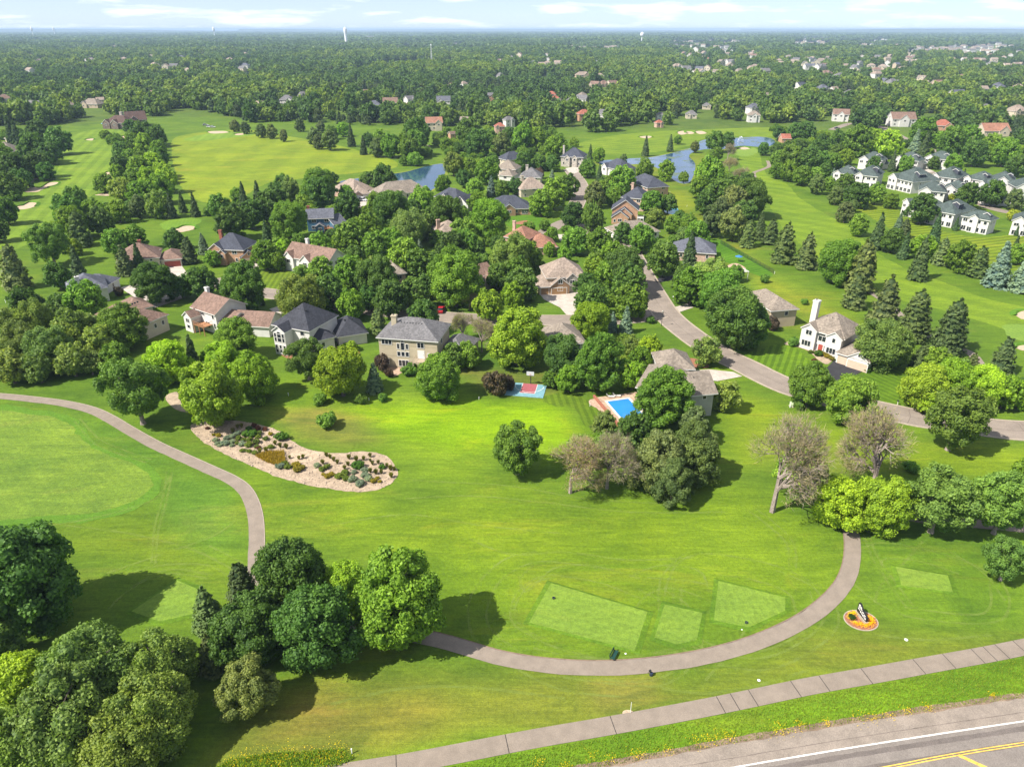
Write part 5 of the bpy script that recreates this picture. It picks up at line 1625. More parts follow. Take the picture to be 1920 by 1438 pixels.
TREES = [  # type, u, v of the crown's visible middle, half width (photo px)
    # left fairway edge
    *[('D', u, v, r) for u, v, r in [(108, 265, 22), (69, 251, 22), (63, 278, 24), (92, 286, 20), (69, 309, 22), (25, 313, 25), (12, 347, 24), (10, 397, 22), (-8, 430, 22), (40, 335, 18), (85, 322, 15)]],
    ('B', 48, 326, 12), ('S', 33, 262, 13), ('S', 20, 250, 13), ('M', 5, 295, 20),
    # strip between fairway and range
    *[('D', u, v, r) for u, v, r in [(225, 280, 14), (270, 249, 20), (292, 255, 18), (223, 305, 16), (246, 240, 14)]],
    *[('M', u, v, r) for u, v, r in [(250, 268, 14), (271, 272, 18), (296, 280, 15), (242, 295, 14), (265, 299, 16), (300, 295, 15), (257, 315, 20), (253, 334, 18), (263, 361, 22), (300, 356, 24), (194, 343, 17), (318, 330, 12)]],
    *[('B', u, v, r) for u, v, r in [(288, 311, 20), (221, 324, 13), (303, 320, 16), (280, 337, 20), (309, 340, 20)]],
    ('W', 225, 353, 20), ('W', 296, 384, 22), ('P', 259, 390, 16), ('S', 312, 366, 10), ('S', 320, 390, 12), ('S', 341, 383, 10), ('S', 364, 388, 11), ('O', 390, 397, 10),
    # clumps below
    ('D', 142, 374, 20), ('D', 125, 395, 26), ('M', 134, 418, 28), ('M', 171, 393, 20), ('M', 194, 397, 18), ('D', 188, 417, 22), ('M', 221, 396, 20), ('D', 242, 391, 14),
    ('V', 90, 450, 34), ('P', 148, 435, 24), ('B', 136, 462, 15), ('M', 214, 453, 22), ('M', 252, 446, 22), ('P', 25, 508, 28), ('S', 144, 500, 16), ('D', 108, 517, 22), ('P', 232, 491, 20), ('S', 259, 487, 13),
    ('P', 353, 474, 18), ('L', 381, 462, 13), ('D', 323, 449, 18), ('M', 398, 478, 14),
    # around the grey and brown roofs at left
    ('D', 290, 530, 33), ('D', 342, 537, 18), ('D', 376, 528, 27), ('M', 160, 562, 31), ('D', 52, 575, 28), ('D', 113, 576, 24), ('R', 222, 545, 9),
    *[('W', u, v, r) for u, v, r in [(25, 616, 36), (63, 607, 36), (100, 599, 28), (131, 617, 28), (161, 607, 24), (38, 645, 36), (88, 649, 38), (125, 642, 28), (184, 641, 28), (71, 690, 24), (18, 687, 28), (134, 674, 28), (168, 680, 20), (-14, 650, 34)]],
    ('M', 227, 612, 37), ('M', 217, 672, 24), ('V', 250, 724, 52), ('B', 313, 680, 36), ('S', 361, 672, 17),
    ('M', 438, 634, 34), ('B', 397, 667, 20), ('B', 419, 677, 32), ('B', 476, 707, 38), ('B', 394, 744, 50), ('D', 453, 541, 36), ('O', 458, 581, 10), ('O', 474, 579, 11), ('S', 492, 564, 5),
    ('W', 561, 553, 42), ('D', 611, 549, 31), ('M', 659, 572, 24), ('M', 653, 515, 30), ('M', 601, 509, 24), ('D', 705, 522, 35), ('D', 732, 562, 28), ('M', 640, 545, 18), ('D', 690, 560, 20),
    ('V', 573, 663, 35), ('B', 638, 696, 43), ('L', 702, 713, 18), ('P', 709, 604, 19), ('R', 714, 667, 15), ('O', 599, 747, 14), ('O', 676, 747, 12), ('O', 718, 745, 10), ('O', 613, 788, 19), ('R', 729, 699, 8), ('O', 765, 695, 13), ('B', 660, 648, 9),
    # middle left block
    ('M', 497, 479, 25), ('M', 520, 490, 15), ('O', 565, 510, 15), ('D', 411, 390, 20), ('D', 432, 417, 31), ('D', 470, 404, 23), ('S', 457, 378, 13), ('S', 484, 374, 14), ('D', 503, 390, 26), ('M', 543, 411, 35), ('S', 499, 442, 13), ('D', 518, 373, 18), ('D', 534, 349, 18), ('W', 543, 357, 18),
    ('M', 595, 348, 32), ('M', 568, 386, 20), ('D', 597, 366, 26), ('M', 649, 362, 15), ('D', 651, 388, 22), ('D', 693, 341, 19), ('D', 722, 339, 23), ('M', 595, 460, 22), ('M', 657, 447, 30), ('M', 688, 428, 26), ('M', 704, 461, 26), ('W', 762, 427, 35), ('D', 733, 391, 34), ('M', 707, 382, 20),
    ('B', 530, 464, 13), ('W', 693, 509, 28), ('M', 756, 490, 30), ('M', 560, 455, 16), ('D', 620, 475, 14), ('M', 735, 450, 22), ('D', 665, 480, 18),
    # trees on the driving range edge
    ('P', 489, 246, 10), ('P', 509, 248, 10), ('P', 532, 256, 8), ('P', 589, 258, 14), ('P', 618, 264, 15), ('P', 597, 268, 10), ('S', 658, 258, 10), ('S', 681, 275, 9), ('P', 706, 278, 14), ('M', 733, 273, 20), ('M', 760, 271, 18), ('M', 779, 269, 20), ('M', 756, 302, 8), ('P', 562, 236, 9), ('P', 601, 238, 9), ('M', 622, 248, 12), ('M', 643, 243, 12), ('P', 460, 240, 9), ('P', 440, 236, 9), ('M', 772, 303, 7), ('D', 690, 262, 12), ('M', 712, 258, 13),
    # above and beside the left pond
    ('D', 781, 248, 25), ('M', 768, 276, 20), ('O', 800, 285, 12), ('M', 823, 260, 8), ('M', 837, 270, 12), ('O', 779, 299, 15), ('W', 850, 310, 18), ('M', 879, 314, 15), ('D', 869, 337, 14), ('D', 877, 250, 22), ('D', 896, 269, 21), ('P', 940, 271, 18), ('M', 979, 258, 22), ('M', 1004, 261, 19), ('D', 955, 255, 15), ('D', 918, 262, 14),
    ('B', 1044, 277, 20), ('D', 981, 305, 16), ('D', 1010, 306, 13), ('D', 1035, 307, 13), ('M', 914, 322, 22), ('M', 925, 304, 12), ('R', 1010, 324, 10), ('M', 889, 354, 18), ('L', 921, 355, 12), ('D', 942, 355, 14), ('D', 965, 350, 14), ('M', 829, 346, 15), ('B', 896, 377, 18), ('M', 793, 377, 23), ('M', 1015, 380, 23), ('L', 1035, 334, 9), ('D', 1063, 349, 22), ('M', 1038, 366, 24),
    ('D', 1075, 402, 23), ('D', 1113, 410, 22), ('P', 1115, 369, 18), ('M', 1102, 317, 15), ('S', 1107, 287, 7), ('M', 1123, 292, 12), ('S', 1124, 328, 8), ('M', 1148, 342, 18), ('M', 1152, 367, 16), ('D', 835, 404, 34), ('L', 822, 409, 9), ('W', 783, 420, 28), ('M', 917, 413, 34), ('M', 869, 436, 24), ('D', 843, 466, 30), ('M', 873, 460, 24), ('L', 787, 466, 9), ('D', 781, 496, 28), ('M', 851, 513, 40),
    ('W', 958, 478, 40), ('M', 990, 482, 26), ('M', 1030, 468, 12), ('M', 1035, 440, 12), ('M', 1058, 479, 13), ('M', 1079, 452, 24), ('M', 1123, 456, 26), ('W', 1115, 492, 15), ('M', 1148, 481, 22), ('M', 969, 509, 24), ('D', 935, 520, 20), ('D', 895, 470, 16), ('O', 920, 452, 12), ('O', 905, 486, 12), ('M', 820, 440, 14),
    # pond banks and the wood right of it
    ('S', 1211, 278, 9), ('S', 1257, 271, 8), ('M', 1271, 262, 8), ('P', 1303, 277, 8), ('P', 1169, 299, 7), ('D', 1342, 266, 17), ('D', 1365, 264, 13), ('M', 1342, 292, 12), ('X', 1366, 282, 12), ('X', 1369, 306, 13), ('D', 1432, 279, 11), ('M', 1249, 321, 16), ('M', 1209, 316, 16), ('M', 1282, 333, 9), ('M', 1332, 331, 29), ('M', 1311, 350, 20), ('X', 1392, 330, 16), ('D', 1349, 367, 28), ('D', 1407, 371, 34), ('D', 1324, 382, 20), ('P', 1376, 382, 27), ('D', 1400, 345, 18), ('D', 1370, 350, 20), ('P', 1350, 398, 20), ('D', 1395, 400, 22),
    ('P', 1336, 419, 22), ('P', 1376, 423, 25), ('P', 1403, 443, 18), ('S', 1426, 427, 14), ('P', 1447, 437, 18), ('P', 1472, 462, 27), ('P', 1514, 477, 24),
    ('M', 1223, 378, 21), ('D', 1253, 381, 16), ('W', 1230, 408, 17), ('O', 1274, 404, 11), ('O', 1265, 413, 9), ('D', 1169, 438, 17), ('M', 1205, 448, 24), ('M', 1307, 438, 22), ('W', 1282, 441, 14), ('D', 1244, 486, 28), ('S', 1294, 474, 17), ('D', 1286, 509, 22), ('W', 1336, 503, 33), ('D', 1171, 503, 36), ('M', 1153, 370, 14), ('M', 1167, 339, 23), ('M', 1380, 512, 14), ('O', 1434, 523, 9),
    ('D', 1461, 250, 12), ('D', 1491, 248, 14), ('D', 1512, 246, 16), ('D', 1457, 282, 12), ('D', 1478, 279, 12), ('M', 1459, 300, 15), ('M', 1487, 297, 21), ('D', 1516, 299, 21), ('M', 1457, 321, 13), ('M', 1480, 323, 16), ('M', 1505, 329, 17), ('M', 1530, 330, 15), ('D', 1500, 278, 14), ('D', 1530, 282, 14),
    # around the townhouses
    ('D', 1572, 262, 14), ('D', 1545, 274, 10), ('D', 1570, 284, 15), ('M', 1608, 265, 25), ('M', 1637, 263, 19), ('B', 1666, 272, 22), ('B', 1587, 295, 13), ('M', 1562, 303, 13), ('D', 1537, 301, 17), ('P', 1532, 348, 14), ('D', 1547, 320, 13), ('L', 1562, 330, 7), ('M', 1557, 345, 12), ('D', 1582, 349, 18), ('P', 1568, 367, 14), ('D', 1608, 365, 23), ('M', 1643, 365, 17), ('M', 1672, 377, 13), ('P', 1585, 399, 15), ('P', 1600, 388, 9), ('M', 1610, 424, 17),
    ('S', 1647, 440, 17), ('L', 1685, 424, 12), ('D', 1674, 452, 20), ('P', 1697, 432, 13), ('S', 1697, 464, 13), ('S', 1727, 490, 20), ('B', 1733, 462, 21), ('S', 1754, 437, 14), ('P', 1768, 475, 19), ('M', 1802, 481, 24), ('P', 1837, 494, 21), ('L', 1875, 506, 26), ('M', 1908, 477, 17), ('S', 1902, 470, 11), ('L', 1919, 520, 22), ('M', 1576, 492, 34), ('P', 1618, 508, 31),
    ('D', 1729, 382, 24), ('D', 1814, 370, 21), ('D', 1862, 363, 22), ('P', 1902, 376, 16), ('D', 1639, 301, 12), ('S', 1674, 307, 9), ('M', 1700, 304, 13), ('S', 1690, 303, 8), ('D', 1752, 305, 11), ('M', 1789, 307, 16), ('S', 1806, 334, 7), ('L', 1716, 274, 15), ('S', 1735, 274, 12), ('M', 1731, 250, 23), ('M', 1785, 267, 25), ('M', 1818, 256, 19), ('D', 1829, 286, 23), ('M', 1883, 288, 22), ('D', 1906, 311, 19), ('M', 1860, 270, 18), ('Y', 1902, 403, 13), ('S', 1793, 417, 6), ('S', 1907, 434, 5), ('Y', 1789, 368, 10), ('M', 1762, 262, 15),
    # middle: between the beige house and the street
    ('M', 853, 526, 42), ('D', 774, 551, 26), ('D', 795, 595, 26), ('X', 880, 560, 14), ('B', 916, 571, 27), ('B', 962, 556, 20), ('D', 978, 531, 29), ('B', 970, 632, 47), ('X', 903, 624, 24), ('X', 868, 610, 22), ('D', 847, 662, 20), ('M', 878, 666, 22), ('M', 824, 706, 38), ('O', 772, 668, 10), ('R', 928, 714, 23), ('R', 952, 717, 13), ('D', 1056, 669, 36), ('M', 1031, 711, 14), ('M', 1066, 710, 22), ('T', 1124, 676, 39), ('T', 1247, 737, 45), ('B', 1186, 707, 22), ('W', 1184, 648, 17), ('B', 1217, 652, 22), ('M', 1199, 676, 20),
    ('L', 1174, 606, 16), ('L', 1149, 607, 12), ('B', 1109, 602, 32), ('D', 1109, 564, 30), ('M', 1184, 567, 28), ('D', 1100, 535, 21), ('O', 1219, 600, 8), ('W', 1326, 658, 24), ('M', 1297, 539, 29), ('M', 1353, 550, 36), ('D', 1380, 599, 49), ('D', 1405, 612, 34), ('D', 1286, 526, 22), ('W', 1361, 742, 25), ('M', 1170, 640, 14), ('M', 1140, 520, 24), ('D', 1180, 530, 26), ('M', 1300, 793, 16),
    # right: behind and beside the big white house
    ('P', 1605, 549, 24), ('P', 1661, 573, 31), ('P', 1717, 599, 33), ('W', 1664, 622, 42), ('P', 1785, 621, 35), ('P', 1726, 675, 19), ('P', 1883, 670, 25), ('R', 1450, 606, 13), ('O', 1509, 566, 7), ('O', 1490, 640, 11), ('M', 1520, 722, 35), ('M', 1596, 749, 39), ('B', 1735, 727, 36), ('B', 1788, 716, 36), ('P', 1820, 692, 18), ('B', 1847, 727, 34), ('B', 1886, 735, 28), ('B', 1914, 742, 22), ('V', 1799, 774, 52), ('B', 1752, 752, 24),
    # lawn and right foreground
    ('X', 1467, 862, 74), ('M', 1487, 882, 28), ('X', 1656, 843, 62), ('D', 1535, 890, 20), ('B', 1571, 942, 43), ('B', 1653, 945, 47), ('V', 1768, 926, 57), ('V', 1886, 937, 50), ('V', 1892, 1044, 37), ('V', 970, 836, 40), ('X', 1072, 860, 48), ('V', 1090, 840, 26), ('X', 1142, 854, 46), ('V', 1138, 832, 28), ('P', 1134, 796, 21), ('D', 1188, 808, 31), ('P', 1236, 866, 44), ('P', 1300, 850, 44), ('P', 1302, 800, 27), ('P', 1262, 905, 34), ('O', 1540, 915, 10), ('O', 1708, 875, 14), ('M', 1930, 895, 30),
    # lower left corner
    ('D', 36, 1092, 92), ('B', 30, 1290, 62), ('W', 165, 1255, 78), ('W', 110, 1350, 84), ('W', 300, 1240, 64), ('W', 290, 1330, 74), ('W', 20, 1400, 66), ('W', 220, 1410, 72), ('C', 389, 1150, 34), ('C', 452, 1095, 32), ('D', 547, 1078, 62), ('D', 462, 1180, 60), ('D', 590, 1180, 72), ('P', 465, 1290, 48), ('B', 645, 1095, 38), ('T', 747, 1125, 76), ('P', 395, 1230, 30), ('W', -40, 1220, 60),
]
LANDMARKS = [  # phrase, photo px
    ('clubhouse', 235, 228), ('driving range', 520, 300), ('striped left fairway', 130, 300), ('brown-roofed house with the pink driveway', 275, 478), ('grey-roofed house at left', 175, 535), ('cream house at the willow grove', 258, 598),
    ('deck house with the long garage', 410, 590), ('charcoal-roofed white house', 590, 615), ('beige stucco house', 770, 645), ('gravel garden', 550, 860), ('navy-roofed brick house', 430, 470), ('red-brown roof with two gables', 575, 480),
    ('blue house', 605, 415), ('parked white car', 681, 374), ('left pond', 780, 335), ('navy-roofed house with white wing', 845, 378), ('navy ranch house', 960, 388), ('rust-roofed house', 990, 450), ('pale-chimney house', 848, 432), ('stone house', 1072, 297),
    ('taupe-roofed pair', 945, 318), ('three stacked brick gables', 1172, 402), ('winding pond', 1260, 310), ('pond fountain', 1388, 266), ('pergola', 1390, 515), ('triple-garage house', 1050, 525), ('ball court', 985, 733), ('blue pool', 1165, 770),
    ('street lamp', 1240, 600), ('tan house right of the street', 1445, 570), ('big white house', 1570, 640), ('striped townhouse lawn', 1720, 430), ('first townhouse row', 1650, 330), ('right-hand townhouses', 1860, 370), ('right-edge bunkers', 1900, 620),
    ('bend of the cart path', 1590, 1040), ('tee boxes', 1200, 1130), ('putting green at left', 100, 880), ('hidden tee box', 310, 1130), ('street at right', 1720, 785), ('black sign', 1615, 1160), ('fenced backyard', 1400, 480), ('shed with red roof', 1475, 258), ('far fairway', 1240, 262)]
ORD = ['first', 'second', 'third', 'fourth', 'fifth', 'sixth', 'seventh', 'eighth', 'ninth', 'tenth', 'eleventh', 'twelfth', 'thirteenth', 'fourteenth', 'fifteenth', 'sixteenth', 'seventeenth', 'eighteenth', 'nineteenth', 'twentieth']


def settle(T, u, v, r):
    shape, col, k, mid = TT[T][:4]
    R = 5.0
    for _ in range(6):
        p = at(u, v, min(mid * R * k, 40))
        R = r * depth_of(p) / FPX
    return Vector((p.x, p.y, 0)), R


def inside_house(x, y, m=0.6):
    for o, ux, uy, Ln, d in RECTS:
        a = (x - o.x) * ux.x + (y - o.y) * ux.y
        b = (x - o.x) * uy.x + (y - o.y) * uy.y
        if -m < a < Ln + m and -m < b < d + m: return True
    return False


def relation(u, v, lu, lv):
    du, dv = u - lu, (v - lv) * 2.0
    if abs(du) > abs(dv): return 'right of' if du > 0 else 'left of'
    return 'in front of' if dv > 0 else 'behind'


info = []
for T, u, v, r in TREES:
    if T == 'P' and ((1395 < u and 400 < v < 720) or (u, v) in ((25, 508), (148, 435), (232, 491), (353, 474), (709, 604), (395, 1230))): T = 'C'
    p, R = settle(T, u, v, r * (1.0 if v < 480 or TT[T][0] == 'bush' else (1.08 if v < 1000 else 1.04)))
    tries = 0
    while inside_house(p.x, p.y) and tries < 12:
        p = Vector((p.x * .985, p.y * .985 - .6, 0)); tries += 1
    lm = min(LANDMARKS, key=lambda q: math.hypot(u - q[1], (v - q[2]) * 1.6))
    info.append([T, u, v, r, p, R, lm[0], relation(u, v, lm[1], lm[2])])
groups = {}
for k, q in enumerate(info): groups.setdefault((q[0], q[6], q[7]), []).append(k)
for key, ks in groups.items():
    ks.sort(key=lambda k: info[k][1])
    n = len(ks)
    for j, k in enumerate(ks):
        adj = TT[key[0]][5]
        where = '%s the %s' % (key[2], key[1])
        if n == 1: lab = '%s %s' % (adj, where)
        elif j == 0: lab = 'leftmost %s %s' % (adj, where)
        elif j == n - 1: lab = 'rightmost %s %s' % (adj, where)
        else: lab = '%s from left, %s %s' % (ORD[j], adj, where)
        info[k].append(lab)

KEEP = []
rt = random.Random(11)
for T, u, v, r, p, R, lm, rel, lab in info:
    shape, col, k, mid, name, adj = TT[T]
    px_r = r * 1024 / 1920
    res = 'hi' if px_r > 17 else 'mid'
    if shape == 'bare': res = 'hi' if px_r > 12 else 'mid'
    crowns = proto(shape, res)
    cm, tm, *extra = crowns[rt.randrange(len(crowns))]
    root = empty(name, p, rt.uniform(0, 6.28))
    sx = R * rt.uniform(.95, 1.05)
    root.scale = (sx, R * rt.uniform(.95, 1.05), R * k * rt.uniform(.93, 1.08))
    tag(root, lab, 'shrub' if shape == 'bush' else 'tree', ('shrubs' if shape == 'bush' else 'trees') + ' by the ' + lm)
    c = link('foliage' if shape == 'bush' else 'crown', cm, root)
    j = rt.uniform(.78, 1.25)
    j *= FOL_GAIN
    c.color = (col[0] * j * rt.uniform(.88, 1.10), col[1] * j, col[2] * j * rt.uniform(.85, 1.15), 1)
    t = link('stem' if shape == 'bush' else 'trunk', tm, root)
    if extra:
        c.color = (.31 * rt.uniform(.92, 1.08), .265, .225, 1)
        lf = link('leaves', extra[0], root)
        lf.color = (.20, .27, .06, 1)
    KEEP.append((p.x, p.y, R))

# ------------------------------------------------------------------ garden, pool, court and small things
# gravel garden
BED = [(358, 797), (372, 822), (415, 848), (475, 876), (540, 900), (605, 915), (680, 922), (725, 912), (746, 891), (738, 868), (718, 852), (680, 847), (640, 850), (608, 848), (572, 840), (545, 824), (520, 806), (482, 795), (440, 789), (400, 790)]
tag(sheet('gravel_bed', BED, .05, GRAVEL, step=.6, wobble=.4), 'pink gravel of the curved ornamental garden', kind='structure')
tag(sheet('sandy_path', [(545, 850), (575, 846), (605, 850), (590, 862), (560, 868), (548, 862)], .058, SAND, step=.6), 'bare orange sand across the gravel garden', kind='structure')
tag(sheet('rock_garden_corner', [(310, 745), (335, 735), (372, 752), (362, 772), (330, 768)], .05, GRAVEL, step=.8), 'small gravel patch under the bright trees', kind='structure')
# loose stones over the gravel
BP = wpoly(BED, True, 1.0)
rng = np.random.default_rng(5)
lo, hi = BP.min(0), BP.max(0)
Q = rng.uniform(lo, hi, (9000, 2))
Q = Q[in_poly(Q[:, 0], Q[:, 1], [tuple(p) for p in BP])][:2600]
iv, if_ = ico()
sz = rng.uniform(.05, .14, len(Q)) * np.where(rng.random(len(Q)) < .06, 2.2, 1)
V = (np.concatenate([Q, np.full((len(Q), 1), .07)], 1)[:, None, :] + iv[None] * np.stack([sz, sz * rng.uniform(.7, 1.2, len(Q)), sz * .6], 1)[:, None, :]).reshape(-1, 3)
F = (if_[None] + (np.arange(len(Q)) * 12)[:, None, None]).reshape(-1, 3)
STONE = plain('pale_stones', (0.34, 0.27, 0.20), .9, .35, 2.0)
tag(link('stones', fast_mesh('stones', V, F, [STONE])), 'loose pale stones scattered over the gravel garden', kind='stuff')


def tuft_mesh(name, seed, n, h, spread, mat=None, width=.07):
    rng = np.random.default_rng(seed)
    a = rng.uniform(0, 6.283, n)
    lean = rng.uniform(.05, 1.0, n) * spread
    hh = rng.uniform(.6, 1.0, n) * h
    base = np.stack([np.cos(a) * .15 * rng.random(n), np.sin(a) * .15 * rng.random(n), np.zeros(n)], 1)
    tip = base + np.stack([np.cos(a) * lean, np.sin(a) * lean, hh], 1)
    mid = base * .45 + tip * .55 + np.array([0, 0, .08]) * h
    w = np.stack([-np.sin(a), np.cos(a), np.zeros(n)], 1) * width
    V = np.stack([base - w * .5, mid - w, tip, mid + w], 1).reshape(-1, 3)
    F = np.arange(n * 4).reshape(n, 4)
    return fast_mesh(name, V, F, [mat or FOL], {'tone': ('FLOAT', 'POINT', np.repeat(rng.uniform(.2, 1, n), 4))})


TUFTS = [tuft_mesh('foliage', 70 + i, 260, 1.7, .62) for i in range(3)]
GK = {  # garden plant kinds: mesh list, colour, name, adjective
    'g': (None, (0.060, 0.135, 0.014), 'round_shrub', 'round green shrub'),
    'y': (None, (0.215, 0.185, 0.018), 'golden_shrub', 'golden-yellow mound'),
    'b': (None, (0.175, 0.225, 0.165), 'silver_shrub', 'silvery blue-green mound'),
    't': (TUFTS, (0.125, 0.140, 0.030), 'ornamental_grass', 'upright reddish-brown grass tuft'),
    'k': (None, (0.105, 0.150, 0.022), 'low_shrub', 'small olive-green mound'),
    'r': (None, (0.105, 0.045, 0.030), 'red_shrub', 'dark red low shrub'),
}


def zA(x, y): return 340 + x / 8.727, 770 + y / 8.727


def zB(x, y): return 540 + x / 8.727, 800 + y / 8.727


PLANTS = []
for k, f, L_ in [
        ('g', zA, [(1165, 380, 75), (1060, 385, 60), (1110, 300, 50), (1640, 430, 88)]),
        ('y', zA, [(540, 395, 30), (612, 405, 40), (1860, 890, 45), (1900, 960, 55), (1460, 380, 35)]),
        ('b', zA, [(555, 480, 45), (590, 530, 38), (645, 520, 30), (720, 530, 60), (760, 440, 50), (830, 420, 50), (830, 505, 48), (630, 570, 35), (925, 360, 50), (1000, 540, 50), (1620, 905, 60), (830, 565, 35)]),
        ('k', zA, [(945, 440, 40), (930, 470, 35), (1025, 475, 38), (1120, 470, 45), (915, 535, 35), (1110, 555, 58), (1235, 505, 50), (1260, 425, 42), (1270, 370, 48), (1385, 460, 42), (990, 655, 35), (1040, 655, 35), (1110, 660, 38), (1200, 690, 42), (1700, 860, 45), (1740, 920, 50), (1235, 590, 40), (1470, 590, 45)]),
        ('t', zA, [(850, 340, 50), (925, 270, 45), (990, 260, 45), (1290, 670, 48), (1390, 650, 55), (1540, 540, 48), (1620, 580, 50), (1720, 600, 55), (1775, 770, 35)]),
        ('r', zA, [(1190, 240, 40), (1255, 290, 45), (1375, 300, 40), (1270, 610, 35), (430, 290, 30)]),
        ('t', zB, [(180, 520, 40), (250, 500, 45), (570, 590, 50), (630, 470, 45), (690, 500, 45), (750, 545, 45), (810, 590, 45), (930, 680, 45), (985, 620, 45), (1000, 510, 50), (1120, 540, 55), (1240, 530, 45), (1345, 480, 45), (1350, 560, 35), (1385, 610, 40), (1480, 590, 42), (1350, 730, 50), (1440, 755, 55), (1530, 750, 45), (1690, 810, 55), (1680, 690, 55), (1740, 700, 45), (1620, 640, 40)]),
        ('y', zB, [(140, 620, 55), (160, 700, 62), (245, 665, 45), (645, 815, 45), (715, 775, 45), (575, 780, 30), (1400, 890, 45), (1460, 840, 32), (1505, 900, 28)]),
        ('g', zB, [(1155, 640, 85), (1540, 660, 50)]),
        ('b', zB, [(470, 625, 48), (1080, 740, 45), (1250, 700, 52), (1265, 790, 65), (1310, 850, 55), (1065, 850, 65), (1185, 920, 72)]),
        ('k', zB, [(560, 695, 48), (640, 655, 48), (820, 815, 55), (940, 755, 60), (945, 850, 52)])]:
    for x, y, r in L_:
        u, v = f(x, y)
        PLANTS.append((k, u, v, r / 8.727))
PLANTS.sort(key=lambda q: q[1])
cnt, tot = {}, {}
for q in PLANTS: tot[q[0]] = tot.get(q[0], 0) + 1
BUSH = [b[0] for b in proto('bush', 'mid')]
NUMW = ORD + ['twenty-first', 'twenty-second', 'twenty-third', 'twenty-fourth', 'twenty-fifth', 'twenty-sixth', 'twenty-seventh', 'twenty-eighth', 'twenty-ninth', 'thirtieth', 'thirty-first', 'thirty-second', 'thirty-third', 'thirty-fourth', 'thirty-fifth']
rp_ = random.Random(3)
for k, u, v, r in PLANTS:
    me, col, name, adj = GK[k]
    p = at(u, v + r * .5)
    R = max(.35, r * depth_of(p) / FPX) * 1.2
    i = cnt.get(k, 0); cnt[k] = i + 1
    where = 'left half' if u < 560 else 'right half'
    lab = '%s in the gravel garden, %s' % (adj, 'leftmost of its kind' if i == 0 else ('rightmost of its kind' if i == tot[k] - 1 else NUMW[i] + ' of its kind from left'))
    m = rp_.choice(me or BUSH)
    hz = R * (1.0 if k == 't' else (.62 if k == 'b' else .72))
    o = link(name, m, loc=(p.x, p.y, .03), rz=rp_.uniform(0, 6), scale=(R, R, hz if k != 't' else R * .95))
    j = rp_.uniform(.85, 1.15) * 1.35
    o.color = (col[0] * j, col[1] * j, col[2] * j, 1)
    tag(o, lab, 'shrub' if k != 't' else 'grass tuft', adj + 's in the gravel garden')


def blades(name, poly_px, n, h, col, label, seed, width=.05, world=None, color2=None):
    rng = np.random.default_rng(seed)
    P = wpoly(poly_px, False) if world is None else world
    lo, hi = P.min(0), P.max(0)
    Q = rng.uniform(lo, hi, (n * 6, 2))
    Q = Q[in_poly(Q[:, 0], Q[:, 1], [tuple(p) for p in P])][:n]
    n = len(Q)
    a = rng.uniform(0, 6.283, n)
    hh = rng.uniform(.5, 1, n) * h
    base = np.concatenate([Q, np.full((n, 1), .03)], 1)
    tip = base + np.stack([np.cos(a) * hh * .35, np.sin(a) * hh * .35, hh], 1)
    w = np.stack([-np.sin(a), np.cos(a), np.zeros(n)], 1) * width
    mid = base * .5 + tip * .5
    V = np.stack([base - w * .4, mid - w, tip, mid + w], 1).reshape(-1, 3)
    o = link(name, fast_mesh(name, V, np.arange(n * 4).reshape(n, 4), [FOL], {'tone': ('FLOAT', 'POINT', np.repeat(rng.uniform(.1, 1, n), 4))}))
    o.color = (*[x * FOL_GAIN for x in col], 1)
    return tag(o, label, kind='stuff')


blades('amber_grass', [(478, 856), (500, 850), (532, 847), (536, 868), (520, 874), (500, 868)], 2600, .8, (0.16, 0.115, 0.014), 'patch of amber grass in the gravel garden', 21, .06)

# verge of tall grass with yellow flowers between trail and highway
va = offset_line(TRAIL, -1.5)
inv = lambda Q: Q[np.array([to_px(q[0], q[1], 0.0)[0] < 2150 for q in Q])]
vert = np.concatenate([inv(va), inv(EDGE)[::-1]])
blades('verge_grass', None, 22000, .30, (0.082, 0.116, 0.016), 'long unmown grass verge between trail and highway', 22, .038, world=vert)


def flowers(name, pts, n, col, label, seed, spread=1.0, size=.08, h=.35):
    """yellow flower heads in drifts"""
    rng = np.random.default_rng(seed)
    c = np.array(pts)[rng.integers(0, len(pts), n)]
    P = np.concatenate([c[:, :2] + rng.normal(size=(n, 2)) * spread * (c[:, 2:3] if c.shape[1] > 2 else 1), rng.uniform(.5, 1, (n, 1)) * h], 1)
    N = unit(rng.normal(size=(n, 3)) * .5 + np.array([0, 0, 1]))
    V, F = leaves(P, N, size, rng, 1.0)
    o = link(name, fast_mesh(name, V, F, [FOL], {'tone': ('FLOAT', 'POINT', np.repeat(rng.uniform(.3, 1, n), 4))}))
    o.color = (*col, 1)
    return tag(o, label, kind='stuff')


drift = []
for u, v, s in [(1010, 1432, .5), (1060, 1438, .6), (1190, 1420, .7), (1200, 1415, .8), (1310, 1395, .8), (1330, 1388, .7), (1350, 1383, .9), (1370, 1383, .6), (1455, 1373, .9), (1470, 1370, .7), (1610, 1347, .8), (1665, 1344, .6), (1700, 1335, .5), (1740, 1330, .5), (1550, 1357, .5), (1860, 1305, .4), (1110, 1420, .6), (1140, 1425, .6), (1250, 1408, .6), (1635, 1349, .6), (1500, 1362, .5)]:
    p = at(u, v); drift.append((p.x, p.y, s))
flowers('yellow_wildflowers', drift, 1100, (0.75, 0.55, 0.008), 'drifts of yellow wildflowers along the highway edge', 31, .75, .10, .5)
d2 = [(*at(u, v)[:2], 1.0) for u, v in [(430, 1432), (470, 1425), (500, 1420), (540, 1418), (580, 1416), (620, 1414), (640, 1412), (520, 1430), (600, 1428), (450, 1440)]]
flowers('yellow_wildflowers', d2, 1300, (0.70, 0.55, 0.01), 'yellow wildflower patch at the bottom left of the trail', 32, .75, .085, .3)
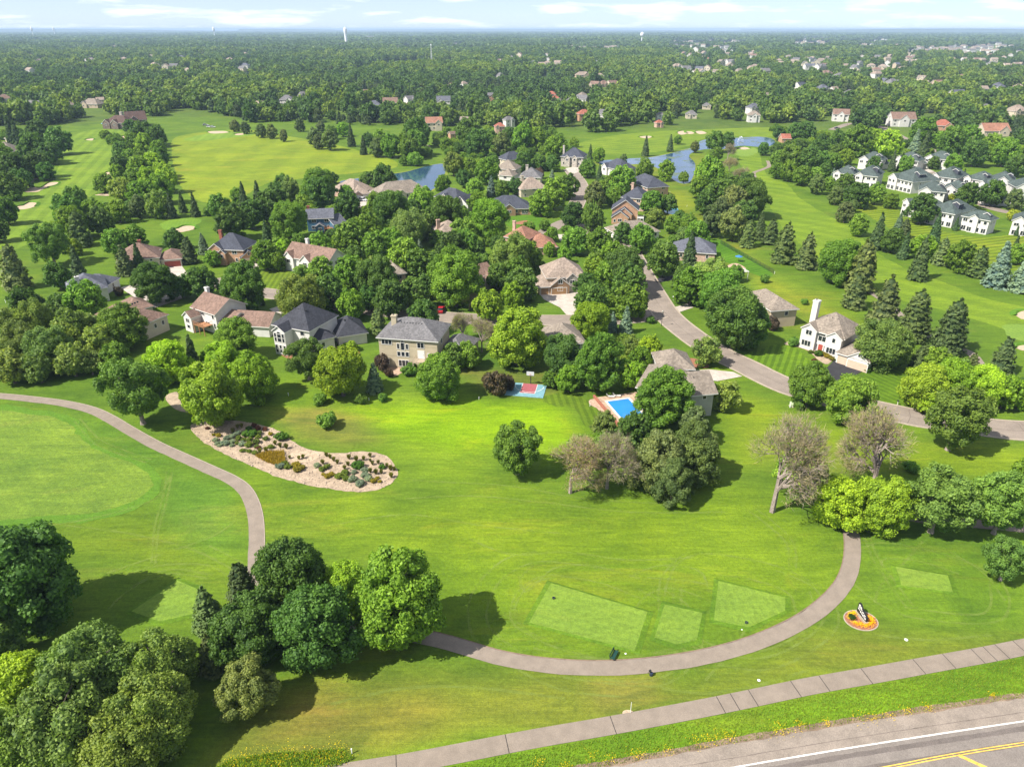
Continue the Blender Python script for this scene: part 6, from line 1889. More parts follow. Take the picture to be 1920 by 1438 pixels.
blades('flower_greens', [(400, 1445), (430, 1425), (520, 1412), (640, 1406), (665, 1420), (640, 1436), (560, 1450)], 3500, .5, (0.085, 0.14, 0.015), 'lush green stems among the yellow wildflowers', 33, .05)

# sign in its flower bed
bc = at(1614, 1163)
R0 = 2.15
ring = [(bc.x + R0 * 1.12 * math.cos(t), bc.y + R0 * .95 * math.sin(t)) for t in np.linspace(0, 6.283, 40)[:-1]]
tag(sheet('mulch_bed', np.array(ring), .05, MULCH, world=True), 'oval red mulch bed around the black sign', kind='structure')
rc = np.array([(p[0] * 1.0, p[1]) for p in ring + ring[:1]])
tag(ribbon('bed_edging', rc, 0, .14, 0, KERB, h=.1), 'pale stone edging of the sign bed', kind='structure')
fl = []
for t in np.linspace(-2.6, .35, 16): fl.append((bc.x + 1.5 * math.cos(t), bc.y + 1.15 * math.sin(t), .42))
flowers('marigolds', fl, 900, (0.80, 0.45, 0.006), 'orange-yellow flowers along the front of the sign bed', 41, .6, .10, .42)
fl2 = [(bc.x + 1.6 * math.cos(t), bc.y + 1.3 * math.sin(t), .4) for t in np.linspace(1.7, 2.9, 8)]
flowers('marigolds', fl2, 420, (0.80, 0.60, 0.006), 'yellow flowers at the back left of the sign bed', 42, .55, .10, .42)
o = link('round_shrub', BUSH[0], loc=(bc.x - 1.25, bc.y + .25, .03), scale=(.5, .5, .45)); o.color = (.05, .1, .015, 1)
tag(o, 'little dark shrub left of the black sign', 'shrub')
# the sign itself: black panel on a pale plinth, white marks
a0, a1 = at(1609, 1151), at(1622, 1167)
yaw = math.atan2(a1.y - a0.y, a1.x - a0.x)
sg = empty('monument_sign', ((a0.x + a1.x) / 2, (a0.y + a1.y) / 2, .05), yaw)
tag(sg, 'black peaked sign with white marks in the flower bed', 'sign')
MB().box(-1.3, 1.3, -.32, .22, 0, .35).build('plinth', KERB, sg)
mb = MB()
prof = [(-1.15, .36), (1.15, .36), (1.15, 1.05), (.35, 1.25), (-.15, 1.55), (-.75, 2.05), (-1.15, 1.95)]
mb.poly([(x, -.14, z) for x, z in prof]); mb.poly([(x, .1, z) for x, z in prof][::-1])
for i in range(len(prof)):
    (x0, z0), (x1, z1) = prof[i], prof[(i + 1) % len(prof)]
    mb.poly([(x0, .1, z0), (x1, .1, z1), (x1, -.14, z1), (x0, -.14, z0)])
mb.build('panel', BLACK, sg)
lt = MB()
for x0, x1, z0, z1 in [(-.95, -.62, 1.62, 1.86), (-.55, -.3, 1.5, 1.72), (-.98, -.55, 1.36, 1.5), (-.5, -.12, 1.3, 1.44), (-.05, .35, 1.12, 1.27), (.4, .8, .98, 1.12), (-.98, -.78, .98, 1.22), (-.7, -.55, .95, 1.15), (-.45, -.2, .8, 1.05), (-.1, .05, .72, .98), (.12, .4, .66, .9), (.5, .62, .6, .86), (.7, .95, .56, .82)]:
    lt.box(x0, x1, -.165, -.142, z0, z1)
lt.build('lettering', TRIM, sg)

# swimming pool: coping and water stand a little above the lawn
pa, pb, pc, pd = at(1138, 755), at(1178, 750), at(1209, 787), at(1167, 794)
ux = ((pb - pa).normalized() + (pc - pd).normalized()).normalized()
uy = Vector((-ux.y, ux.x, 0)) * -1
Lp = ((pb - pa).length + (pc - pd).length) / 2
Wp = (((pd - pa).dot(uy)) + ((pc - pb).dot(uy))) / 2
pool = empty('swimming_pool', pa)
tag(pool, 'rectangular blue swimming pool with pale coping and terrace', 'pool')


def PL(x, y, z): return ux * x + uy * y + Vector((0, 0, z))


def slab(name, x0, x1, y0, y1, z0, z1, mat, parent=None):
    mb = MB()
    vs = [PL(x0, y0, z0), PL(x1, y0, z0), PL(x1, y1, z0), PL(x0, y1, z0), PL(x0, y0, z1), PL(x1, y0, z1), PL(x1, y1, z1), PL(x0, y1, z1)]
    mb.add(vs, [(4, 7, 6, 5), (0, 4, 5, 1), (1, 5, 6, 2), (2, 6, 7, 3), (3, 7, 4, 0)])
    return mb.build(name, mat, parent or pool)


TERR = plain('terrace_pavers', (0.40, 0.28, 0.20), .9, .22, 1.2, 5)
COPE = plain('pool_coping', (0.66, 0.55, 0.46), .8, .1)
POOLW = water('pool_water', (0.030, 0.215, 0.560), .05)
_b = POOLW.node_tree.nodes['Principled BSDF']
slab('terrace', -1.6, Lp + 3.2, -2.6, -.45, .02, .30, TERR)
slab('terrace', Lp + .45, Lp + 3.2, -.45, Wp + .5, .02, .298, TERR)
slab('terrace', -1.6, -.45, -.45, Wp + .8, .02, .299, TERR)
slab('coping', -.45, Lp + .45, -.45, 0, .02, .36, COPE); slab('coping', -.45, Lp + .45, Wp, Wp + .45, .02, .36, COPE)
slab('coping', -.45, 0, 0, Wp, .02, .361, COPE); slab('coping', Lp, Lp + .45, 0, Wp, .02, .361, COPE)
mb = MB()
n = 24
for i in range(n):
    for j in range(n):
        x0, x1, y0, y1 = Lp * i / n, Lp * (i + 1) / n, Wp * j / n, Wp * (j + 1) / n
        q = [(x0, y0), (x1, y0), (x1, y1), (x0, y1)]
        mb.poly([PL(x, y, .27 + .012 * mnoise.noise((x * 1.4, y * 1.4, 1))) for x, y in q][::-1])
mb.build('water', POOLW, pool)
wl = slab('retaining_wall', -2.1, -1.65, -3.4, Wp + 1.4, 0, .62, CH_BRICK)
tag(sheet('patio', [(1104, 752), (1112, 748), (1122, 752), (1134, 772), (1128, 775), (1118, 765), (1107, 760)], .06, TERR, step=.6), 'small curved paved patio left of the pool wall', kind='structure')
CUSH = plain('lounger_fabric', (0.70, 0.66, 0.60), .8, .1)
for i, dx in enumerate((1.6, 3.2)):
    lo = empty('pool_lounger', pa + PL(dx, -1.7, .3), math.atan2(ux.y, ux.x) + 1.2)
    tag(lo, ('left' if i == 0 else 'right') + ' one of two pale loungers at the pool', 'lounger', 'pool loungers')
    MB().box(-.32, .32, -.9, .5, .28, .36).build('seat', CUSH, lo)
    M = Matrix.Translation((0, .5, .3)) @ Matrix.Rotation(math.radians(48), 4, 'X')
    MB().box(-.32, .32, 0, .75, 0, .08, M=M).build('backrest', CUSH, lo)
    for x in (-.28, .24):
        for y in (-.85, .4): MB().box(x, x + .05, y, y + .05, 0, .28).build('leg', DARK_METAL, lo)
tag(sheet('pool_water', [(1246, 392), (1262, 388), (1272, 394), (1264, 402), (1249, 400)], .1, water('turquoise_water', (0.05, 0.42, 0.48)), step=.8), 'small turquoise pool under a tree behind the brick gables', 'pool', kind='structure')

# ball court
COURT = plain('court_blue', (0.155, 0.300, 0.340), .8, .08, .8, 6)
KEYC = plain('court_red', (0.300, 0.085, 0.095), .8, .08, .8, 6)
cp_ = [at(946, 741), at(1018, 747), at(1025, 722), at(953, 717)]
c0, cux = cp_[0], (cp_[1] - cp_[0]).normalized()
cuy = Vector((-cux.y, cux.x, 0))
CL, CW = (cp_[1] - cp_[0]).length, (cp_[3] - cp_[0]).dot(cuy)
court = empty('sport_court', c0)
tag(court, 'blue half court with red key and white lines', 'sport court')


def CT(x, y, z): return cux * x + cuy * y + Vector((0, 0, z))


def cslab(name, x0, x1, y0, y1, z0, z1, mat):
    mb = MB()
    vs = [CT(x0, y0, z0), CT(x1, y0, z0), CT(x1, y1, z0), CT(x0, y1, z0), CT(x0, y0, z1), CT(x1, y0, z1), CT(x1, y1, z1), CT(x0, y1, z1)]
    mb.add(vs, [(4, 5, 6, 7), (0, 1, 5, 4), (1, 2, 6, 5), (2, 3, 7, 6), (3, 0, 4, 7)])
    return mb.build(name, mat, court)


cslab('surface', 0, CL, 0, CW, .02, .12, COURT)
kx = CL * .56
cslab('key', kx - 1.75, kx + 1.75, CW - 5.0, CW - .02, .1, .128, KEYC)
for x0, x1, y0, y1 in [(kx - 1.85, kx - 1.75, CW - 5.0, CW - .02), (kx + 1.75, kx + 1.85, CW - 5.0, CW - .02), (kx - 1.85, kx + 1.85, CW - 5.1, CW - 5.0)]: cslab('line', x0, x1, y0, y1, .1, .132, WHITE_PAINT)
mb = MB()
Ra = min(6.3, CL - kx - .5)
Aprev = None
for i in range(33):
    t = math.pi * i / 32
    x, y = kx + Ra * math.cos(t), CW - 1.2 - Ra * .95 * math.sin(t)
    xi, yi = kx + (Ra - .12) * math.cos(t), CW - 1.2 - (Ra - .12) * .95 * math.sin(t)
    if Aprev: mb.poly([CT(Aprev[0], Aprev[1], .13), CT(x, y, .13), CT(xi, yi, .13), CT(Aprev[2], Aprev[3], .13)][::-1])
    Aprev = (x, y, xi, yi)
mb.build('three_point_line', WHITE_PAINT, court)
hp = c0 + CT(kx, CW + .35, 0)
hoop = empty('basketball_hoop', hp, math.atan2(cux.y, cux.x))
tag(hoop, 'basketball hoop on a black pole behind the half court', 'hoop')
MB().box(-.09, .09, -.09, .09, 0, 2.9).build('pole', DARK_METAL, hoop)
MB().box(-.05, .05, -.75, -.09, 2.75, 2.87).build('arm', DARK_METAL, hoop)
bb = MB().box(-.9, .9, -.82, -.76, 2.55, 3.6).build('backboard', plain('backboard', (0.55, 0.57, 0.58), .2, .05), hoop)
MB().box(-.93, .93, -.83, -.75, 3.6, 3.66).box(-.93, .93, -.83, -.75, 2.49, 2.55).build('rim_trim', DARK_METAL, bb)
mb = MB()
for i in range(16):
    a, b = 2 * math.pi * i / 16, 2 * math.pi * (i + 1) / 16
    mb.tube((.23 * math.cos(a), -1.1 + .23 * math.sin(a), 2.95), (.23 * math.cos(b), -1.1 + .23 * math.sin(b), 2.95), .02, .02, 5)
mb.build('rim', plain('orange_rim', (.6, .15, .03), .5), hoop)

# benches, posts, markers
bp = at(1151, 1231)
bench = empty('park_bench', bp, math.radians(62))
tag(bench, 'dark green bench on the grass inside the path bend', 'bench')
GREENP = plain('dark_green_paint', (0.012, 0.055, 0.045), .5, .1)
for i in range(4): MB().box(-.85, .85, -.32 + i * .155, -.32 + i * .155 + .13, .43, .47).build('slat', GREENP, bench)
for i in range(3): MB().box(-.85, .85, .34, .38, .56 + i * .16, .56 + i * .16 + .13).build('back_slat', GREENP, bench)
for x in (-.75, .7):
    for y in (-.28, .28): MB().box(x, x + .06, y, y + .06, 0, .43 if y < 0 else .98).build('leg', DARK_METAL, bench)
bw = empty('ball_washer', at(1218, 1266))
tag(bw, 'black post-mounted ball washer at the lower path edge', 'ball washer')
MB().tube((0, 0, 0), (0, 0, 1.15), .04, .04, 8).build('post', DARK_METAL, bw)
MB().lathe([(0, .0), (.2, 0), (.23, .5), (.2, .52), (0, .52)], 12, c=(.22, 0, 0)).build('bin', plain('navy_bin', (.02, .03, .06), .4), bw)
MB().box(-.16, .16, -.1, .1, .72, .98).build('washer_box', DARK_METAL, bw)
MB().box(-.28, -.12, -.03, .03, .5, .56).build('handle', DARK_METAL, bw)
WP = plain('white_plastic', (.78, .78, .76), .5, .04)
for u, v, h_, lab in [(541, 742, .7, 'white stake between the two bright trees'), (660, 1412, .75, 'white stake beside the yellow wildflower patch'), (1106, 762, .7, 'white stake in the striped yard'), (898, 749, .6, 'dark-capped stake at the court lawn edge'),
                      (692, 751, .6, 'white stake by the two small bushes'), (1452, 514, .9, 'white stake at the fence end'), (1527, 571, .8, 'white stake behind the tan hip roof'), (1288, 388, .7, 'white stake beside the turquoise pool'), (1256, 362, .6, 'white stake on the pond lawn'),
                      (1659, 409, .7, 'white stake on the striped townhouse lawn'), (11, 568, .9, 'white stake at the left fairway edge')]:
    w = empty('marker_stake', at(u, v))
    tag(w, lab, 'stake', 'white marker stakes')
    MB().box(-.05, .05, -.05, .05, 0, h_).build('shaft', WP, w)
    MB().box(-.07, .07, -.07, .07, h_, h_ + .08).build('cap', WP, w)
for u, v, s, lab in [(1699, 1199, .26, 'white irrigation cover on the grass right of the sign'), (1423, 1275, .22, 'flat white cover on the grass above the trail'), (1173, 1225, .14, 'white tee marker beside the bench'), (1049, 1104, .16, 'white marker on the largest tee'), (1391, 1180, .12, 'pale marker below the bend tee')]:
    w = link('ground_cover_plate', MB().lathe([(0, s * .5), (s * .55, s * .42), (s, .02)], 10).mesh('ground_cover_plate', (WP,)), loc=at(u, v, .04))
    tag(w, lab, 'marker')
for u, v, lab in [(1038, 1123, 'dark ball bucket on the largest tee'), (1399, 1169, 'dark ball bucket on the bend tee')]:
    w = empty('tee_bucket', at(u, v, .04)); tag(w, lab, 'bucket', 'tee buckets')
    MB().lathe([(0, 0), (.17, 0), (.22, .34), (.19, .34), (.15, .05)], 12).build('bucket', plain('navy_bin', (.02, .03, .06)), w)
    MB().tube((-.2, 0, .34), (.2, 0, .42), .015, .015, 5).build('handle', DARK_METAL, w)
fp = empty('yardage_pole', at(1182, 1336)); tag(fp, 'thin white pole in a ring of bare sand', 'pole')
MB().tube((0, 0, 0), (0, 0, 1.9), .035, .03, 8).build('shaft', WP, fp)
rr = np.array([(at(1178, 1337).x + .75 * math.cos(t), at(1178, 1337).y + .5 * math.sin(t)) for t in np.linspace(0, 6.283, 20)[:-1]])
tag(sheet('bare_patch', rr, .045, SAND, world=True), 'sandy patch at the foot of the white pole', kind='structure')

# street lamp, mailbox, utility boxes
lp = empty('street_lamp', at(1240, 612)); tag(lp, 'slim street lamp on the inner side of the street', 'street lamp')
MB().tube((0, 0, 0), (0, 0, 4.2), .09, .06, 8).build('post', DARK_METAL, lp)
MB().lathe([(0, 4.2), (.2, 4.25), (.26, 4.7), (.05, 4.95), (0, 4.95)], 8).build('lantern', plain('lantern_glass', (.35, .33, .28), .3), lp)
MB().box(-.05, .35, -.03, .03, 3.9, 3.96).build('bracket', DARK_METAL, lp)
ub = empty('utility_box', at(1487, 761), .5); tag(ub, 'pale green utility box at the street verge', 'utility box')
UG = plain('utility_green', (.42, .48, .30), .6, .08)
MB().box(-.7, .7, -.5, .5, 0, .95).build('cabinet', UG, ub); MB().box(-.74, .74, -.54, .54, .95, 1.05).build('lid', UG, ub)
MB().box(-.85, .85, -.65, .65, -.02, .08).build('pad', KERB, ub)
for u, v, lab in [(1481, 764, 'thin white post left of the utility box'), (1501, 751, 'white post at the kerb right of the utility box')]:
    w = empty('marker_post', at(u, v)); tag(w, lab, 'post')
    MB().box(-.08, .08, -.08, .08, 0, 1.0).build('shaft', WP, w); MB().box(-.1, .1, -.1, .1, 1.0, 1.1).build('cap', WP, w)
for u, v, lab in [(1682, 760, 'mailbox beside the street below the striped lawn'), (1713, 757, 'pale mailbox right of the dark one'), (1262, 563, 'mailbox on the right kerb of the street')]:
    w = empty('mailbox', at(u, v)); tag(w, lab, 'mailbox', 'mailboxes along the street')
    MB().box(-.05, .05, -.05, .05, 0, 1.05).build('post', TRIM, w)
    mb = MB().box(-.14, .14, -.28, .28, 1.05, 1.22)
    mb.lathe([(.14, -.28), (.14, .28)], 12)
    MB().box(-.14, .14, -.28, .28, 1.05, 1.22).box(-.1, .1, -.27, .27, 1.22, 1.3).build('box', DARK_METAL if u == 1682 else WP, w)
tag(link('round_shrub', BUSH[1], loc=at(1312, 690, .02), scale=(.6, .6, .5)), 'small shrub in the mulch by the street', 'shrub').color = (.06, .1, .02, 1)
tag(sheet('mulch_bed', [(1283, 675), (1300, 672), (1325, 682), (1328, 690), (1305, 690), (1288, 683)], .06, MULCH, step=.8), 'red mulch bed around the tree at the street bend', kind='structure')
tag(sheet('mulch_bed', [(965, 418), (985, 414), (997, 417), (990, 421), (970, 421)], .06, MULCH, step=.8), 'round mulch ring on the ranch house lawn', kind='structure')
tag(sheet('mulch_bed', [(1470, 645), (1487, 640), (1520, 650), (1560, 668), (1552, 683), (1535, 676), (1515, 658), (1490, 650)], .055, GRAVEL, step=.8), 'gravel planting bed before the big white house', kind='structure')
for i, (u, v, r, k) in enumerate([(1504, 646, 6, 'g'), (1514, 651, 6, 'k'), (1521, 652, 5, 'k'), (1533, 667, 8, 'g'), (1546, 668, 6, 'y'), (1552, 671, 6, 'y'), (1558, 675, 6, 'y'), (1552, 662, 6, 'r'), (1566, 669, 8, 'g'), (1527, 678, 5, 'r'), (1624, 697, 7, 'g'), (1632, 694, 6, 'k'), (1541, 661, 4, 'k'), (1520, 662, 5, 'k')]):
    me, col, name, adj = GK[k]
    p = at(u, v); R = r * depth_of(p) / FPX
    o = link(name, BUSH[i % len(BUSH)], loc=(p.x, p.y, .03), scale=(R, R, R * .75)); o.color = (*col, 1)
    tag(o, '%s, %s from left before the big white house' % (adj, ORD[i]), 'shrub', 'foundation shrubs of the big white house')
tag(sheet('mulch_bed', [(520, 652), (545, 660), (560, 672), (548, 676), (525, 664)], .055, MULCH, step=.8), 'mulch along the arched window wall', kind='structure')
tag(sheet('mulch_bed', [(628, 650), (660, 652), (676, 662), (660, 668), (636, 660)], .055, MULCH, step=.8), 'mulch bed behind the bright lawn shrub', kind='structure')
tag(sheet('patio', [(724, 684), (760, 688), (752, 700), (735, 706), (722, 694)], .06, TERR, step=.8), 'pink patio below the beige stucco house', kind='structure')
o = link('patio_grass', BUSH[2 % len(BUSH)], loc=at(655, 652, .02), scale=(2.2, 1.4, .7)); o.color = (.15, .27, .02, 1); o.name = 'low_shrub'
tag(o, 'bright green ground-hugging shrub by the charcoal garage', 'shrub')

# fence of the backyard
f0, f1 = at(1351, 457), at(1450, 513)
fd = (f1 - f0); fl_ = fd.length; fyaw = math.atan2(fd.y, fd.x)
fence = empty('wire_fence', f0, fyaw); tag(fence, 'dark mesh fence along the striped backyard', 'fence')
npst = int(fl_ / 3)
for i in range(npst + 1): MB().box(fl_ * i / npst - .04, fl_ * i / npst + .04, -.04, .04, 0, 1.5).build('post', DARK_METAL, fence)
mb = MB()
mb.box(0, fl_, -.025, .025, 1.4, 1.46).box(0, fl_, -.025, .025, .1, .16)
k = int(fl_ / .22)
for i in range(k): mb.box(fl_ * i / k, fl_ * i / k + .03, -.015, .015, .16, 1.4)
tag(mb.build('wire_panel', DARK_METAL, fence), kind='stuff')
pg = empty('pergola', at(1386, 523), .25); tag(pg, 'white pergola frame on slim posts in the fenced backyard', 'pergola')
for x in (-2.2, 2.1):
    for y in (-1.6, 1.5): MB().box(x, x + .16, y, y + .16, 0, 2.7).build('post', TRIM, pg)
for y in (-1.6, 1.5): MB().box(-2.5, 2.5, y, y + .14, 2.7, 2.9).build('beam', TRIM, pg)
for i in range(8): MB().box(-2.35 + i * .64, -2.25 + i * .64, -1.9, 1.9, 2.9, 3.05).build('rafter', TRIM, pg)
tag(sheet('patio', [(1364, 499), (1380, 494), (1398, 503), (1392, 509), (1376, 506)], .06, TERR, step=.8), 'pale patio with pergola in the fenced backyard', kind='structure')
ps = empty('patio_parasol', at(1384, 491)); tag(ps, 'blue parasol at the corner of the fenced backyard', 'parasol')
MB().tube((0, 0, 0), (0, 0, 2.4), .03, .03, 6).build('pole', DARK_METAL, ps)
MB().lathe([(1.4, 2.0), (.7, 2.3), (0, 2.55)], 8).build('canopy', plain('blue_canvas', (.04, .16, .40), .8), ps)
bluec = plain('pale_blue_canvas', (.22, .48, .75), .8)
for i in range(7):
    ps = empty('terrace_parasol', at(195 + i * 6.2, 237.5)); tag(ps, ('leftmost' if i == 0 else ORD[i] + ' from left') + ' pale blue parasol before the clubhouse', 'parasol', 'clubhouse parasols')
    MB().tube((0, 0, 0), (0, 0, 2.8), .05, .05, 6).build('pole', WP, ps)
    MB().lathe([(2.0, 2.3), (1.0, 2.7), (0, 3.0)], 8).build('canopy', bluec, ps)

# fountain
ft = empty('pond_fountain', at(1388, 267)); tag(ft, 'white fountain jet in the far arm of the winding pond', 'fountain')
rng = np.random.default_rng(9)
n = 500
t = rng.random(n); a = rng.uniform(0, 6.28, n)
rad = 2.6 * t ** 1.5; zz = 4.2 * (1 - (2 * t - .75) ** 2 * .6) * (1 - t ** 4 * .9)
V, F = leaves(np.stack([rad * np.cos(a), rad * np.sin(a), np.clip(zz, .1, 5)], 1), unit(rng.normal(size=(n, 3))), .22, rng)
link('water_spray', fast_mesh('water_spray', V, F, [plain('spray_white', (.8, .82, .84), .3)]), ft)
MB().lathe([(0, .35), (.5, .3), (.6, .07)], 12).build('nozzle_float', DARK_METAL, ft)

# cars
TYRE = plain('tyre_rubber', (.015, .015, .015), .9)
RIMM = plain('rim_metal', (.5, .5, .52), .3, .05, metal=.8)


def car(name, loc, yaw, col, label, suv=False, grp=None):
    c = empty(name, loc, yaw); tag(c, label, 'car', grp)
    paint = plain('paint_%.2f_%.2f_%.2f' % col, col, .25, .03, spec=.6)
    zt = 1.75 if suv else 1.45
    prof = [(-2.2, .38), (2.2, .38), (2.25, .7), (2.1, .92), (1.25, 1.0), (-1.9 if suv else -1.5, 1.0), (-2.2, .95)]
    mb = MB()
    for y in (-.88, .88): mb.poly([(x, y, z) for x, z in prof] if y < 0 else [(x, y, z) for x, z in prof][::-1])
    for i in range(len(prof)):
        (x0, z0), (x1, z1) = prof[i], prof[(i + 1) % len(prof)]
        mb.poly([(x0, .88, z0), (x1, .88, z1), (x1, -.88, z1), (x0, -.88, z0)])
    mb.build('body', paint, c)
    top = [(1.1, 1.0), (.45, zt), (-1.5 if suv else -1.0, zt), (-2.1 if suv else -1.75, 1.0)]
    mb = MB()
    for y, w in ((-.86, -.7), (.86, .7)):
        q = [(top[0][0], y, 1.0), (top[1][0], w, zt), (top[2][0], w, zt), (top[3][0], y, 1.0)]
        mb.poly(q if y > 0 else q[::-1])
    mb.poly([(top[0][0], -.86, 1), (top[0][0], .86, 1), (top[1][0], .7, zt), (top[1][0], -.7, zt)])
    mb.poly([(top[3][0], .86, 1), (top[3][0], -.86, 1), (top[2][0], -.7, zt), (top[2][0], .7, zt)])
    mb.build('window', GLASS, c)
    MB().box(top[2][0], top[1][0], -.71, .71, zt - .02, zt + .05).build('roof', paint, c)
    for x in (-1.4, 1.4):
        for y in (-.9, .72):
            w = MB().tube((x, y, .36), (x, y + .18, .36), .36, .36, 14).build('wheel', TYRE, c)
            MB().tube((x, y - .01, .36), (x, y + .19, .36), .2, .2, 10).build('rim', RIMM, w)
    for y in (-.75, .5):
        MB().box(2.16, 2.27, y, y + .25, .66, .8).build('headlight', WP, c)
        MB().box(-2.26, -2.18, y, y + .25, .7, .84).build('taillight', plain('tail_red', (.4, .02, .02), .4), c)


car('parked_car', at(681, 377, .09), -.35, (.74, .74, .74), 'white car parked before the tan-roofed garage', True)
car('parked_car', at(813, 584, .09), 1.45, (.45, .02, .03), 'left one of two red cars under the trees', grp='red cars under the trees')
car('parked_car', at(827, 584, .09), 1.5, (.42, .02, .03), 'right one of two red cars under the trees', grp='red cars under the trees')
car('parked_car', at(1569, 242, .09), -.2, (.02, .022, .03), 'dark car on the road behind the far fairway')
for i, (u, v, c) in enumerate([(392, 239, (.72, .72, .72)), (399, 240, (.7, .7, .68)), (385, 236, (.5, .5, .5))]):
    car('parked_car', at(u, v, .05), .2 * i, c, ('white car nearest the practice tee', 'second white car right of the practice tee car', 'grey car behind the practice tee')[i], True, 'cars at the clubhouse')

# utility poles
WOODP = plain('pole_wood', (.24, .19, .15), .9, .2)
for u, v, hh, lab in [(1588, 238, 11, 'utility pole left of the white gable house'), (1663, 243, 11, 'utility pole at the white gable house'), (1713, 252, 10, 'utility pole above the first townhouses'), (1817, 283, 10, 'utility pole among the townhouse trees'), (1859, 278, 9, 'crossarm pole right of the townhouse trees'), (1545, 222, 9, 'utility pole in the wood by the red-roofed shed')]:
    w = empty('utility_pole', at(u, v)); tag(w, lab, 'utility pole', 'wooden utility poles')
    MB().tube((0, 0, 0), (0, 0, hh), .16, .1, 6).build('shaft', WOODP, w)
    MB().box(-1.2, 1.2, -.06, .06, hh - .8, hh - .62).build('crossarm', WOODP, w)

# ------------------------------------------------------------------ far things: towers, mast, large buildings
TOWERW = plain('tower_white', (.78, .79, .80), .5, .03)


def far_at(u, v_base, dist):
    """a ground point at column u and the given distance"""
    p = at(u, max(v_base, 66)); q = Vector((p.x, p.y)).normalized() * dist
    return Vector((q.x, q.y, 0))


def water_tower(u, dist, hh, rb, stem, lab):
    t = empty('water_tower', far_at(u, 66, dist)); tag(t, lab, 'water tower', 'white water towers on the horizon')
    MB().lathe([(stem * 1.25, 0), (stem, hh * .08), (stem, hh * .62), (rb * .9, hh * .72)], 20).build('stem', TOWERW, t)
    MB().lathe([(rb * .9, hh * .72), (rb, hh * .8), (rb * .93, hh * .9), (rb * .5, hh * .985), (0, hh)], 20).build('tank', TOWERW, t)


water_tower(648, 3900, 85, 8.5, 6.4, 'broad white water tower, largest on the skyline')
water_tower(1204, 4300, 62, 10, 2.6, 'slim-stemmed white water tower right of the centre')
water_tower(402, 6600, 91, 9, 2.6, 'white water tower on thin stem at left skyline')
water_tower(62, 7600, 93, 9, 2.6, 'distant water tower nearest the left edge')
water_tower(103, 8600, 93, 9, 2.6, 'second tiny water tower from the left edge')
m = empty('radio_mast', far_at(808, 88, 1900)); tag(m, 'thin pale radio mast standing above the woods', 'mast')
mb = MB()
for i in range(9):
    z0, z1 = i * 5.0, (i + 1) * 5.0
    w0, w1 = 1.6 - i * .14, 1.6 - (i + 1) * .14
    for sx, sy in ((-1, -1), (1, -1), (1, 1), (-1, 1)): mb.tube((sx * w0, sy * w0, z0), (sx * w1, sy * w1, z1), .22, .22, 4)
    mb.tube((-w0, -w0, z0), (w1, -w1, z1), .12, .12, 4).tube((-w0, w0, z0), (w1, w1, z1), .12, .12, 4)
mb.build('lattice', TOWERW, m)
MB().box(-1.2, 1.2, -1.2, 1.2, 41, 44.5).build('antenna', TOWERW, m)

BIG = [  # u, v base, width px, height m, wall, label
    (1124, 121, 20, 8, 'w', 'bright white long building in the middle distance'), (875, 97, 22, 9, 'c', 'low tan school-like block right of the mast'), (39, 66, 20, 9, 'w', 'long white roof at the left skyline'), (370, 70, 20, 16, 'c', 'pale apartment block left of the towers'), (412, 69, 9, 12, 'w', 'small white block beside the apartment block'),
    (463, 73, 24, 9, 'w', 'flat white warehouse right of the apartment block'), (690, 72, 30, 12, 'c', 'wide tan block right of the broad water tower'), (706, 70, 14, 14, 'w', 'white block beside the wide tan one'), (797, 72, 24, 9, 'w', 'long white shed left of the mast top'), (745, 68, 14, 10, 'c', 'cream block on the central skyline'),
    (1230, 72, 14, 14, 'w', 'white block right of the slim water tower'), (1245, 70, 8, 18, 'w', 'narrow white block on the right skyline'), (1310, 71, 12, 14, 'w', 'white block further right on the skyline'), (1410, 73, 14, 10, 'w', 'flat white block on the right skyline'), (1512, 73, 16, 12, 'w', 'bright block left of the long ridge'), (1590, 76, 14, 10, 'w', 'bright block below the long ridge'), (180, 68, 10, 9, 'w', 'white block at the left skyline'), (1055, 94, 8, 8, 'c', 'small tan block left of the pale rows')]
for u, v, w, hh, wc, lab in BIG:
    h = House(lab, WC[wc], R_GREY, 'long_building', 'building', 'large buildings towards the horizon')
    a, b = at(u - w / 2, v), at(u + w / 2, v)
    s = h.section(None, None, hh, (b - a).length * .4, world=((a.x, a.y), (b.x - a.x, b.y - a.y), (b - a).length), roof='hip', pitch=6, auto=False)
    n = 5
    for i in range(n): h.win(s, 'f', s.L * (i + .5) / n, hh * .4, s.L / n * .6, hh * .3)

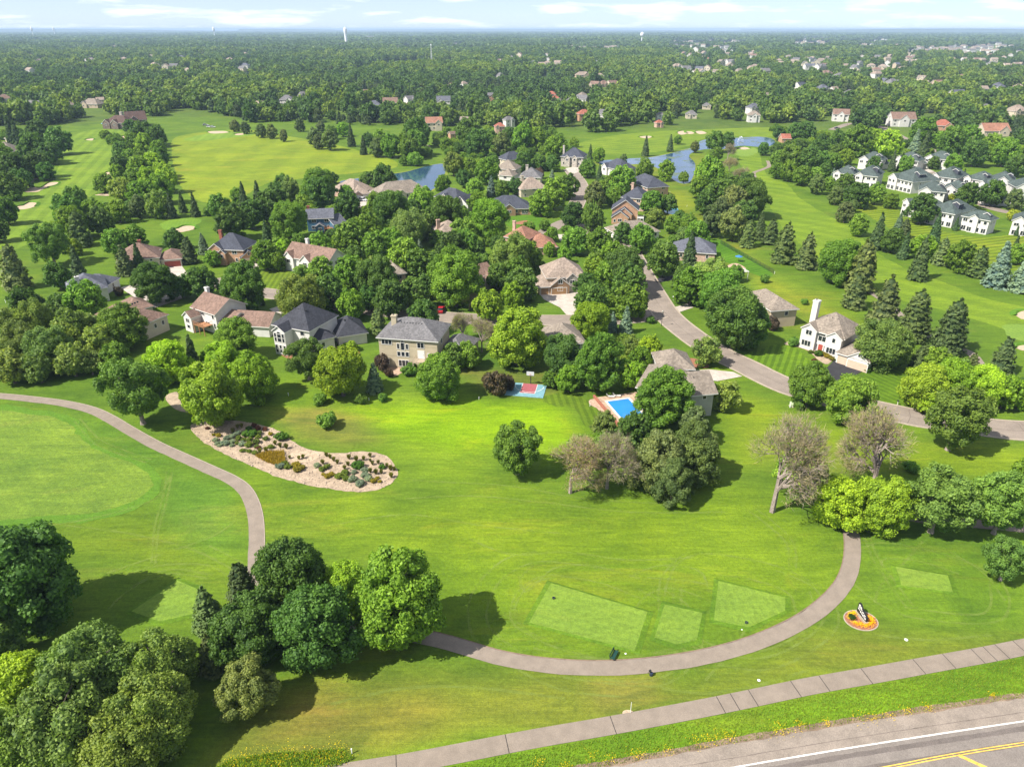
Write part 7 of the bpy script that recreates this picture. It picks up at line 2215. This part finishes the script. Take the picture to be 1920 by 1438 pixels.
# small pale houses towards the horizon, in the bands the photograph shows
rf = random.Random(77)
BANDS = [(1260, 1440, 98, 112, 24, 'up from the pale cluster'), (1440, 1560, 112, 132, 18, 'left of the right-hand woods'), (0, 480, 100, 140, 18, 'in the left woods'), (1600, 1920, 104, 120, 20, 'on the slope below the hillside houses'), (900, 1060, 104, 130, 10, 'left of the pale rows'), (1560, 1720, 120, 150, 14, 'in the right middle woods'), (1230, 1430, 112, 150, 10, 'around the pale cluster')]
for u0, u1, v0, v1, n, tail in BANDS:
    us = sorted(rf.uniform(u0, u1) for _ in range(n))
    for i, u in enumerate(us):
        v = rf.uniform(v0, v1)
        p = at(u, v)
        wc = rf.choice('wwwcct'); rc = rf.choice('tgatns')
        pos = 'leftmost' if i == 0 else ('rightmost' if i == n - 1 else NUMW[min(i, len(NUMW) - 1)] + ' from left')
        h = House('%s far %s house with %s roof %s' % (pos, WN[wc], RN[rc], tail), WC[wc], RC[rc], 'house', 'house', 'far houses ' + tail)
        yaw = rf.uniform(-.6, .6)
        Ln = rf.uniform(13, 18) * (1.25 if v < 100 else 1.0)
        z = rf.choice((6.5, 8.0, 8.5)) + (2 if v < 100 else 0)
        s = h.section(None, None, z, Ln * .7, world=((p.x, p.y), (math.cos(yaw), math.sin(yaw)), Ln), roof=rf.choice(('hip', 'gable', 'gabley')), pitch=34, auto=False)
        for x in (.3, .7): h.win(s, 'f', s.L * x, z * .45, 2.4, 2.2)

# roofs too small and many to count, one mass
SPECK = [(1690, 1800, 92, 102, 46), (1800, 1920, 88, 102, 30), (1480, 1680, 74, 92, 70), (1060, 1160, 93, 98, 40), (1180, 1440, 76, 97, 60), (480, 900, 68, 95, 60), (0, 480, 70, 100, 40), (900, 1180, 70, 95, 26), (1440, 1920, 76, 100, 50)]
mb = MB()
for u0, u1, v0, v1, n in SPECK:
    for _ in range(n):
        p = at(rf.uniform(u0, u1), rf.uniform(v0, v1))
        Ln, hh = rf.uniform(14, 26), rf.uniform(7, 11)
        M = Matrix.Translation((p.x, p.y, 0)) @ Matrix.Rotation(rf.uniform(-.6, .6), 4, 'Z')
        d_ = Ln * .6
        mb.box(0, Ln, 0, d_, 0, hh, rf.choice((0, 0, 1)), M=M)
        q = [M @ Vector(t) for t in ((-.5, -.5, hh), (Ln + .5, -.5, hh), (Ln + .5, d_ + .5, hh), (-.5, d_ + .5, hh), (0, d_ / 2, hh + d_ * .3), (Ln, d_ / 2, hh + d_ * .3))]
        k = rf.choice((2, 3, 4))
        mb.poly([q[0], q[1], q[5], q[4]], k).poly([q[2], q[3], q[4], q[5]], k).poly([q[1], q[2], q[5]], k).poly([q[3], q[0], q[4]], k)
        FOOT.append((p.x, p.y, Ln * .55))
tag(mb.build('distant_rooftops', (W_WHITE, W_CREAM, R_TAN, R_GREY, R_TAUPE)), 'countless pale house specks towards the horizon', kind='stuff')

# ------------------------------------------------------------------ the woods beyond: trees past counting, one mass
EDGE_PX = [(-400, 240), (0, 238), (90, 236), (180, 220), (290, 222), (335, 203), (400, 214), (480, 232), (560, 228), (640, 236), (700, 236), (760, 234), (830, 238), (900, 238), (1000, 246), (1090, 250), (1150, 246), (1230, 240), (1320, 234), (1440, 233), (1560, 228), (1600, 238), (1700, 252), (1800, 262), (1920, 270), (2300, 280)]
EU, EV = np.array([e[0] for e in EDGE_PX]), np.array([e[1] for e in EDGE_PX])
CLEAR = [  # clearings, photo px
    [(325, 212), (340, 203), (368, 205), (372, 217), (345, 222)], [(730, 222), (735, 208), (768, 199), (785, 203), (770, 222)], [(1062, 218), (1070, 207), (1110, 203), (1112, 213), (1090, 220)], [(600, 217), (612, 211), (645, 213), (640, 220)], [(905, 218), (912, 207), (955, 206), (950, 216)],
    [(1010, 149), (1020, 142), (1058, 141), (1055, 149)], [(1205, 144), (1215, 131), (1260, 134), (1262, 142)], [(1280, 153), (1290, 147), (1300, 147), (1298, 157)], [(1348, 184), (1360, 176), (1372, 178), (1366, 184)], [(1620, 138), (1640, 128), (1655, 132), (1650, 139)], [(700, 122), (742, 115), (820, 116), (815, 126), (740, 131), (640, 145), (625, 144), (690, 130)],
    [(1560, 246), (1556, 216), (1590, 218), (1605, 232), (1600, 248)], [(1140, 122), (1160, 114), (1180, 116), (1175, 124)], [(440, 158), (470, 150), (500, 151), (490, 157)], [(1150, 141), (1165, 128), (1190, 130), (1180, 143)], [(540, 222), (560, 216), (620, 219), (600, 226)], [(1115, 232), (1128, 224), (1150, 224), (1148, 234)], [(965, 206), (975, 201), (995, 203), (990, 209)]]
CLW = [[tuple(at(u, v)[:2]) for u, v in c] for c in CLEAR]
rng = np.random.default_rng(99)


def wooded(X, Y, pad=0.0):
    u, v, d = to_px(X, Y, 0.0)
    ok = (d > 50) & (u > -160) & (u < 2080) & (v < np.interp(u, EU, EV) - pad)
    for c in CLW:
        ok &= ~in_poly(X, Y, c)
    for P in PONDS:
        ok &= ~in_poly(X, Y, [tuple(p) for p in P[::3]])
    return ok


# trees up to ~2.6 km one by one, then clumps
step = 11.5
gx, gy = np.meshgrid(np.arange(-2300, 2300, step), np.arange(330, 2700, step))
X = gx.ravel() + rng.uniform(-5.2, 5.2, gx.size)
Y = gy.ravel() + rng.uniform(-5.2, 5.2, gx.size)
m_ = np.abs(X) < Y * .82 + 40
X, Y = X[m_], Y[m_]
m_ = wooded(X, Y)
X, Y = X[m_], Y[m_]
dens = np.array([mnoise.noise((x * .008, y * .008, 5.5)) for x, y in zip(X, Y)])
m_ = rng.random(len(X)) < np.clip(1.0 + dens * 1.5, .12, 1)
X, Y = X[m_], Y[m_]
# keep the houses' plots open towards the camera
FT = np.array([f for f in FOOT if f[1] > 300])
ok = np.ones(len(X), bool)
for fx, fy, fr in FT:
    r = math.hypot(fx, fy)
    reach = fr + 5 + r * (.075 if r < 1150 else .115)
    nr = np.nonzero((np.abs(X - fx) < reach + 20) & (np.abs(Y - fy) < reach + 20))[0]
    dx, dy = X[nr] - fx, Y[nr] - fy
    al = -(dx * fx + dy * fy) / r                      # towards the camera
    ac = np.abs(dx * fy - dy * fx) / r
    ok[nr[(ac < fr + (2.5 if r < 650 else 5.0)) & (al > -fr - 3) & (al < reach)]] = False
X, Y = X[ok], Y[ok]


def scatter(name, X, Y, S, H, pidx, protos, cols, label):
    cl = bpy.data.collections.new(name + '_kinds')
    for k, (me, c) in enumerate(zip(protos, cols)):
        key = 'foliage_%.3f_%.3f_%.3f' % c
        me = me.copy()
        me.materials.clear()
        me.materials.append(MATS[key] if key in MATS else foliage(key, col=c))
        o = bpy.data.objects.new('kind_%02d' % k, me)
        cl.objects.link(o)
    n = len(X)
    me = bpy.data.meshes.new(name)
    me.vertices.add(n)
    me.vertices.foreach_set('co', np.stack([X, Y, np.zeros(n)], 1).astype(np.float32).ravel())
    a = me.attributes.new('scl', 'FLOAT_VECTOR', 'POINT'); a.data.foreach_set('vector', np.stack([S, S, H], 1).astype(np.float32).ravel())
    a = me.attributes.new('rz', 'FLOAT', 'POINT'); a.data.foreach_set('value', rng.uniform(0, 6.283, n).astype(np.float32))
    a = me.attributes.new('kd', 'INT', 'POINT'); a.data.foreach_set('value', np.asarray(pidx, np.int32))
    o = link(name, me)
    ng = bpy.data.node_groups.new(name + '_nodes', 'GeometryNodeTree')
    ng.interface.new_socket('Geometry', in_out='INPUT', socket_type='NodeSocketGeometry')
    ng.interface.new_socket('Geometry', in_out='OUTPUT', socket_type='NodeSocketGeometry')
    N = ng.nodes.new
    gi, go, ip, ci = N('NodeGroupInput'), N('NodeGroupOutput'), N('GeometryNodeInstanceOnPoints'), N('GeometryNodeCollectionInfo')
    ci.inputs['Collection'].default_value = cl
    ci.inputs['Separate Children'].default_value = True
    ci.inputs['Reset Children'].default_value = True

    def attr(nm, typ):
        q = N('GeometryNodeInputNamedAttribute'); q.data_type = typ; q.inputs['Name'].default_value = nm
        return q.outputs['Attribute']
    cx = N('ShaderNodeCombineXYZ')
    ng.links.new(attr('rz', 'FLOAT'), cx.inputs['Z'])
    e2r = N('FunctionNodeEulerToRotation')
    ng.links.new(cx.outputs[0], e2r.inputs[0])
    ng.links.new(gi.outputs[0], ip.inputs['Points'])
    ng.links.new(ci.outputs[0], ip.inputs['Instance'])
    ip.inputs['Pick Instance'].default_value = True
    ng.links.new(attr('kd', 'INT'), ip.inputs['Instance Index'])
    ng.links.new(e2r.outputs[0], ip.inputs['Rotation'])
    ng.links.new(attr('scl', 'FLOAT_VECTOR'), ip.inputs['Scale'])
    ng.links.new(ip.outputs[0], go.inputs[0])
    o.modifiers.new('scatter', 'NODES').node_group = ng
    return tag(o, label, kind='stuff')


def joined(cm, tm):
    """one mesh of crown and trunk for the mass"""
    return cm


low = proto('round', 'low') + proto('willow', 'low') + proto('spruce', 'low') + proto('pine', 'low')
nlow = len(low)
protos, cols = [], []
for j, c in enumerate([(0.036, 0.070, 0.019), (0.058, 0.098, 0.022), (0.086, 0.126, 0.024), (0.046, 0.084, 0.020)]):
    for q in proto('round', 'low') + proto('willow', 'low')[:1]:
        protos.append(q[0]); cols.append(c)
nb = len(protos)
for q in proto('pine', 'low')[:2]: protos.append(q[0]); cols.append((0.045, 0.066, 0.025))
for q in proto('spruce', 'low')[:2]: protos.append(q[0]); cols.append((0.034, 0.058, 0.024))
# the mesh order inside a collection is by name: kind_00, kind_01 ... = index
w = np.array([2.6] * 4 + [3.2] * 4 + [1.8] * 4 + [2.6] * 4 + [1.2] * (len(protos) - nb))
kd = rng.choice(len(protos), len(X), p=w / w.sum())
patch = np.array([mnoise.noise((x * .012, y * .012, 1.5)) for x, y in zip(X, Y)])
tonep = np.array([mnoise.noise((x * .0045, y * .0045, 21.5)) + .35 * mnoise.noise((x * .02, y * .02, 4.5)) for x, y in zip(X, Y)])
kd = np.where(tonep > .22, rng.integers(4, 12, len(X)), np.where(tonep < -.22, rng.choice(np.r_[0:4, 12:16], len(X)), kd))
kd = np.where((patch > .38), nb + rng.integers(0, len(protos) - nb, len(X)), kd)
S = rng.uniform(3.6, 7.8, len(X)) * (1 + .25 * np.clip(tonep, -.6, .6)) * np.where(kd >= nb, .68, 1.0) * (1 + np.clip((Y - 900) / 6000, 0, .3))
H = S * rng.uniform(.85, 1.15, len(X))
scatter('woods', X, Y, S, H, kd, protos, cols, 'wooded suburb of countless tree crowns stretching to the horizon')
NWOODS = len(X)


# understory between the houses of the near neighbourhood
MID = [[(400, 395), (520, 350), (600, 335), (700, 345), (800, 380), (900, 400), (1000, 400), (1060, 330), (1180, 340), (1200, 420), (1180, 470), (1190, 520), (1210, 570), (1100, 590), (900, 590), (700, 575), (560, 550), (480, 480), (420, 470)],
       [(780, 240), (1040, 250), (1120, 300), (1040, 330), (900, 330), (840, 300)], [(1440, 240), (1700, 262), (1960, 270), (1960, 330), (1800, 310), (1640, 285), (1560, 330), (1450, 330)], [(-60, 250), (110, 250), (80, 330), (25, 390), (-60, 420)],
       [(1225, 430), (1300, 420), (1320, 470), (1400, 570), (1330, 600), (1270, 560), (1230, 500)], [(1290, 340), (1420, 345), (1440, 390), (1400, 440), (1330, 410)], [(1690, 690), (1830, 690), (1960, 730), (1960, 765), (1800, 745), (1720, 750)], [(190, 255), (300, 240), (320, 330), (310, 380), (215, 385), (225, 300)], [(0, 570), (190, 590), (210, 690), (0, 700)]]
MX, MY = [], []
for z_ in MID:
    P = np.array([at(u, v)[:2] for u, v in z_])
    lo, hi = P.min(0), P.max(0)
    gx, gy = np.meshgrid(np.arange(lo[0], hi[0], 6.5), np.arange(lo[1], hi[1], 6.5))
    x = gx.ravel() + rng.uniform(-3, 3, gx.size); y = gy.ravel() + rng.uniform(-3, 3, gx.size)
    k = in_poly(x, y, [tuple(p) for p in P])
    MX.append(x[k]); MY.append(y[k])
MX, MY = np.concatenate(MX), np.concatenate(MY)
ok = rng.random(len(MX)) < .30
for px in LAWNS: ok &= ~in_poly(MX, MY, [tuple(at(u, v)[:2]) for u, v in px])
for P in PONDS: ok &= (~in_poly(MX, MY, [tuple(p) for p in P[::2]])) & (edge_dist(MX, MY, P[::3]) > 4)
for C_, w_ in ROADS:
    dd = np.full(len(MX), 1e9)
    for q in C_[::2]: dd = np.minimum(dd, np.hypot(MX - q[0], MY - q[1]))
    ok &= dd > w_ + 4.5
rad = np.hypot(MX, MY)
for fx, fy, fr in FOOT:
    if fy > 700: continue
    r = math.hypot(fx, fy)
    dx, dy = MX - fx, MY - fy
    al = -(dx * fx + dy * fy) / r
    ac = np.abs(dx * fy - dy * fx) / r
    ok &= ~((ac < fr + 3.5) & (al > -fr - 4) & (al < fr + 5 + r * .045))
MX, MY = MX[ok], MY[ok]
mp_, mc_ = [], []
for c_ in [(0.042, 0.082, 0.016), (0.068, 0.124, 0.016), (0.095, 0.152, 0.016)]:
    for q in proto('round', 'mid')[:3]: mp_.append(q[0]); mc_.append(c_)
for q in proto('bush', 'mid')[:2]: mp_.append(q[0]); mc_.append((0.055, 0.105, 0.016))
mk = rng.integers(0, len(mp_), len(MX))
ms = rng.uniform(1.6, 3.6, len(MX))
scatter('understory', MX, MY, ms, ms * rng.uniform(.75, 1.05, len(MX)), mk, mp_, mc_, 'mingled lesser trees and undergrowth between the houses')


def clump_mesh(seed):
    rng = np.random.default_rng(seed)
    n = 42
    c = rng.uniform(-1, 1, (n * 3, 2)); c = c[np.hypot(c[:, 0], c[:, 1]) < 1][:n]
    r = rng.uniform(.12, .22, len(c))
    C = np.concatenate([c, rng.uniform(.10, .24, (len(c), 1))], 1)
    return crown_mesh('grove', seed, C, r, 620, .13, flat=.8, core=.8, mid=np.array([0, 0, -1.0]))


gr = [clump_mesh(400 + i) for i in range(3)]
PX, PY = [], []
for r0, r1, st in ((2600, 4200, 62), (4200, 7500, 110), (7500, 14000, 210), (14000, 26000, 420)):
    gx, gy = np.meshgrid(np.arange(-r1 * .8, r1 * .8, st), np.arange(r0, r1, st))
    x = gx.ravel() + rng.uniform(-.45, .45, gx.size) * st; y = gy.ravel() + rng.uniform(-.45, .45, gx.size) * st
    k = (np.abs(x) < y * .8)
    PX.append(np.stack([x[k], y[k], np.full(k.sum(), st * .78)], 1))
PX = np.concatenate(PX)
ok = np.ones(len(PX), bool)
FB = np.array([f for f in FOOT if f[1] > 2400])
for i, (x, y, sc) in enumerate(PX):
    if len(FB):
        r = math.hypot(x, y)
        dx, dy = x - FB[:, 0], y - FB[:, 1]
        al = -(dx * x + dy * y) / r
        ac = np.abs(dx * y - dy * x) / r
        if ((ac < FB[:, 2] + sc * .55) & (al > -sc * .9) & (al < sc * .9 + r * .10)).any(): ok[i] = False
dn = np.array([mnoise.noise((x * .0012, y * .0009, 8.5)) for x, y, _ in PX])
ok &= rng.random(len(PX)) < np.clip(1.05 + dn * 1.2, .45, 1)
PX = PX[ok]
n = len(PX)
gcols = [(0.038, 0.070, 0.022), (0.050, 0.084, 0.024), (0.032, 0.060, 0.021)]
scatter('far_woods', PX[:, 0], PX[:, 1], PX[:, 2], np.minimum(PX[:, 2] * 1.1, 62) * rng.uniform(.8, 1.2, n), rng.integers(0, 3, n), gr, gcols, 'far hazy woods below the skyline')

# low wooded ridge on the right skyline and gentle rise at left
for name, u0, u1, dist, hgt, lab in (('ridge', 1350, 2200, 17000, 84, 'long blue wooded ridge on the right skyline'), ('ridge', -250, 700, 21000, 82, 'low wooded rise on the left skyline'), ('ridge', 600, 1500, 23000, 74, 'flat wooded rise on the central skyline')):
    mb = MB()
    a0, a1 = math.atan((u0 - 960) / FPX / CP), math.atan((u1 - 960) / FPX / CP)
    n = 90
    rows = []
    for k, (f, dd) in enumerate(((0, -900), (.75, -250), (1, 0), (.7, 500), (0, 1500))):
        row = []
        for i in range(n + 1):
            t = i / n
            a = a0 + (a1 - a0) * t
            h_ = hgt * f * (math.sin(math.pi * min(1, t * 1.25 + .02)) ** .5 if t < .8 else math.sin(math.pi * min(1, max(.001, 1.02 - (t - .8) * 2.4)) * .5)) * (1 - .16 * abs(mnoise.noise((t * 22, k, dist))) - .06 * abs(mnoise.noise((t * 90, k, 3))))
            row.append(((dist + dd) * math.sin(a), (dist + dd) * math.cos(a), max(0, h_)))
        rows.append(row)
    vs = [p for r in rows for p in r]
    fs = [(k * (n + 1) + i, k * (n + 1) + i + 1, (k + 1) * (n + 1) + i + 1, (k + 1) * (n + 1) + i) for k in range(4) for i in range(n)]
    o = mb.add(vs, fs).build(name, plain('ridge_wood', (0.04, 0.07, 0.022), .95, .4, .004, .02))
    tag(o, lab, kind='structure')

# ------------------------------------------------------------------ the air
hm = bpy.data.materials.new('haze_air')
hm.use_nodes = True
nt = hm.node_tree
nt.nodes.clear()
out = nt.nodes.new('ShaderNodeOutputMaterial')
pv = nt.nodes.new('ShaderNodeVolumePrincipled')
pv.inputs['Color'].default_value = (0.56, 0.75, 1.0, 1)
pv.inputs['Density'].default_value = 0.00008
pv.inputs['Anisotropy'].default_value = 0.0
nt.links.new(pv.outputs[0], out.inputs['Volume'])
mb = MB().box(-61000, 61000, -2000, 51000, -1.0, 95)
hz = mb.build('haze', hm)
tag(hz, 'thin blue summer haze over the whole landscape', kind='stuff')
